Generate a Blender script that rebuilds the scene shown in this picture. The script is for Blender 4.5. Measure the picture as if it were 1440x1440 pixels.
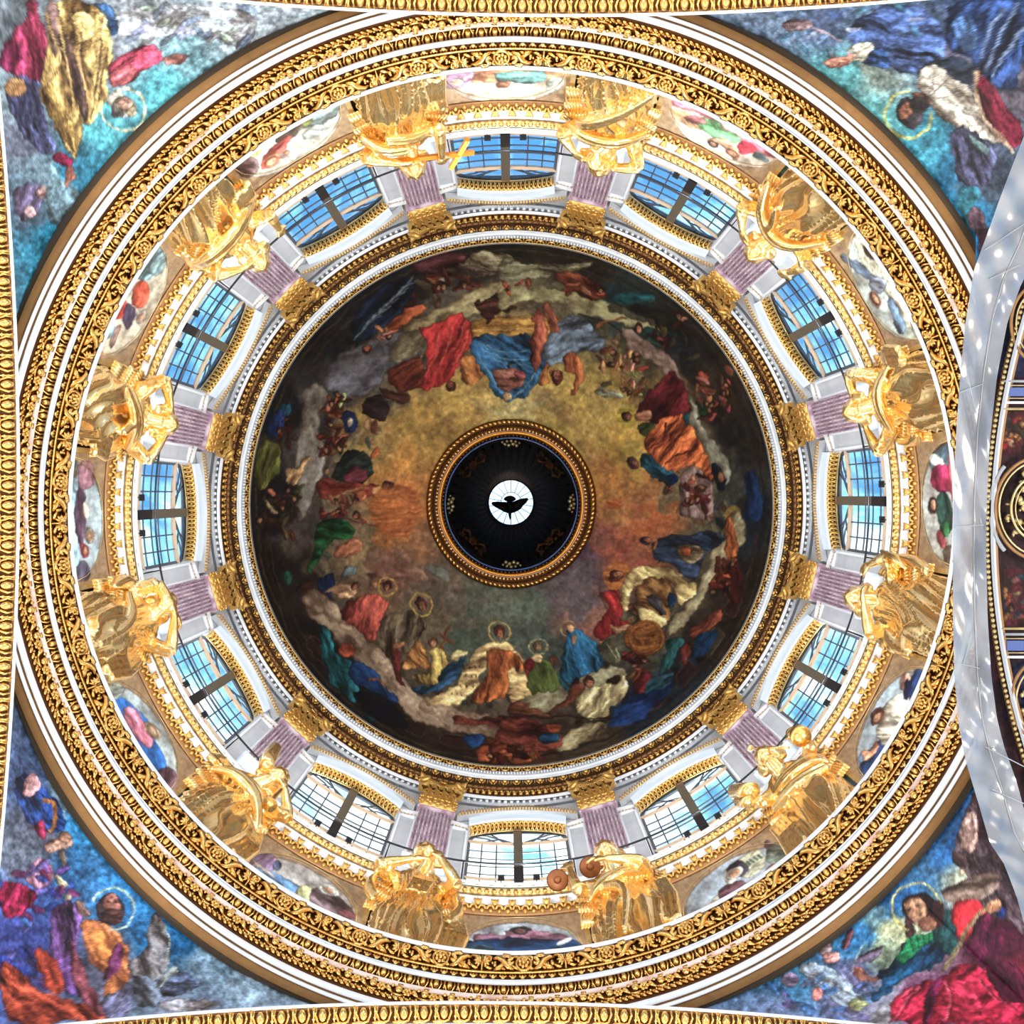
import bpy, bmesh, math, random
import numpy as np
from mathutils import Matrix, Vector

for o in list(bpy.data.objects): bpy.data.objects.remove(o, do_unlink=True)
SC = bpy.context.scene
COL = SC.collection
PI = math.pi
rnd = random.Random(7)

# ------------------------------------------------------------------ camera
# world X runs to the right of the picture, world Y runs down the picture, Z is up
F = 2000.0                      # focal length in pixels of a 1440 px frame
EYE = 1.6
CAM = Vector((-0.065, -0.37, EYE))
AX = Vector((0.0015, 0.0113, 1.0)).normalized()
RT = (Vector((1, 0, 0)) - AX * AX.x).normalized()
DN = AX.cross(RT)
cam_data = bpy.data.cameras.new('camera')
cam_data.sensor_width = 36.0
cam_data.lens = 36.0 * F / 1440.0
cam_data.clip_end = 1000
cam = bpy.data.objects.new('camera', cam_data)
COL.objects.link(cam)
m = Matrix((( RT.x, -DN.x, -AX.x), (RT.y, -DN.y, -AX.y), (RT.z, -DN.z, -AX.z))).to_4x4()
m.translation = CAM
cam.matrix_world = m
SC.camera = cam

# ------------------------------------------------------------------ sky, sun, lamps, exposure
SC.view_settings.view_transform = 'Standard'
SC.view_settings.look = 'None'
SC.view_settings.exposure = 0.0
SC.view_settings.gamma = 1.0
SC.view_settings.use_curve_mapping = False

world = bpy.data.worlds.new('sky'); SC.world = world
world.use_nodes = True
nt = world.node_tree; nt.nodes.clear()
wo = nt.nodes.new('ShaderNodeOutputWorld'); bg = nt.nodes.new('ShaderNodeBackground')
tc = nt.nodes.new('ShaderNodeTexCoord'); mp = nt.nodes.new('ShaderNodeMapping')
mp.inputs['Scale'].default_value = (1.0, 1.0, 0.35)
nz = nt.nodes.new('ShaderNodeTexNoise'); nz.inputs['Scale'].default_value = 15.0
nz.inputs['Detail'].default_value = 7.0; nz.inputs['Roughness'].default_value = 0.6
nz.inputs['Distortion'].default_value = 0.6
sp = nt.nodes.new('ShaderNodeSeparateXYZ')
ad = nt.nodes.new('ShaderNodeMath'); ad.operation = 'MULTIPLY_ADD'; ad.inputs[1].default_value = 0.5
cr = nt.nodes.new('ShaderNodeValToRGB')
cr.color_ramp.elements[0].position = 0.40; cr.color_ramp.elements[0].color = (0.07, 0.23, 0.50, 1)
cr.color_ramp.elements[1].position = 0.66; cr.color_ramp.elements[1].color = (1.0, 1.0, 1.0, 1)
e = cr.color_ramp.elements.new(0.50); e.color = (0.22, 0.52, 0.76, 1)
nt.links.new(tc.outputs['Generated'], mp.inputs['Vector'])
nt.links.new(mp.outputs['Vector'], nz.inputs['Vector'])
nt.links.new(tc.outputs['Generated'], sp.inputs['Vector'])
nt.links.new(sp.outputs['Y'], ad.inputs[0]); nt.links.new(nz.outputs['Fac'], ad.inputs[2])
nt.links.new(ad.outputs[0], cr.inputs['Fac']); nt.links.new(cr.outputs['Color'], bg.inputs['Color'])
bg.inputs['Strength'].default_value = 2.5
nt.links.new(bg.outputs['Background'], wo.inputs['Surface'])

def lamp(name, kind, loc, energy, color, target=None, **kw):
    d = bpy.data.lights.new(name, kind); d.energy = energy; d.color = color
    for k, v in kw.items(): setattr(d, k, v)
    o = bpy.data.objects.new(name, d); COL.objects.link(o); o.location = loc
    if target is not None:
        o.rotation_euler = (Vector(target) - Vector(loc)).to_track_quat('-Z', 'Y').to_euler()
    return o
# hazy sun from the lower side of the picture, through the drum windows
lamp('sun', 'SUN', (4, 60, 76), 13.0, (1.0, 0.97, 0.93), (0, 0, 52), angle=math.radians(14))
# unseen fill lamps added in the four arms of the church, light thrown upwards
for i, (x, y, w) in enumerate(((17, 0, 1.0), (-17, 0, 1.0), (0, 17, 1.0), (0, -17, 1.0))):
    lamp('nave_fill_light', 'AREA', (x, y, 17), 2000 * w, (1.0, 0.9, 0.76), (-x * 0.25, -y * 0.25, 34), shape='DISK', size=5.0)

# floodlights standing on the floor of the great cornice, hidden behind its rim, light thrown up the drum
for k in range(12):
    a = math.radians(30 * k - 1.05)
    lamp('cornice_floodlight', 'AREA', (10.75 * math.cos(a), 10.75 * math.sin(a), 35.0), 270, (1.0, 0.97, 0.93), (9.4 * math.cos(a), 9.4 * math.sin(a), 44.0), shape='DISK', size=0.5)

# the small floodlights of the window gallery, thrown across to the far side of the drum
for k in range(12):
    a = math.radians(30 * k - 1.05)
    lamp('gallery_floodlight', 'AREA', (10.45 * math.cos(a), 10.45 * math.sin(a), 43.2), 210, (0.93, 0.97, 1.0), (-10.9 * math.cos(a), -10.9 * math.sin(a), 50.0), shape='DISK', size=0.4)

# ------------------------------------------------------------------ helpers
def pol(R, deg, h):
    a = math.radians(deg)
    return Vector((R * math.cos(a), R * math.sin(a), h + EYE))
def hh(r, R): return F * R / r                     # height over the eye of a circle R seen at r pixels
def inv(px, py, h):
    d = AX + RT * ((px - 720) / F) + DN * ((py - 720) / F)
    return CAM + d * (h / d.z)
def proj_np(P):
    c = P - np.array(CAM)
    z = c @ np.array(AX)
    return 720 + F * (c @ np.array(RT)) / z, 720 + F * (c @ np.array(DN)) / z
def facing(deg):                                    # z rotation so that local +Y looks at the axis
    a = math.radians(deg)
    return math.atan2(math.cos(a), -math.sin(a))

def node_mat(name, color, rough=0.5, metal=0.0, noise=None, bump=0.0, bscale=20, spec=0.5):
    m = bpy.data.materials.new(name); m.use_nodes = True
    n = m.node_tree; b = n.nodes['Principled BSDF']
    b.inputs['Base Color'].default_value = (*color, 1)
    b.inputs['Roughness'].default_value = rough
    b.inputs['Metallic'].default_value = metal
    b.inputs['Specular IOR Level'].default_value = spec
    t = n.nodes.new('ShaderNodeTexCoord')
    if noise:                                        # (colour2, scale, lo, hi, detail)
        c2, sc, lo, hi, det = noise
        x = n.nodes.new('ShaderNodeTexNoise'); x.inputs['Scale'].default_value = sc; x.inputs['Detail'].default_value = det
        x.inputs['Distortion'].default_value = 0.8
        r = n.nodes.new('ShaderNodeValToRGB')
        r.color_ramp.elements[0].position = lo; r.color_ramp.elements[0].color = (*color, 1)
        r.color_ramp.elements[1].position = hi; r.color_ramp.elements[1].color = (*c2, 1)
        n.links.new(t.outputs['Object'], x.inputs['Vector']); n.links.new(x.outputs['Fac'], r.inputs['Fac'])
        n.links.new(r.outputs['Color'], b.inputs['Base Color'])
    if bump:
        x = n.nodes.new('ShaderNodeTexNoise'); x.inputs['Scale'].default_value = bscale; x.inputs['Detail'].default_value = 3
        bp = n.nodes.new('ShaderNodeBump'); bp.inputs['Strength'].default_value = bump; bp.inputs['Distance'].default_value = 0.05
        n.links.new(t.outputs['Object'], x.inputs['Vector']); n.links.new(x.outputs['Fac'], bp.inputs['Height'])
        n.links.new(bp.outputs['Normal'], b.inputs['Normal'])
    return m
M = {}
M['gold'] = node_mat('gilding', (0.93, 0.60, 0.20), 0.27, 1.0, ((0.80, 0.42, 0.10), 3.0, 0.35, 0.7, 4), 0.15, 6)
M['gold_statue'] = node_mat('statue_gilding', (1.0, 0.77, 0.38), 0.17, 0.89, ((0.93, 0.56, 0.17), 0.9, 0.38, 0.66, 4), 0.08, 4)
M['gold_deep'] = node_mat('shaded_gilding', (0.13, 0.05, 0.012), 0.5, 0.7, ((0.07, 0.025, 0.008), 5, 0.3, 0.7, 4))  # gilding for relief grounds, dark reflections put into its colour
M['gold_matt'] = node_mat('matt_yellow_gilding', (0.88, 0.56, 0.17), 0.38, 0.75, ((0.66, 0.36, 0.09), 4, 0.3, 0.7, 3))
M['gold_old'] = node_mat('dull_gilding', (0.62, 0.50, 0.27), 0.42, 0.8, ((0.45, 0.33, 0.14), 4, 0.3, 0.7, 4), 0.2, 9)
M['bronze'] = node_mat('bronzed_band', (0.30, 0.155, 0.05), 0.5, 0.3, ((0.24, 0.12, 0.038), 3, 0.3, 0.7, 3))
M['white'] = node_mat('white_stucco', (0.80, 0.84, 0.88), 0.55, 0, ((0.72, 0.77, 0.82), 1.5, 0.4, 0.7, 4))
M['cool'] = node_mat('daylight_tinted_stucco', (0.68, 0.81, 0.93), 0.55, 0, ((0.74, 0.85, 0.95), 0.8, 0.3, 0.7, 3))  # pale stucco with the blue tint of daylight put into its colour
M['grey'] = node_mat('grey_stucco', (0.52, 0.55, 0.59), 0.6, 0, ((0.46, 0.48, 0.51), 1.5, 0.4, 0.7, 3))
M['dark'] = node_mat('shadow_dark', (0.06, 0.045, 0.03), 0.8)  # near-black put in as the shade at the cornice's outer edge
M['beige'] = node_mat('buff_plaster', (0.60, 0.47, 0.32), 0.6, 0, ((0.52, 0.40, 0.26), 2, 0.3, 0.7, 3))
M['pinkmarble'] = node_mat('pink_marble', (0.80, 0.68, 0.62), 0.3, 0, ((0.60, 0.34, 0.25), 1.6, 0.48, 0.72, 8))
M['purple'] = node_mat('lilac_marble', (0.60, 0.50, 0.56), 0.35, 0, ((0.27, 0.15, 0.22), 2.6, 0.40, 0.66, 8))
M['iron'] = node_mat('black_iron', (0.02, 0.022, 0.027), 0.4, 0.4)
M['mullion'] = node_mat('brown_window_post', (0.10, 0.085, 0.06), 0.5)
M['bar'] = node_mat('dark_glazing_bar', (0.06, 0.075, 0.095), 0.45)
M['wood'] = node_mat('oak_window_rail', (0.50, 0.36, 0.24), 0.5)
M['orange'] = node_mat('orange_gilding', (0.62, 0.25, 0.03), 0.42, 0.75)
M['lantern'] = node_mat('near_black_lantern', (0.008, 0.004, 0.003), 0.85, 0, ((0.014, 0.007, 0.005), 3, 0.4, 0.7, 4), spec=0.03)  # near-black base colour for the lantern inside
M['navy'] = node_mat('navy_enamel', (0.015, 0.03, 0.07), 0.5)
M['blue'] = node_mat('blue_enamel', (0.03, 0.07, 0.26), 0.45)
M['seam'] = node_mat('pale_tape', (0.30, 0.32, 0.35), 0.6)
M['bronze_dark'] = node_mat('dark_cymbal_bronze', (0.22, 0.08, 0.03), 0.5, 0.6)
M['maroon'] = node_mat('painted_maroon_panel', (0.16, 0.05, 0.06), 0.6, 0, ((0.09, 0.07, 0.06), 1.3, 0.4, 0.62, 6))
M['floor'] = node_mat('grey_marble_floor', (0.50, 0.46, 0.42), 0.3, 0, ((0.36, 0.30, 0.27), 0.4, 0.4, 0.7, 6))
M['black'] = node_mat('black_lamp_housing', (0.012, 0.012, 0.013), 0.5)
M['dove'] = node_mat('dark_bronze_dove', (0.02, 0.018, 0.017), 0.5, 0.3)
def glass_mat():
    m = bpy.data.materials.new('window_glass'); m.use_nodes = True; n = m.node_tree; n.nodes.clear()
    o = n.nodes.new('ShaderNodeOutputMaterial'); mx = n.nodes.new('ShaderNodeMixShader')
    t = n.nodes.new('ShaderNodeBsdfTransparent'); t.inputs['Color'].default_value = (0.93, 0.98, 1.0, 1)
    g = n.nodes.new('ShaderNodeBsdfGlossy'); g.inputs['Roughness'].default_value = 0.05
    mx.inputs['Fac'].default_value = 0.07
    n.links.new(t.outputs[0], mx.inputs[1]); n.links.new(g.outputs[0], mx.inputs[2]); n.links.new(mx.outputs[0], o.inputs['Surface'])
    return m
M['glass'] = glass_mat()
def frosted():
    m = bpy.data.materials.new('frosted_oculus_glass'); m.use_nodes = True; n = m.node_tree; n.nodes.clear()
    o = n.nodes.new('ShaderNodeOutputMaterial'); mx = n.nodes.new('ShaderNodeMixShader')
    t = n.nodes.new('ShaderNodeBsdfTransparent'); t.inputs['Color'].default_value = (1, 1, 1, 1)
    g = n.nodes.new('ShaderNodeBsdfTranslucent'); g.inputs['Color'].default_value = (0.95, 0.97, 1.0, 1)
    mx.inputs['Fac'].default_value = 0.35
    n.links.new(t.outputs[0], mx.inputs[1]); n.links.new(g.outputs[0], mx.inputs[2]); n.links.new(mx.outputs[0], o.inputs['Surface'])
    return m
M['frost'] = frosted()
def net_mat():
    m = bpy.data.materials.new('translucent_dust_sheet'); m.use_nodes = True; n = m.node_tree; n.nodes.clear()
    o = n.nodes.new('ShaderNodeOutputMaterial'); mx = n.nodes.new('ShaderNodeMixShader'); mx2 = n.nodes.new('ShaderNodeMixShader')
    t = n.nodes.new('ShaderNodeBsdfTransparent')
    d = n.nodes.new('ShaderNodeBsdfDiffuse'); l = n.nodes.new('ShaderNodeBsdfTranslucent')
    tcn = n.nodes.new('ShaderNodeTexCoord'); x = n.nodes.new('ShaderNodeTexNoise'); x.inputs['Scale'].default_value = 0.9; x.inputs['Detail'].default_value = 5
    r = n.nodes.new('ShaderNodeValToRGB')
    r.color_ramp.elements[0].position = 0.35; r.color_ramp.elements[0].color = (0.20, 0.22, 0.25, 1)
    r.color_ramp.elements[1].position = 0.75; r.color_ramp.elements[1].color = (0.33, 0.35, 0.39, 1)
    n.links.new(tcn.outputs['Object'], x.inputs['Vector']); n.links.new(x.outputs['Fac'], r.inputs['Fac'])
    n.links.new(r.outputs[0], d.inputs['Color']); n.links.new(r.outputs[0], l.inputs['Color'])
    mx.inputs['Fac'].default_value = 0.25
    n.links.new(d.outputs[0], mx.inputs[1]); n.links.new(l.outputs[0], mx.inputs[2])
    gl = n.nodes.new('ShaderNodeBsdfGlossy'); gl.inputs['Roughness'].default_value = 0.22; mx3 = n.nodes.new('ShaderNodeMixShader'); mx3.inputs['Fac'].default_value = 0.14
    mx2.inputs['Fac'].default_value = 0.90
    n.links.new(t.outputs[0], mx2.inputs[1]); n.links.new(mx.outputs[0], mx3.inputs[1]); n.links.new(gl.outputs[0], mx3.inputs[2]); n.links.new(mx3.outputs[0], mx2.inputs[2]); n.links.new(mx2.outputs[0], o.inputs['Surface'])
    return m
M['net'] = net_mat()
def paint_mat(name, rough, gain, bump=0.0, rel=0.0):
    m = bpy.data.materials.new(name); m.use_nodes = True; n = m.node_tree; b = n.nodes['Principled BSDF']
    a = n.nodes.new('ShaderNodeVertexColor'); a.layer_name = 'paint'
    t = n.nodes.new('ShaderNodeTexCoord'); x = n.nodes.new('ShaderNodeTexNoise')
    x.inputs['Scale'].default_value = 5.5; x.inputs['Detail'].default_value = 6; x.inputs['Roughness'].default_value = 0.7
    mr = n.nodes.new('ShaderNodeMapRange'); mr.inputs['From Min'].default_value = 0.3; mr.inputs['From Max'].default_value = 0.7
    mr.inputs['To Min'].default_value = gain * (1 - rel); mr.inputs['To Max'].default_value = gain * (1 + rel)
    v = n.nodes.new('ShaderNodeVectorMath'); v.operation = 'SCALE'
    n.links.new(t.outputs['Object'], x.inputs['Vector']); n.links.new(x.outputs['Fac'], mr.inputs['Value'])
    n.links.new(a.outputs['Color'], v.inputs[0]); n.links.new(mr.outputs[0], v.inputs['Scale'])
    n.links.new(v.outputs[0], b.inputs['Base Color'])
    b.inputs['Roughness'].default_value = rough; b.inputs['Specular IOR Level'].default_value = 0.25
    return m
M['fresco'] = paint_mat('dome_fresco', 0.75, 1.0, rel=0.12)
M['mosaic'] = paint_mat('pendentive_mosaic', 0.5, 1.0, rel=0.22)
M['oil'] = paint_mat('lunette_painting', 0.7, 1.0, rel=0.08)

def props(o, label=None, cat=None, group=None, kind=None):
    if label: o['label'] = label
    if cat: o['category'] = cat
    if group: o['group'] = group
    if kind: o['kind'] = kind
    return o
def put(name, me, parent=None, loc=None, rot=None, mat4=None):
    o = bpy.data.objects.new(name, me); COL.objects.link(o)
    if parent is not None: o.parent = parent
    if mat4 is not None: o.matrix_local = mat4
    else:
        if loc is not None: o.location = loc
        if rot is not None: o.rotation_euler = rot
    return o
def empty(name, loc=(0, 0, 0), rotz=0.0, **k):
    o = bpy.data.objects.new(name, None); COL.objects.link(o); o.location = loc; o.rotation_euler = (0, 0, rotz)
    return props(o, **k)

class MB:
    def __init__(s): s.v = []; s.f = []; s.m = []; s.cur = 0
    def add(s, vs, fs):
        b = len(s.v); s.v.extend([tuple(p) for p in vs]); s.f.extend([tuple(i + b for i in f) for f in fs]); s.m.extend([s.cur] * len(fs))
    def box(s, c, d, rot=None):
        vs = []
        for x in (-.5, .5):
            for y in (-.5, .5):
                for z in (-.5, .5):
                    p = Vector((x * d[0], y * d[1], z * d[2]))
                    if rot is not None: p = rot @ p
                    vs.append(p + Vector(c))
        s.add(vs, [(0, 1, 3, 2), (4, 6, 7, 5), (0, 4, 5, 1), (2, 3, 7, 6), (0, 2, 6, 4), (1, 5, 7, 3)])
    def ell(s, c, r, nu=10, nv=6, rot=None):
        vs = []; fs = []
        c = Vector(c)
        def P(x, y, z):
            p = Vector((x * r[0], y * r[1], z * r[2]))
            if rot is not None: p = rot @ p
            return p + c
        vs.append(P(0, 0, -1))
        for j in range(1, nv):
            t = -PI / 2 + PI * j / nv
            for i in range(nu):
                a = 2 * PI * i / nu
                vs.append(P(math.cos(t) * math.cos(a), math.cos(t) * math.sin(a), math.sin(t)))
        vs.append(P(0, 0, 1)); L = len(vs) - 1
        for i in range(nu):
            k = (i + 1) % nu
            fs.append((0, 1 + k, 1 + i))
            for j in range(nv - 2):
                a = 1 + j * nu
                fs.append((a + i, a + k, a + nu + k, a + nu + i))
            a = 1 + (nv - 2) * nu
            fs.append((a + i, a + k, L))
        s.add(vs, fs)
    def tube(s, pts, rad, n=8, flat=1.0, closed=False, up=None, cap=True):
        pts = [Vector(p) for p in pts]; N = len(pts)
        if not hasattr(rad, '__len__'): rad = [rad] * N
        vs = []; fs = []; prev = None
        for i, p in enumerate(pts):
            if closed: t = pts[(i + 1) % N] - pts[i - 1]
            else: t = pts[min(i + 1, N - 1)] - pts[max(i - 1, 0)]
            if t.length < 1e-9: t = Vector((0, 0, 1))
            t.normalize()
            if up is not None: a = Vector(up)
            elif prev is None: a = Vector((0, 0, 1)) if abs(t.z) < .9 else Vector((1, 0, 0))
            else: a = prev
            a = (a - t * a.dot(t))
            if a.length < 1e-6: a = t.orthogonal()
            a.normalize(); prev = a; b = t.cross(a)
            for k in range(n):
                w = 2 * PI * k / n
                vs.append(p + (a * math.cos(w) * flat + b * math.sin(w)) * rad[i])
        R = N if closed else N - 1
        for i in range(R):
            for k in range(n):
                a = i * n; c = ((i + 1) % N) * n; q = (k + 1) % n
                fs.append((a + k, a + q, c + q, c + k))
        if not closed and cap:
            fs.append(tuple(range(n - 1, -1, -1))); fs.append(tuple((N - 1) * n + k for k in range(n)))
        s.add(vs, fs)
    def prism(s, poly, y0, y1):                      # poly in (x, z), extruded along y
        n = len(poly)
        s.add([(x, y0, z) for x, z in poly] + [(x, y1, z) for x, z in poly],
              [tuple(range(n)), tuple(range(2 * n - 1, n - 1, -1))] + [(i, i + n, (i + 1) % n + n, (i + 1) % n) for i in range(n)])
    def mesh(s, name, mats, smooth=True):
        me = bpy.data.meshes.new(name); me.from_pydata(s.v, [], s.f)
        for q in (mats if isinstance(mats, (list, tuple)) else [mats]): me.materials.append(M[q])
        if len(set(s.m)) > 1: me.polygons.foreach_set('material_index', s.m)
        if smooth: me.polygons.foreach_set('use_smooth', [True] * len(me.polygons))
        me.update(); return me

def lathe(prof, mat, a0=0.0, a1=360.0, n=360, name='band', smooth=True):
    """prof: list of (R, h)"""
    P = np.array(prof, float); full = abs(a1 - a0) >= 360
    ang = np.radians(np.linspace(a0, a1, n + 1)[:n if full else n + 1])
    k = len(P); V = np.zeros((len(ang), k, 3))
    V[:, :, 0] = np.cos(ang)[:, None] * P[:, 0]; V[:, :, 1] = np.sin(ang)[:, None] * P[:, 0]; V[:, :, 2] = P[:, 1] + EYE
    A = len(ang); i = np.arange(A if full else A - 1)[:, None]; j = np.arange(k - 1)[None, :]; i2 = (i + 1) % A
    Fq = np.stack([i * k + j, i * k + j + 1, i2 * k + j + 1, i2 * k + j], -1).reshape(-1, 4)
    return np_mesh(name, V.reshape(-1, 3), Fq, mat, smooth)
def np_mesh(name, V, Q, mat, smooth=True, colors=None):
    me = bpy.data.meshes.new(name)
    me.vertices.add(len(V)); me.vertices.foreach_set('co', V.astype(np.float32).ravel())
    me.loops.add(Q.size); me.loops.foreach_set('vertex_index', Q.astype(np.int32).ravel())
    me.polygons.add(len(Q)); me.polygons.foreach_set('loop_start', np.arange(0, Q.size, 4, dtype=np.int32))
    me.materials.append(M[mat])
    me.polygons.foreach_set('use_smooth', np.full(len(Q), smooth))
    me.update(calc_edges=True)
    if colors is not None:
        ca = me.color_attributes.new('paint', 'FLOAT_COLOR', 'POINT')
        c = np.ones((len(V), 4), np.float32); c[:, :3] = colors
        ca.data.foreach_set('color', c.ravel())
    me.validate(); return me
def pr(*rr):                                         # [(r_px, R), ...] -> [(R, h), ...]
    return [(R, hh(r, R)) for r, R in rr]
def frame_on(R, deg, h, dR, dh):
    """matrix: local x tangent, y along profile (dR,dh), z out of the surface towards the viewer"""
    a = math.radians(deg); er = Vector((math.cos(a), math.sin(a), 0)); t = Vector((-math.sin(a), math.cos(a), 0))
    s_ = (er * dR + Vector((0, 0, dh))).normalized()
    n = t.cross(s_)
    if n.dot(er * -0.4 + Vector((0, 0, -1))) < 0: t = -t; n = t.cross(s_)
    mt = Matrix.Identity(4)
    for i in range(3): mt[i][0] = t[i]; mt[i][1] = s_[i]; mt[i][2] = n[i]
    mt.translation = er * R + Vector((0, 0, h + EYE)); return mt
def ring_of(name, me, parent, N, r0, R0, r1, R1, phase=0.0, kind=None, lift=0.0, rng=None, sy=1.0):
    h0, h1 = hh(r0, R0), hh(r1, R1)
    for i in range(N):
        d = phase + 360.0 * i / N
        if rng and not rng(d): continue
        mt = frame_on((R0 + R1) / 2, d, (h0 + h1) / 2, R1 - R0, h1 - h0)
        if lift: mt = mt @ Matrix.Translation((0, 0, lift))
        if sy != 1.0: mt = mt @ Matrix.Diagonal((1, sy, 1, 1))
        put(name, me, parent, mat4=mt)
def ring_joined(name, unit, parent, mats, N, r0, R0, r1, R1, phase=0.0, lift=0.0, sy=1.0):
    big = MB(); h0, h1 = hh(r0, R0), hh(r1, R1)
    for i in range(N):
        mt = frame_on((R0 + R1) / 2, phase + 360.0 * i / N, (h0 + h1) / 2, R1 - R0, h1 - h0) @ Matrix.Translation((0, 0, lift)) @ Matrix.Diagonal((1, sy, 1, 1))
        b = len(big.v); big.v.extend([tuple(mt @ Vector(v)) for v in unit.v]); big.f.extend([tuple(k + b for k in f) for f in unit.f]); big.m.extend(unit.m)
    return props(put(name, big.mesh(name, mats), parent), kind='stuff')
def seglen(r0, R0, r1, R1): return math.hypot(R1 - R0, hh(r1, R1) - hh(r0, R0))
EOS = True
# ------------------------------------------------------------------ painted surfaces: a small painter in numpy
PS = 1.5
CW = int(1440 * PS)
canvas = np.zeros((CW, CW, 3), np.float32)
rng = np.random.RandomState(3)
def vnoise(w, h, cell, seed):
    r = np.random.RandomState(seed); gw, gh = int(w / cell), int(h / cell)
    g = r.rand(gh, gw).astype(np.float32); g = np.vstack([g, g[:1]]); g = np.hstack([g, g[:, :1]])
    x = np.arange(w) / cell; y = np.arange(h) / cell
    xi = x.astype(int); yi = y.astype(int); fx = x - xi; fy = y - yi
    fx = fx * fx * (3 - 2 * fx); fy = fy * fy * (3 - 2 * fy)
    a = g[yi][:, xi] * (1 - fx) + g[yi][:, xi + 1] * fx
    b = g[yi + 1][:, xi] * (1 - fx) + g[yi + 1][:, xi + 1] * fx
    return a * (1 - fy)[:, None] + b * fy[:, None]
NZW = 1024
NZ = sum(vnoise(NZW, NZW, c, 11 + c) * w for c, w in ((64, .5), (32, .25), (16, .15), (8, .1)))
NZ = (NZ - NZ.mean()) / NZ.std()
NF = sum(vnoise(NZW, NZW, c, 51 + c) * w for c, w in ((16, .5), (8, .3), (4, .2)))
NF = (NF - NF.mean()) / NF.std()
def samp(N, u, v): return N[np.mod(v, NZW).astype(int), np.mod(u, NZW).astype(int)]
def chaikin(p, k=2):
    p = np.array(p, float)
    for _ in range(k):
        q = np.roll(p, -1, 0); p = np.stack([p * .75 + q * .25, p * .25 + q * .75], 1).reshape(-1, 2)
    return p
def mask_poly(p, x0, y0, w, h):
    X = (x0 + np.arange(w))[None, :] + .5; Y = (y0 + np.arange(h))[:, None] + .5
    m_ = np.zeros((h, w), bool)
    for (ax, ay), (bx, by) in zip(p, np.roll(p, -1, 0)):
        if ay == by: continue
        c = ((ay > Y) != (by > Y)) & (X < (bx - ax) * (Y - ay) / (by - ay) + ax); m_ ^= c
    return m_
def blur(a, k=1):
    for _ in range(k):
        a = (a + np.roll(a, 1, 0) + np.roll(a, -1, 0)) / 3; a = (a + np.roll(a, 1, 1) + np.roll(a, -1, 1)) / 3
    return a
CUR = [0, 0, 1.0]                                     # offset and scale of the coordinates in use
def org(x, y, s): CUR[:] = [x, y, s]
def tp(pts): return [((CUR[0] + x / CUR[2]) * PS, (CUR[1] + y / CUR[2]) * PS) for x, y in pts]
FIG = [1.0, 1.0]                                      # strength of colour and of edge wobble
def robe(pts, col, ang=None, con=0.32, freq=1.0, soft=1, edge=0.35, smooth=1, alpha=1.0, fine=0.12, _raw=False):
    p = np.array(tp(pts), float) if not _raw else np.array(pts, float)
    if smooth: p = chaikin(p, smooth)
    if not _raw and smooth:
        size = np.ptp(p, axis=0).max(); q = []
        for a_, b_ in zip(p, np.roll(p, -1, 0)):
            m_ = max(1, int(np.hypot(*(b_ - a_)) / 5)); t_ = np.linspace(0, 1, m_ + 1)[:-1, None]; q.append(a_ * (1 - t_) + b_ * t_)
        p = np.vstack(q); w_ = FIG[1] * min(4.0, size * .045)
        p = p + np.stack([samp(NZ, p[:, 0] * 6, p[:, 1] * 6), samp(NZ, p[:, 0] * 6 + 500, p[:, 1] * 6 + 300)], 1) * w_ * .5
    x0, y0 = np.floor(p.min(0)).astype(int) - 3; x1, y1 = np.ceil(p.max(0)).astype(int) + 4
    x0 = max(x0, 0); y0 = max(y0, 0); x1 = min(x1, CW); y1 = min(y1, CW)
    if x1 - x0 < 2 or y1 - y0 < 2: return
    mk = mask_poly(p, x0, y0, x1 - x0, y1 - y0).astype(np.float32)
    mb = blur(mk, soft)
    if ang is None:
        d = p - p.mean(0); u, s_, vt = np.linalg.svd(d, full_matrices=False); ang = math.degrees(math.atan2(vt[0, 1], vt[0, 0]))
    a = math.radians(ang); X = np.arange(x0, x1)[None, :]; Y = np.arange(y0, y1)[:, None]
    wx = samp(NZ, X * .8 + 7, Y * .8 + 90) * 4.0
    u = X * math.cos(a) + Y * math.sin(a); v = -X * math.sin(a) + Y * math.cos(a) + wx
    sd = rng.randint(0, 900)
    f = samp(NZ, u * 1.1 + sd, v * 4.6 * freq + sd * 3)
    g = samp(NF, u * 0.5 + sd, v * 3.4 * freq + 17)
    val = 1 + con * np.clip(f, -1.7, 1.9) * .62 + fine * np.clip(g, -2, 2)
    ridge = np.clip(1 - np.abs(f) * 6, 0, 1) * con * 0.45
    val = np.clip(val - ridge, 0.12, 2.2)[..., None]
    size = min(mk.shape); kb = int(np.clip(size / 7, 1, 7))
    if edge and size > 12:
        sh = mb
        for _ in range(kb): sh = blur(sh, 1)
        lx = np.roll(sh, kb + 1, 1) - np.roll(sh, -kb - 1, 1); val = val * (0.62 + 0.46 * sh[..., None] + 0.22 * lx[..., None])
    c = np.array(col, np.float32) / 255.0 * FIG[0]
    out = c * val ** np.array([0.92, 1.06, 1.12])
    if edge:
        ed = np.clip(mb - blur(mk, soft + 3), -1, 1); ed = np.clip(1 - np.abs(blur(mk, 2) - .55) * 2.6, 0, 1)
        out = out * (1 - edge * ed[..., None])
    A = (mb * alpha)[..., None]
    canvas[y0:y1, x0:x1] = canvas[y0:y1, x0:x1] * (1 - A) + np.clip(out, 0, 1.3) * A
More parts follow.
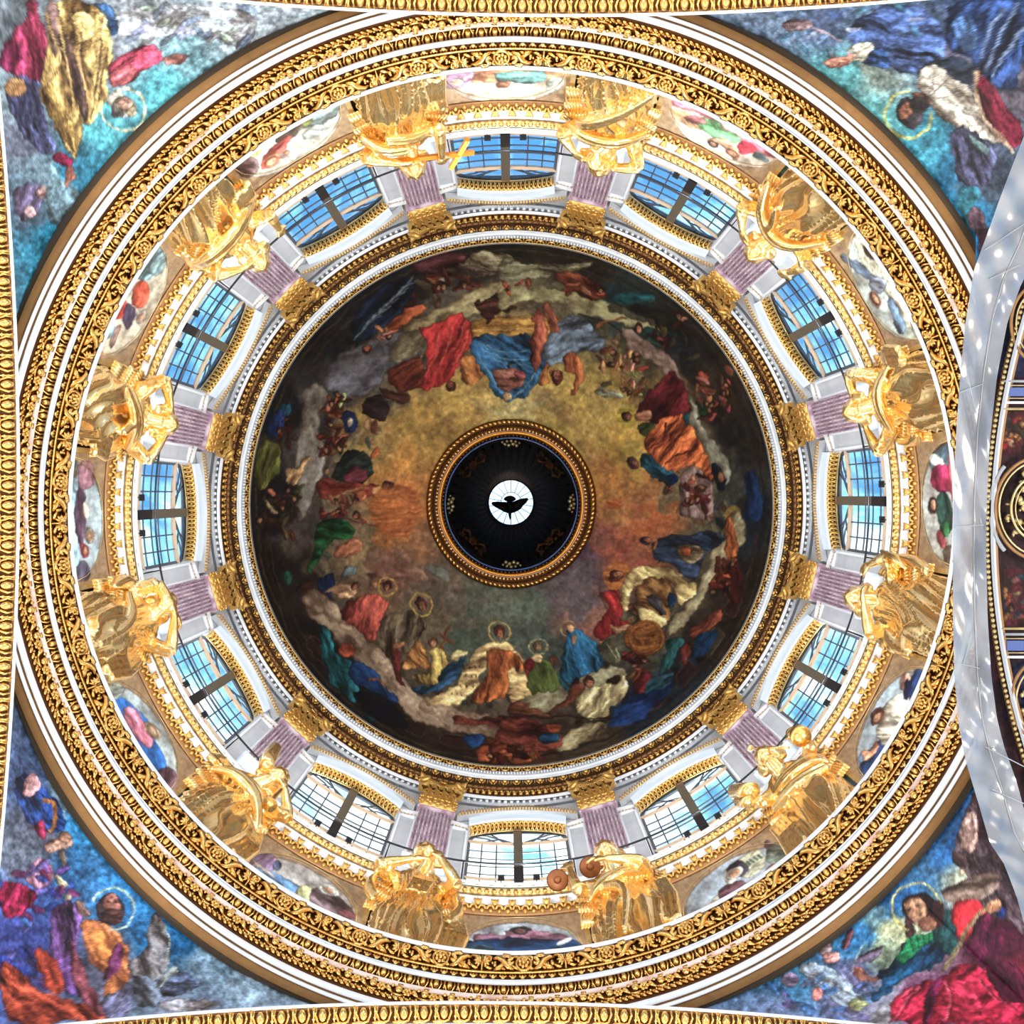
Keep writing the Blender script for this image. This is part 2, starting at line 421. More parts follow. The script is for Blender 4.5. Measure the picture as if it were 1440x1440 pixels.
def oval(x, y, rx, ry, col, ang=0, n=20, **k):
    a = math.radians(ang); pts = []
    for i in range(n):
        t = 2 * PI * i / n; px, py = rx * math.cos(t), ry * math.sin(t)
        pts.append((x + px * math.cos(a) - py * math.sin(a), y + px * math.sin(a) + py * math.cos(a)))
    k.setdefault('smooth', 0); k.setdefault('ang', ang)
    robe(pts, col, **k)
def stroke(pts, wd, col, **k):
    p = np.array(tp(pts), float); wd = wd / CUR[2] * PS
    q = []
    for i in range(len(p) - 1):
        for t in np.linspace(0, 1, 5)[:-1]: q.append(p[i] * (1 - t) + p[i + 1] * t)
    q.append(p[-1]); q = np.array(q)
    for _ in range(3): q[1:-1] = (q[:-2] + q[1:-1] * 2 + q[2:]) / 4
    d = np.gradient(q, axis=0); nrm = np.stack([-d[:, 1], d[:, 0]], 1); nrm /= (np.linalg.norm(nrm, axis=1)[:, None] + 1e-9)
    ww = wd / 2 * np.linspace(1, .7, len(q))[:, None]
    k.setdefault('edge', 0.0); k.setdefault('con', .12)
    robe(np.vstack([q + nrm * ww, (q - nrm * ww)[::-1]]), col, smooth=0, _raw=True, **k)
def ring(x, y, r, wd, col, a0=0, a1=360, **k):
    stroke([(x + r * math.cos(math.radians(a)), y + r * math.sin(math.radians(a))) for a in np.linspace(a0, a1, 25)], wd, col, con=.05, **k)
def head(x, y, r, up=-90, hair=(50, 30, 20), face=(165, 115, 75), halo=None, hr=1.6, fill=False):
    """up: direction in degrees from chin to crown"""
    if halo:
        if fill: oval(x, y, r * hr, r * hr, halo, con=.05, edge=0)
        else: ring(x, y, r * hr, r * .28, halo)
    a = math.radians(up); ux, uy = math.cos(a), math.sin(a); sx, sy = -uy, ux
    oval(x + ux * r * .15, y + uy * r * .15, r * 1.0, r * .86, hair, ang=up, con=.3)
    oval(x - ux * r * .18 + sx * r * .08, y - uy * r * .18 + sy * r * .08, r * .68, r * .52, face, ang=up, con=.12, edge=.2)
    dk = tuple(c * .38 for c in face)
    for s_ in (-1, 1): oval(x + sx * s_ * r * .22, y + sy * s_ * r * .22, r * .10, r * .13, dk, ang=up, n=8, edge=0, con=0)
    oval(x - ux * r * .25, y - uy * r * .25, r * .2, r * .06, tuple(min(255, c * 1.15) for c in face), ang=up, n=8, edge=0, con=0)
    oval(x - ux * r * .5, y - uy * r * .5, r * .06, r * .17, dk, ang=up, n=8, edge=0, con=0)
def figures(cx, cy, w, h, cols, n, seed, sz=14):
    """loose huddle of small limbs and draperies"""
    r = random.Random(seed)
    for i in range(n):
        x = cx + r.uniform(-w, w); y = cy + r.uniform(-h, h); a = r.uniform(0, 180); c = r.choice(cols)
        oval(x, y, sz * r.uniform(.8, 2.1), sz * r.uniform(.35, .75), tuple(v * r.uniform(.75, 1.15) for v in c), ang=a, n=12, con=.35)
    for i in range(max(1, n // 5)):
        head(cx + r.uniform(-w, w), cy + r.uniform(-h, h), sz * .8, up=r.uniform(0, 360), face=(160, 110, 72))
def wash(anchors, x0, y0, x1, y1, power=3.0, tex=0.10, warp=14):
    X0, Y0, X1, Y1 = [int(v * PS) for v in (x0, y0, x1, y1)]
    X0, Y0 = max(X0, 0), max(Y0, 0); X1, Y1 = min(X1, CW), min(Y1, CW)
    X, Y = np.meshgrid(np.arange(X0, X1, 2) / PS, np.arange(Y0, Y1, 2) / PS)
    Xw = X + samp(NZ, X * 2.2, Y * 2.2) * warp; Yw = Y + samp(NZ, X * 2.2 + 400, Y * 2.2 + 300) * warp
    num = 0; den = 0
    for ax, ay, c in anchors:
        w = 1 / (((Xw - ax) ** 2 + (Yw - ay) ** 2) ** (power / 2) + 30)
        num = num + w[..., None] * (np.array(c, np.float32) / 255); den = den + w
    I = num / den[..., None]
    I = np.repeat(np.repeat(I, 2, 0), 2, 1)[:Y1 - Y0, :X1 - X0]
    XX = np.arange(X0, X1)[None, :]; YY = np.arange(Y0, Y1)[:, None]
    t = samp(NZ, XX * 1.2, YY * 1.2) * tex * .55 + samp(NF, XX * 1.3 + 3, YY * 1.3) * tex * .6
    canvas[Y0:Y1, X0:X1] = np.clip(I * (1 + t[..., None]), 0, 1.2)

# ---- dome: sky; outer ring dark as painted, with light falloff put into its colours
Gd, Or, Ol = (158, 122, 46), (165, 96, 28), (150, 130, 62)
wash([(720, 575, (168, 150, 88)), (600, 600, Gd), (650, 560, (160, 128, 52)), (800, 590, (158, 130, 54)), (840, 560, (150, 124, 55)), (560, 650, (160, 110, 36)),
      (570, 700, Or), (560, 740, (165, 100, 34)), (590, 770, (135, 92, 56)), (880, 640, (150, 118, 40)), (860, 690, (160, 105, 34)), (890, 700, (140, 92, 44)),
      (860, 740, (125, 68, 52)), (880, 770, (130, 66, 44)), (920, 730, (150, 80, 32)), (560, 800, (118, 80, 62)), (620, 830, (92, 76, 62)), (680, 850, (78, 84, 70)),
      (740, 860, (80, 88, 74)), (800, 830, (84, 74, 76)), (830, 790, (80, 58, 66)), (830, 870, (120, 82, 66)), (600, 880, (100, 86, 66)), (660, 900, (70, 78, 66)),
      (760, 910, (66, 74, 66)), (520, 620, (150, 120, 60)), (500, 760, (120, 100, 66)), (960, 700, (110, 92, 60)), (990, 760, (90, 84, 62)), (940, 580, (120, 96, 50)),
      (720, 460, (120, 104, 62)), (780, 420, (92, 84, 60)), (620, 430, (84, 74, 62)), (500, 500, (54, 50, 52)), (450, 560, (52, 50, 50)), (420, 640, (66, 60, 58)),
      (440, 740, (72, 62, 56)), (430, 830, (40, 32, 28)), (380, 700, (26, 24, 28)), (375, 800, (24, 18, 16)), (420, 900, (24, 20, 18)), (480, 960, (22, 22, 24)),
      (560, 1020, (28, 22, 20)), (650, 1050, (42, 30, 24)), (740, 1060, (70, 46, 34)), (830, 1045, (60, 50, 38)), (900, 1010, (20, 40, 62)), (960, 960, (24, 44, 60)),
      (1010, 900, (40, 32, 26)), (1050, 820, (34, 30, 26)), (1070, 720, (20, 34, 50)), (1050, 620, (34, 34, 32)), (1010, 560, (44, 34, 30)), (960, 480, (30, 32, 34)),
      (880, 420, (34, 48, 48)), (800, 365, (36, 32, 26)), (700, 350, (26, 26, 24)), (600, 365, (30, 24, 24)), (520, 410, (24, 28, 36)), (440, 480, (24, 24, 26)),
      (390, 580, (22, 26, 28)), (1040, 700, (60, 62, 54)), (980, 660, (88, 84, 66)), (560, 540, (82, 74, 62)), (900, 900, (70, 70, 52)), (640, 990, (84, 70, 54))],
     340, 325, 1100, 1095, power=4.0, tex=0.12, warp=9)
# clouds and shadowy company behind the main figures
FIG[0] = .82
r_ = random.Random(77); org(720, 711, 1)
for i in range(300):
    a = r_.uniform(0, 2 * PI); q = r_.uniform(225, 345) if i % 3 else r_.uniform(120, 250)
    up_ = math.sin(a) < -.1
    if q < 240: c = r_.choice([(150, 118, 58), (140, 96, 48), (112, 84, 66), (160, 132, 70)] if up_ else [(96, 84, 70), (110, 84, 70), (84, 88, 76), (120, 92, 70)]); al = .22
    else: c = r_.choice([(120, 104, 76), (88, 76, 66), (64, 52, 46), (44, 34, 30), (136, 118, 84), (70, 60, 60)]); al = .42
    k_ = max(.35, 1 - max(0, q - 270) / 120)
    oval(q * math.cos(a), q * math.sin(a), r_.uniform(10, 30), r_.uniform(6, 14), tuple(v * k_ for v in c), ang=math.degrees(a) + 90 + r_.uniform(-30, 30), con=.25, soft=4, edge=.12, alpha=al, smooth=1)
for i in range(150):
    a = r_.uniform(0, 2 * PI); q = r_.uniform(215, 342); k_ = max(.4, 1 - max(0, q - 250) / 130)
    c = r_.choice([(120, 58, 34), (96, 46, 30), (140, 96, 60), (60, 44, 38), (40, 52, 60), (84, 34, 30), (150, 120, 78), (50, 60, 44)])
    oval(q * math.cos(a), q * math.sin(a), r_.uniform(6, 17), r_.uniform(3, 7), tuple(v * k_ for v in c), ang=r_.uniform(0, 180), n=10, con=.45, soft=2, edge=.3, alpha=.75, smooth=1)
    if i % 4 == 0: oval(q * math.cos(a) + r_.uniform(-8, 8), q * math.sin(a) + r_.uniform(-8, 8), 4, 4.6, tuple(v * k_ for v in (170, 112, 74)), n=8, con=.2, alpha=.85)
# painted architecture round the rim
org(720, 711, 1)
for rr_, c_ in ((363, (70, 56, 34)), (356, (46, 36, 26)), (349, (60, 46, 30))):
    ring(0, 0, rr_, 3.0, c_)
for k in range(36):
    a = math.radians(k * 10 + 4)
    c = (math.cos(a), math.sin(a)); t = (-c[1], c[0])
    q = [(c[0] * r_ + t[0] * s_, c[1] * r_ + t[1] * s_) for r_, s_ in ((330, -17), (330, 17), (350, 19), (350, -19))]
    if 20 < (k * 10 + 4) % 360 < 150:
        robe(q, (50, 26, 26) if k % 3 else (60, 46, 36), con=.2, smooth=0, edge=.2, alpha=.8); stroke(q + q[:1], 1.6, (92, 74, 48))
    elif k % 2: stroke(q + q[:1], 1.2, (58, 50, 42), alpha=.6)
A_, B_, C_, D_ = (340, 330, 3.6), (700, 330, 3.6), (340, 700, 3.6), (700, 700, 3.6)
# ---- quadrant A (upper left)
org(*A_)
cloud = dict(con=.28, freq=.35, edge=.12, soft=3)
robe([(780, 470), (930, 400), (1080, 330), (1240, 250), (1440, 200), (1440, 330), (1300, 380), (1180, 400), (1040, 420), (900, 500)], (134, 116, 78), **cloud)
robe([(920, 200), (1010, 150), (1150, 110), (1330, 100), (1400, 150), (1300, 200), (1120, 220), (960, 250)], (92, 74, 62), ang=5, con=.5)
robe([(1150, 90), (1260, 80), (1390, 120), (1370, 180), (1240, 190), (1160, 160)], (140, 124, 92), ang=12, con=.5)
robe([(850, 130), (980, 80), (1130, 90), (1140, 150), (960, 200), (870, 190)], (66, 34, 34), ang=-15, con=.5)
figures(1060, 240, 140, 40, [(110, 52, 30), (140, 84, 44), (80, 40, 30)], 16, 5, 26)
robe([(560, 420), (640, 320), (740, 240), (860, 210), (880, 300), (800, 380), (720, 470), (620, 540), (545, 520)], (22, 32, 46), con=.5)
for i in range(16):
    x = 580 + i * 15; y = 500 - i * 15
    stroke([(x - 20, y + 30), (x + 20, y - 10), (x + 60 + (i % 3) * 20, y - 60)], 9, (118, 128, 128) if i % 2 else (80, 92, 100))
robe([(700, 490), (780, 400), (900, 340), (940, 370), (840, 440), (760, 520)], (138, 66, 24), con=.4)
robe([(400, 760), (440, 640), (560, 560), (700, 520), (840, 480), (920, 500), (930, 600), (860, 640), (740, 680), (700, 760), (620, 820), (480, 810)], (84, 78, 80), **cloud)
robe([(780, 520), (860, 480), (930, 500), (920, 590), (800, 650), (740, 640)], (130, 116, 86), **cloud)
head(630, 575, 26, up=100, hair=(60, 30, 20), face=(170, 96, 54)); figures(740, 500, 60, 25, [(140, 96, 66)], 5, 8, 20)
robe([(930, 480), (1040, 415), (1130, 395), (1170, 450), (1168, 540), (1130, 600), (1090, 670), (1050, 740), (960, 785), (870, 765), (850, 745), (925, 700), (930, 620), (945, 545), (880, 470)], (158, 30, 24), ang=112, con=.42, freq=.8)
for q in ([(1140, 420), (1110, 520), (1040, 620)], [(1060, 440), (1050, 560), (980, 700)], [(1000, 500), (990, 600), (930, 720)], [(1150, 480), (1120, 580), (1060, 660)]): stroke(q, 8, (205, 92, 66))
robe([(735, 690), (820, 640), (905, 610), (930, 700), (900, 760), (800, 800), (760, 760)], (104, 44, 20), con=.25, smooth=0)
stroke([(740, 700), (905, 620)], 5, (150, 80, 40))
robe([(700, 760), (800, 800), (850, 800), (840, 850), (790, 850), (690, 800)], (70, 38, 26), con=.4); head(1055, 760, 30, up=80, hair=(60, 34, 22), face=(132, 72, 44))
robe([(600, 880), (640, 830), (700, 800), (750, 850), (740, 930), (680, 945), (620, 920)], (44, 30, 28), con=.4)
robe([(1165, 430), (1440, 400), (1640, 430), (1660, 470), (1640, 520), (1440, 505), (1170, 520)], (172, 124, 42), ang=0, con=.2, freq=.8, smooth=0)
stroke([(1170, 470), (1440, 450), (1640, 470)], 5, (110, 66, 22)); stroke([(1170, 490), (1440, 470), (1640, 490)], 4, (220, 180, 90))
robe([(1160, 340), (1230, 330), (1300, 290), (1360, 300), (1330, 350), (1400, 365), (1390, 385), (1290, 390), (1240, 470), (1220, 400)], (74, 40, 28), con=.5)
oval(1410, 400, 60, 26, (150, 126, 76), con=.1, alpha=.7, edge=0, soft=3)
ring(1345, 640, 285, 14, (178, 156, 84), 25, 150, soft=3, alpha=.6)
ring(1345, 640, 262, 26, (150, 148, 116), 40, 140, soft=4, alpha=.35)
for sx in (0, 1):
    X = (lambda v: v) if not sx else (lambda v: 2690 - v)
    robe([(X(1090), 640), (X(1130), 600), (X(1200), 620), (X(1225), 700), (X(1180), 760), (X(1120), 740), (X(1110), 690)], (146, 88, 34), con=.45)
robe([(1150, 540), (1190, 510), (1300, 512), (1440, 505), (1535, 530), (1552, 600), (1540, 680), (1480, 770), (1400, 830), (1340, 855), (1300, 820), (1250, 740), (1190, 640), (1160, 600)], (38, 84, 116), ang=35, con=.42)
for q in ([(1200, 540), (1290, 620), (1420, 640), (1530, 600)], [(1200, 620), (1280, 740), (1330, 830)], [(1240, 560), (1330, 600), (1440, 590)], [(1520, 640), (1440, 760), (1370, 830)], [(1220, 600), (1340, 665), (1480, 650)]): stroke(q, 8, (92, 140, 158))
robe([(1270, 690), (1330, 670), (1420, 680), (1440, 730), (1390, 780), (1330, 790), (1290, 750)], (150, 92, 72), con=.3)
robe([(1360, 690), (1420, 680), (1440, 720), (1400, 740)], (150, 70, 70), con=.3)
oval(1340, 815, 24, 26, (205, 165, 108), con=.1)
for sx in (-8, 10): oval(1340 + sx, 808, 4, 3, (70, 40, 25), n=6, edge=0, con=0)
robe([(310, 780), (370, 740), (430, 780), (400, 900), (390, 990), (420, 1060), (410, 1190), (370, 1290), (320, 1440), (270, 1440), (280, 1250), (270, 1100), (300, 940)], (112, 100, 88), **cloud)
figures(470, 870, 70, 60, [(120, 54, 30), (86, 44, 28), (150, 112, 74), (70, 40, 30)], 16, 12, 22)
robe([(500, 920), (540, 880), (575, 940), (580, 990), (530, 1000), (505, 960)], (22, 34, 66), con=.2); oval(540, 945, 17, 22, (170, 150, 120), con=.1)
figures(460, 1040, 60, 90, [(110, 46, 26), (90, 44, 28), (140, 84, 50)], 20, 13, 24)
robe([(450, 1220), (490, 1120), (560, 1085), (640, 1100), (670, 1150), (660, 1230), (600, 1260), (500, 1250)], (40, 48, 40), con=.5)
robe([(500, 1240), (560, 1160), (620, 1180), (640, 1240), (570, 1260)], (84, 34, 40), con=.5)
robe([(650, 1130), (680, 1070), (700, 1080), (700, 1110), (670, 1140)], (170, 84, 30), con=.2)
robe([(380, 1230), (460, 1240), (620, 1270), (690, 1240), (700, 1330), (640, 1330), (540, 1300), (430, 1350), (380, 1320)], (112, 42, 24), ang=5, con=.35)
stroke([(430, 1350), (540, 1290), (650, 1280)], 12, (160, 120, 66))
oval(690, 1300, 34, 30, (172, 120, 66), con=.3); head(735, 1268, 30, up=0, hair=(58, 30, 30), face=(150, 90, 56))
robe([(70, 1080), (120, 1030), (190, 1060), (205, 1160), (170, 1240), (90, 1310), (60, 1260)], (84, 82, 34), con=.35)
robe([(170, 870), (230, 840), (250, 900), (200, 930)], (24, 70, 84), con=.3); robe([(130, 920), (190, 870), (230, 960), (170, 1040), (120, 1010)], (20, 36, 66), con=.3)
figures(220, 990, 40, 70, [(86, 34, 24), (60, 30, 24)], 9, 14, 22)
robe([(210, 1200), (240, 1280), (290, 1250), (330, 1150), (350, 1110), (320, 1120), (270, 1190), (240, 1180)], (158, 118, 72), con=.3)
figures(220, 1350, 70, 60, [(130, 100, 62), (70, 44, 32)], 10, 15, 24)
# ---- quadrant B (upper right)
org(*B_)
robe([(0, 110), (120, 150), (300, 130), (500, 140), (430, 180), (250, 210), (80, 250), (0, 250)], (112, 102, 74), con=.45, ang=5)
robe([(0, 260), (170, 250), (330, 290), (520, 330), (760, 420), (880, 470), (860, 520), (700, 470), (540, 430), (380, 400), (260, 330), (100, 330), (0, 400)], (136, 124, 84), **cloud)
robe([(270, 190), (380, 185), (500, 230), (560, 310), (520, 330), (400, 300), (320, 240)], (98, 46, 26), con=.4); figures(430, 270, 100, 30, [(120, 60, 34), (80, 36, 26)], 10, 21, 24)
figures(90, 255, 80, 16, [(130, 54, 34)], 5, 22, 20)
robe([(560, 310), (680, 290), (790, 310), (800, 340), (700, 345), (600, 340)], (28, 90, 92), con=.3, soft=3, edge=0)
robe([(180, 400), (210, 370), (240, 420), (235, 620), (200, 700), (170, 700), (160, 560), (190, 480)], (128, 62, 40), ang=90, con=.5)
robe([(225, 600), (250, 500), (310, 430), (380, 395), (440, 430), (500, 490), (555, 530), (520, 585), (440, 590), (330, 640), (265, 675)], (84, 90, 98), ang=-25, con=.5)
robe([(225, 345), (260, 330), (300, 430), (320, 500), (270, 500), (245, 430)], (150, 84, 52), con=.25)
robe([(330, 600), (400, 590), (440, 690), (420, 760), (380, 820), (355, 815), (385, 740), (395, 700), (350, 705), (330, 660)], (150, 80, 34), con=.35)
head(300, 715, 36, up=95, hair=(74, 26, 20), face=(150, 90, 56), halo=(190, 165, 60), hr=1.25)
figures(60, 660, 1, 1, [(140, 80, 60)], 1, 3, 12)
figures(620, 640, 110, 60, [(170, 122, 62), (130, 74, 36), (190, 150, 92), (110, 54, 32)], 24, 23, 22)
figures(690, 780, 60, 40, [(190, 150, 86), (150, 104, 50)], 12, 24, 20)
robe([(480, 790), (540, 775), (620, 800), (650, 830), (560, 820), (490, 815)], (158, 158, 130), con=.3)
stroke([(400, 400), (560, 455), (800, 570)], 7, (36, 26, 22)); stroke([(500, 470), (560, 440), (650, 420)], 16, (140, 84, 46))
head(708, 468, 28, up=-100, face=(180, 112, 74))
figures(860, 480, 90, 70, [(34, 42, 36), (60, 34, 30), (28, 50, 46), (84, 54, 34)], 18, 25, 34)
robe([(540, 350), (680, 360), (840, 370), (930, 450), (860, 480), (720, 430), (560, 400)], (36, 30, 26), con=.4, alpha=.7)
robe([(620, 440), (800, 560), (900, 640), (960, 780), (920, 800), (840, 700), (740, 620), (620, 540)], (132, 106, 90), **cloud)
robe([(885, 678), (930, 730), (965, 830), (975, 920), (900, 935), (830, 950), (770, 950), (700, 905), (735, 830), (790, 760)], (84, 22, 26), ang=125, con=.45)
head(655, 925, 28, up=200, hair=(60, 26, 18), face=(150, 90, 56), halo=(172, 146, 30), hr=2.0, fill=True)
robe([(690, 900), (760, 880), (780, 910), (760, 940), (700, 940)], (150, 96, 62), con=.3)
robe([(700, 970), (750, 940), (800, 960), (780, 1010), (730, 1030)], (66, 76, 30), con=.35)
robe([(740, 1060), (770, 980), (840, 925), (950, 905), (975, 960), (1010, 1050), (1080, 1130), (1105, 1225), (1060, 1230), (1000, 1180), (940, 1175), (890, 1225), (850, 1210), (775, 1130)], (176, 84, 18), ang=130, con=.5)
for q in ([(850, 950), (840, 1040), (780, 1080)], [(960, 960), (900, 1060), (820, 1140)], [(1000, 1080), (930, 1100), (850, 1160)]): stroke(q, 9, (84, 30, 10))
robe([(930, 930), (970, 890), (985, 950), (960, 970)], (20, 70, 76), con=.3)
oval(680, 1085, 46, 44, (160, 140, 60), con=.05, edge=0, soft=4, alpha=.6); head(685, 1155, 36, up=205, hair=(66, 40, 44), face=(130, 84, 60), halo=(168, 140, 40), hr=1.2)
robe([(715, 1120), (740, 1095), (800, 1135), (900, 1215), (918, 1250), (880, 1275), (830, 1260), (750, 1215)], (24, 84, 100), ang=35, con=.45)
robe([(850, 1225), (910, 1215), (918, 1255), (870, 1270)], (18, 34, 70), con=.2); figures(875, 1290, 16, 14, [(140, 70, 44)], 3, 27, 14)
robe([(980, 780), (1000, 900), (1060, 1010), (1130, 1080), (1190, 1180), (1150, 1290), (1090, 1180), (1020, 1060), (970, 950)], (120, 112, 92), **cloud)
figures(1090, 800, 80, 130, [(150, 98, 60), (96, 44, 32), (60, 60, 44), (120, 66, 40)], 30, 28, 24)
oval(1040, 895, 20, 22, (30, 70, 44), con=.3)
robe([(1090, 1140), (1140, 1200), (1155, 1300), (1110, 1290), (1085, 1220)], (36, 42, 56), con=.4); oval(1125, 1225, 18, 26, (150, 96, 60))
robe([(930, 1210), (980, 1170), (1040, 1190), (1090, 1260), (1100, 1440), (930, 1440), (915, 1320)], (128, 100, 90), con=.4)
figures(1000, 1310, 55, 90, [(110, 46, 36), (150, 96, 66), (84, 36, 32)], 20, 29, 24)
robe([(1250, 1190), (1320, 1200), (1340, 1440), (1260, 1440)], (18, 44, 74), con=.3, soft=3, edge=0)
oval(590, 1365, 36, 26, (182, 92, 24), con=.1, soft=4, edge=0); oval(1190, 1420, 40, 50, (150, 120, 50), con=.1, soft=4, edge=0)
# ---- quadrant C (lower left)
org(*C_)
oval(780, 60, 130, 130, (176, 96, 24), con=.12, soft=6, edge=0, alpha=.8); oval(790, 150, 80, 60, (170, 92, 26), con=.1, soft=6, edge=0, alpha=.8)
robe([(640, 260), (760, 240), (860, 330), (960, 420), (900, 440), (800, 400), (700, 420), (600, 330)], (134, 92, 72), alpha=.6, **cloud)
robe([(900, 330), (1030, 350), (1060, 430), (960, 400)], (92, 96, 84), alpha=.7, **cloud)
figures(460, 80, 60, 30, [(150, 60, 34), (110, 42, 26)], 8, 31, 22)
robe([(355, 150), (430, 105), (520, 110), (585, 165), (540, 205), (430, 225), (390, 320), (350, 392), (332, 350), (362, 260)], (26, 66, 34), ang=10, con=.5)
stroke([(400, 80), (560, 110), (700, 140)], 9, (96, 44, 26)); head(582, 85, 22, up=-20, face=(170, 100, 60)); oval(620, 110, 34, 14, (160, 92, 54), ang=30)
oval(600, -10, 34, 26, (160, 84, 46)); figures(520, 20, 80, 30, [(140, 70, 40), (100, 50, 34)], 8, 32, 20)
robe([(450, 300), (500, 230), (570, 190), (618, 230), (600, 270), (530, 300)], (134, 78, 48), con=.4)
robe([(365, 440), (420, 380), (480, 380), (470, 450), (440, 540), (480, 550), (420, 470)], (20, 36, 70), con=.4)
robe([(520, 340), (588, 340), (560, 400), (500, 400)], (100, 112, 112), con=.2, smooth=0)
robe([(400, 480), (470, 430), (560, 440), (600, 420), (580, 500), (520, 530), (470, 480)], (184, 140, 96), con=.35); head(572, 450, 24, up=-60, hair=(90, 50, 34), face=(160, 100, 66))
robe([(330, 450), (420, 480), (560, 630), (700, 755), (800, 880), (860, 980), (1000, 1030), (1200, 1090), (1400, 1120), (1440, 1210), (1300, 1220), (1100, 1190), (900, 1150), (780, 1030), (640, 890), (500, 770), (440, 650), (350, 630), (300, 530)], (138, 112, 88), **cloud)
for x, y, a_ in ((380, 560, 34), (520, 640, 44), (600, 730, 40), (690, 810, 48), (800, 930, 44), (940, 1060, 48), (1080, 1110, 50)):
    oval(x, y, a_, a_ * .6, (160, 132, 104), ang=30, con=.15, soft=4, edge=.1, alpha=.7)
robe([(485, 585), (560, 520), (640, 478), (715, 488), (755, 540), (722, 610), (700, 700), (655, 740), (560, 650)], (146, 60, 44), ang=105, con=.45)
head(732, 450, 30, up=-75, hair=(64, 32, 22), face=(140, 88, 54), halo=(190, 150, 40), hr=1.6)
robe([(720, 610), (760, 580), (850, 570), (920, 600), (928, 660), (890, 730), (840, 780), (810, 760), (795, 860), (740, 800), (675, 735), (690, 680)], (92, 76, 56), ang=100, con=.5)
robe([(760, 760), (810, 760), (800, 860), (830, 960), (800, 940), (760, 840)], (84, 34, 24), con=.4); oval(800, 745, 34, 14, (160, 100, 60), ang=-20)
head(905, 540, 36, up=-110, hair=(70, 32, 22), face=(130, 84, 50), halo=(196, 160, 50), hr=1.6)
robe([(800, 860), (840, 790), (880, 720), (920, 740), (950, 830), (960, 870), (880, 850), (830, 862)], (176, 118, 48), ang=60, con=.4)
stroke([(1045, 650), (1035, 700), (990, 800), (980, 860)], 20, (128, 76, 34)); stroke([(1000, 690), (1070, 730)], 16, (128, 76, 34))
robe([(950, 770), (1010, 760), (1050, 810), (1045, 900), (990, 950), (900, 950), (860, 910), (880, 890), (950, 895), (960, 830)], (172, 142, 66), ang=80, con=.4)
head(970, 735, 26, up=-90, hair=(120, 70, 36), face=(190, 130, 84)); robe([(1050, 770), (1150, 770), (1140, 790), (1060, 830)], (170, 150, 96), con=.3)
robe([(1020, 860), (1090, 810), (1130, 800), (1090, 930), (960, 990), (860, 980), (860, 950), (960, 960)], (36, 66, 88), con=.35)
robe([(1235, 740), (1300, 725), (1370, 745), (1420, 800), (1500, 880), (1575, 960), (1570, 1010), (1440, 1040), (1330, 1020), (1330, 900), (1250, 800), (1230, 850), (1190, 960), (1090, 1060), (940, 1050), (930, 1010), (1080, 960), (1120, 850), (1165, 790)], (200, 166, 104), con=.4)
robe([(1245, 765), (1340, 760), (1400, 800), (1440, 850), (1420, 880), (1360, 850), (1340, 960), (1320, 1015), (1240, 1040), (1150, 1040), (1180, 970), (1250, 880), (1235, 820)], (180, 96, 22), ang=95, con=.4)
for i in range(16): oval(1120 + (i % 4) * 28 - (i // 4) * 20, 850 + (i // 4) * 48, 4, 8, (60, 40, 24), n=6, edge=0, con=0)
head(1303, 682, 33, up=-90, hair=(90, 44, 24), face=(190, 120, 74), halo=(206, 170, 80), hr=1.6)
robe([(1430, 830), (1500, 790), (1560, 870), (1570, 990), (1480, 1010), (1440, 930)], (150, 46, 34), con=.4)
robe([(380, 660), (425, 636), (450, 700), (470, 790), (560, 830), (560, 900), (590, 960), (620, 1045), (520, 1020), (440, 930), (400, 800)], (16, 84, 88), ang=70, con=.5)
robe([(540, 820), (640, 850), (720, 920), (800, 1052), (700, 1010), (600, 960), (540, 900)], (18, 44, 74), con=.45)
robe([(480, 760), (510, 730), (560, 745), (575, 790), (530, 810), (490, 800)], (148, 64, 30), con=.3); stroke([(640, 920), (700, 910), (730, 960)], 12, (150, 86, 44))
robe([(560, 960), (700, 1010), (800, 1080), (860, 1180), (700, 1150), (600, 1060)], (14, 14, 20), con=.4)
robe([(590, 1090), (680, 1120), (660, 1150)], (24, 84, 84), con=.4); robe([(215, 360), (260, 380), (245, 450), (220, 430)], (30, 70, 56), con=.4)
figures(180, 120, 90, 80, [(130, 96, 60), (60, 38, 30), (90, 60, 40)], 14, 33, 24)
robe([(1330, 1060), (1400, 1010), (1440, 1040), (1460, 1090), (1360, 1100)], (84, 42, 26), con=.4)
robe([(1060, 1100), (1180, 1110), (1300, 1100), (1420, 1110), (1520, 1140), (1560, 1210), (1400, 1180), (1250, 1150), (1090, 1150)], (92, 42, 28), ang=10, con=.5)
robe([(1110, 1200), (1180, 1190), (1235, 1210), (1200, 1260), (1150, 1260)], (14, 56, 96), con=.3)
robe([(1175, 1290), (1230, 1230), (1330, 1210), (1440, 1220), (1520, 1300), (1440, 1350), (1300, 1330), (1200, 1340)], (134, 62, 26), ang=-10, con=.5)
# ---- quadrant D (lower right)
org(*D_)
robe([(60, 1060), (160, 980), (260, 970), (380, 980), (420, 900), (520, 860), (640, 850), (660, 900), (560, 960), (400, 1010), (300, 1080), (120, 1110)], (140, 128, 96), **cloud)
robe([(1170, 80), (1240, 60), (1262, 200), (1160, 310), (1080, 440), (1010, 560), (920, 690), (860, 690), (850, 640), (960, 540), (1030, 420), (1090, 260)], (150, 134, 98), **cloud)
robe([(140, 990), (148, 880), (170, 815), (235, 800), (290, 860), (325, 960), (250, 985)], (66, 72, 32), ang=80, con=.45)
robe([(130, 830), (170, 810), (190, 860), (150, 880)], (120, 28, 22), con=.3); robe([(160, 800), (200, 790), (235, 800), (215, 840), (170, 830)], (190, 160, 104), con=.2)
head(203, 752, 28, up=-90, hair=(110, 90, 60), face=(170, 130, 84), halo=(186, 172, 110), hr=1.5)
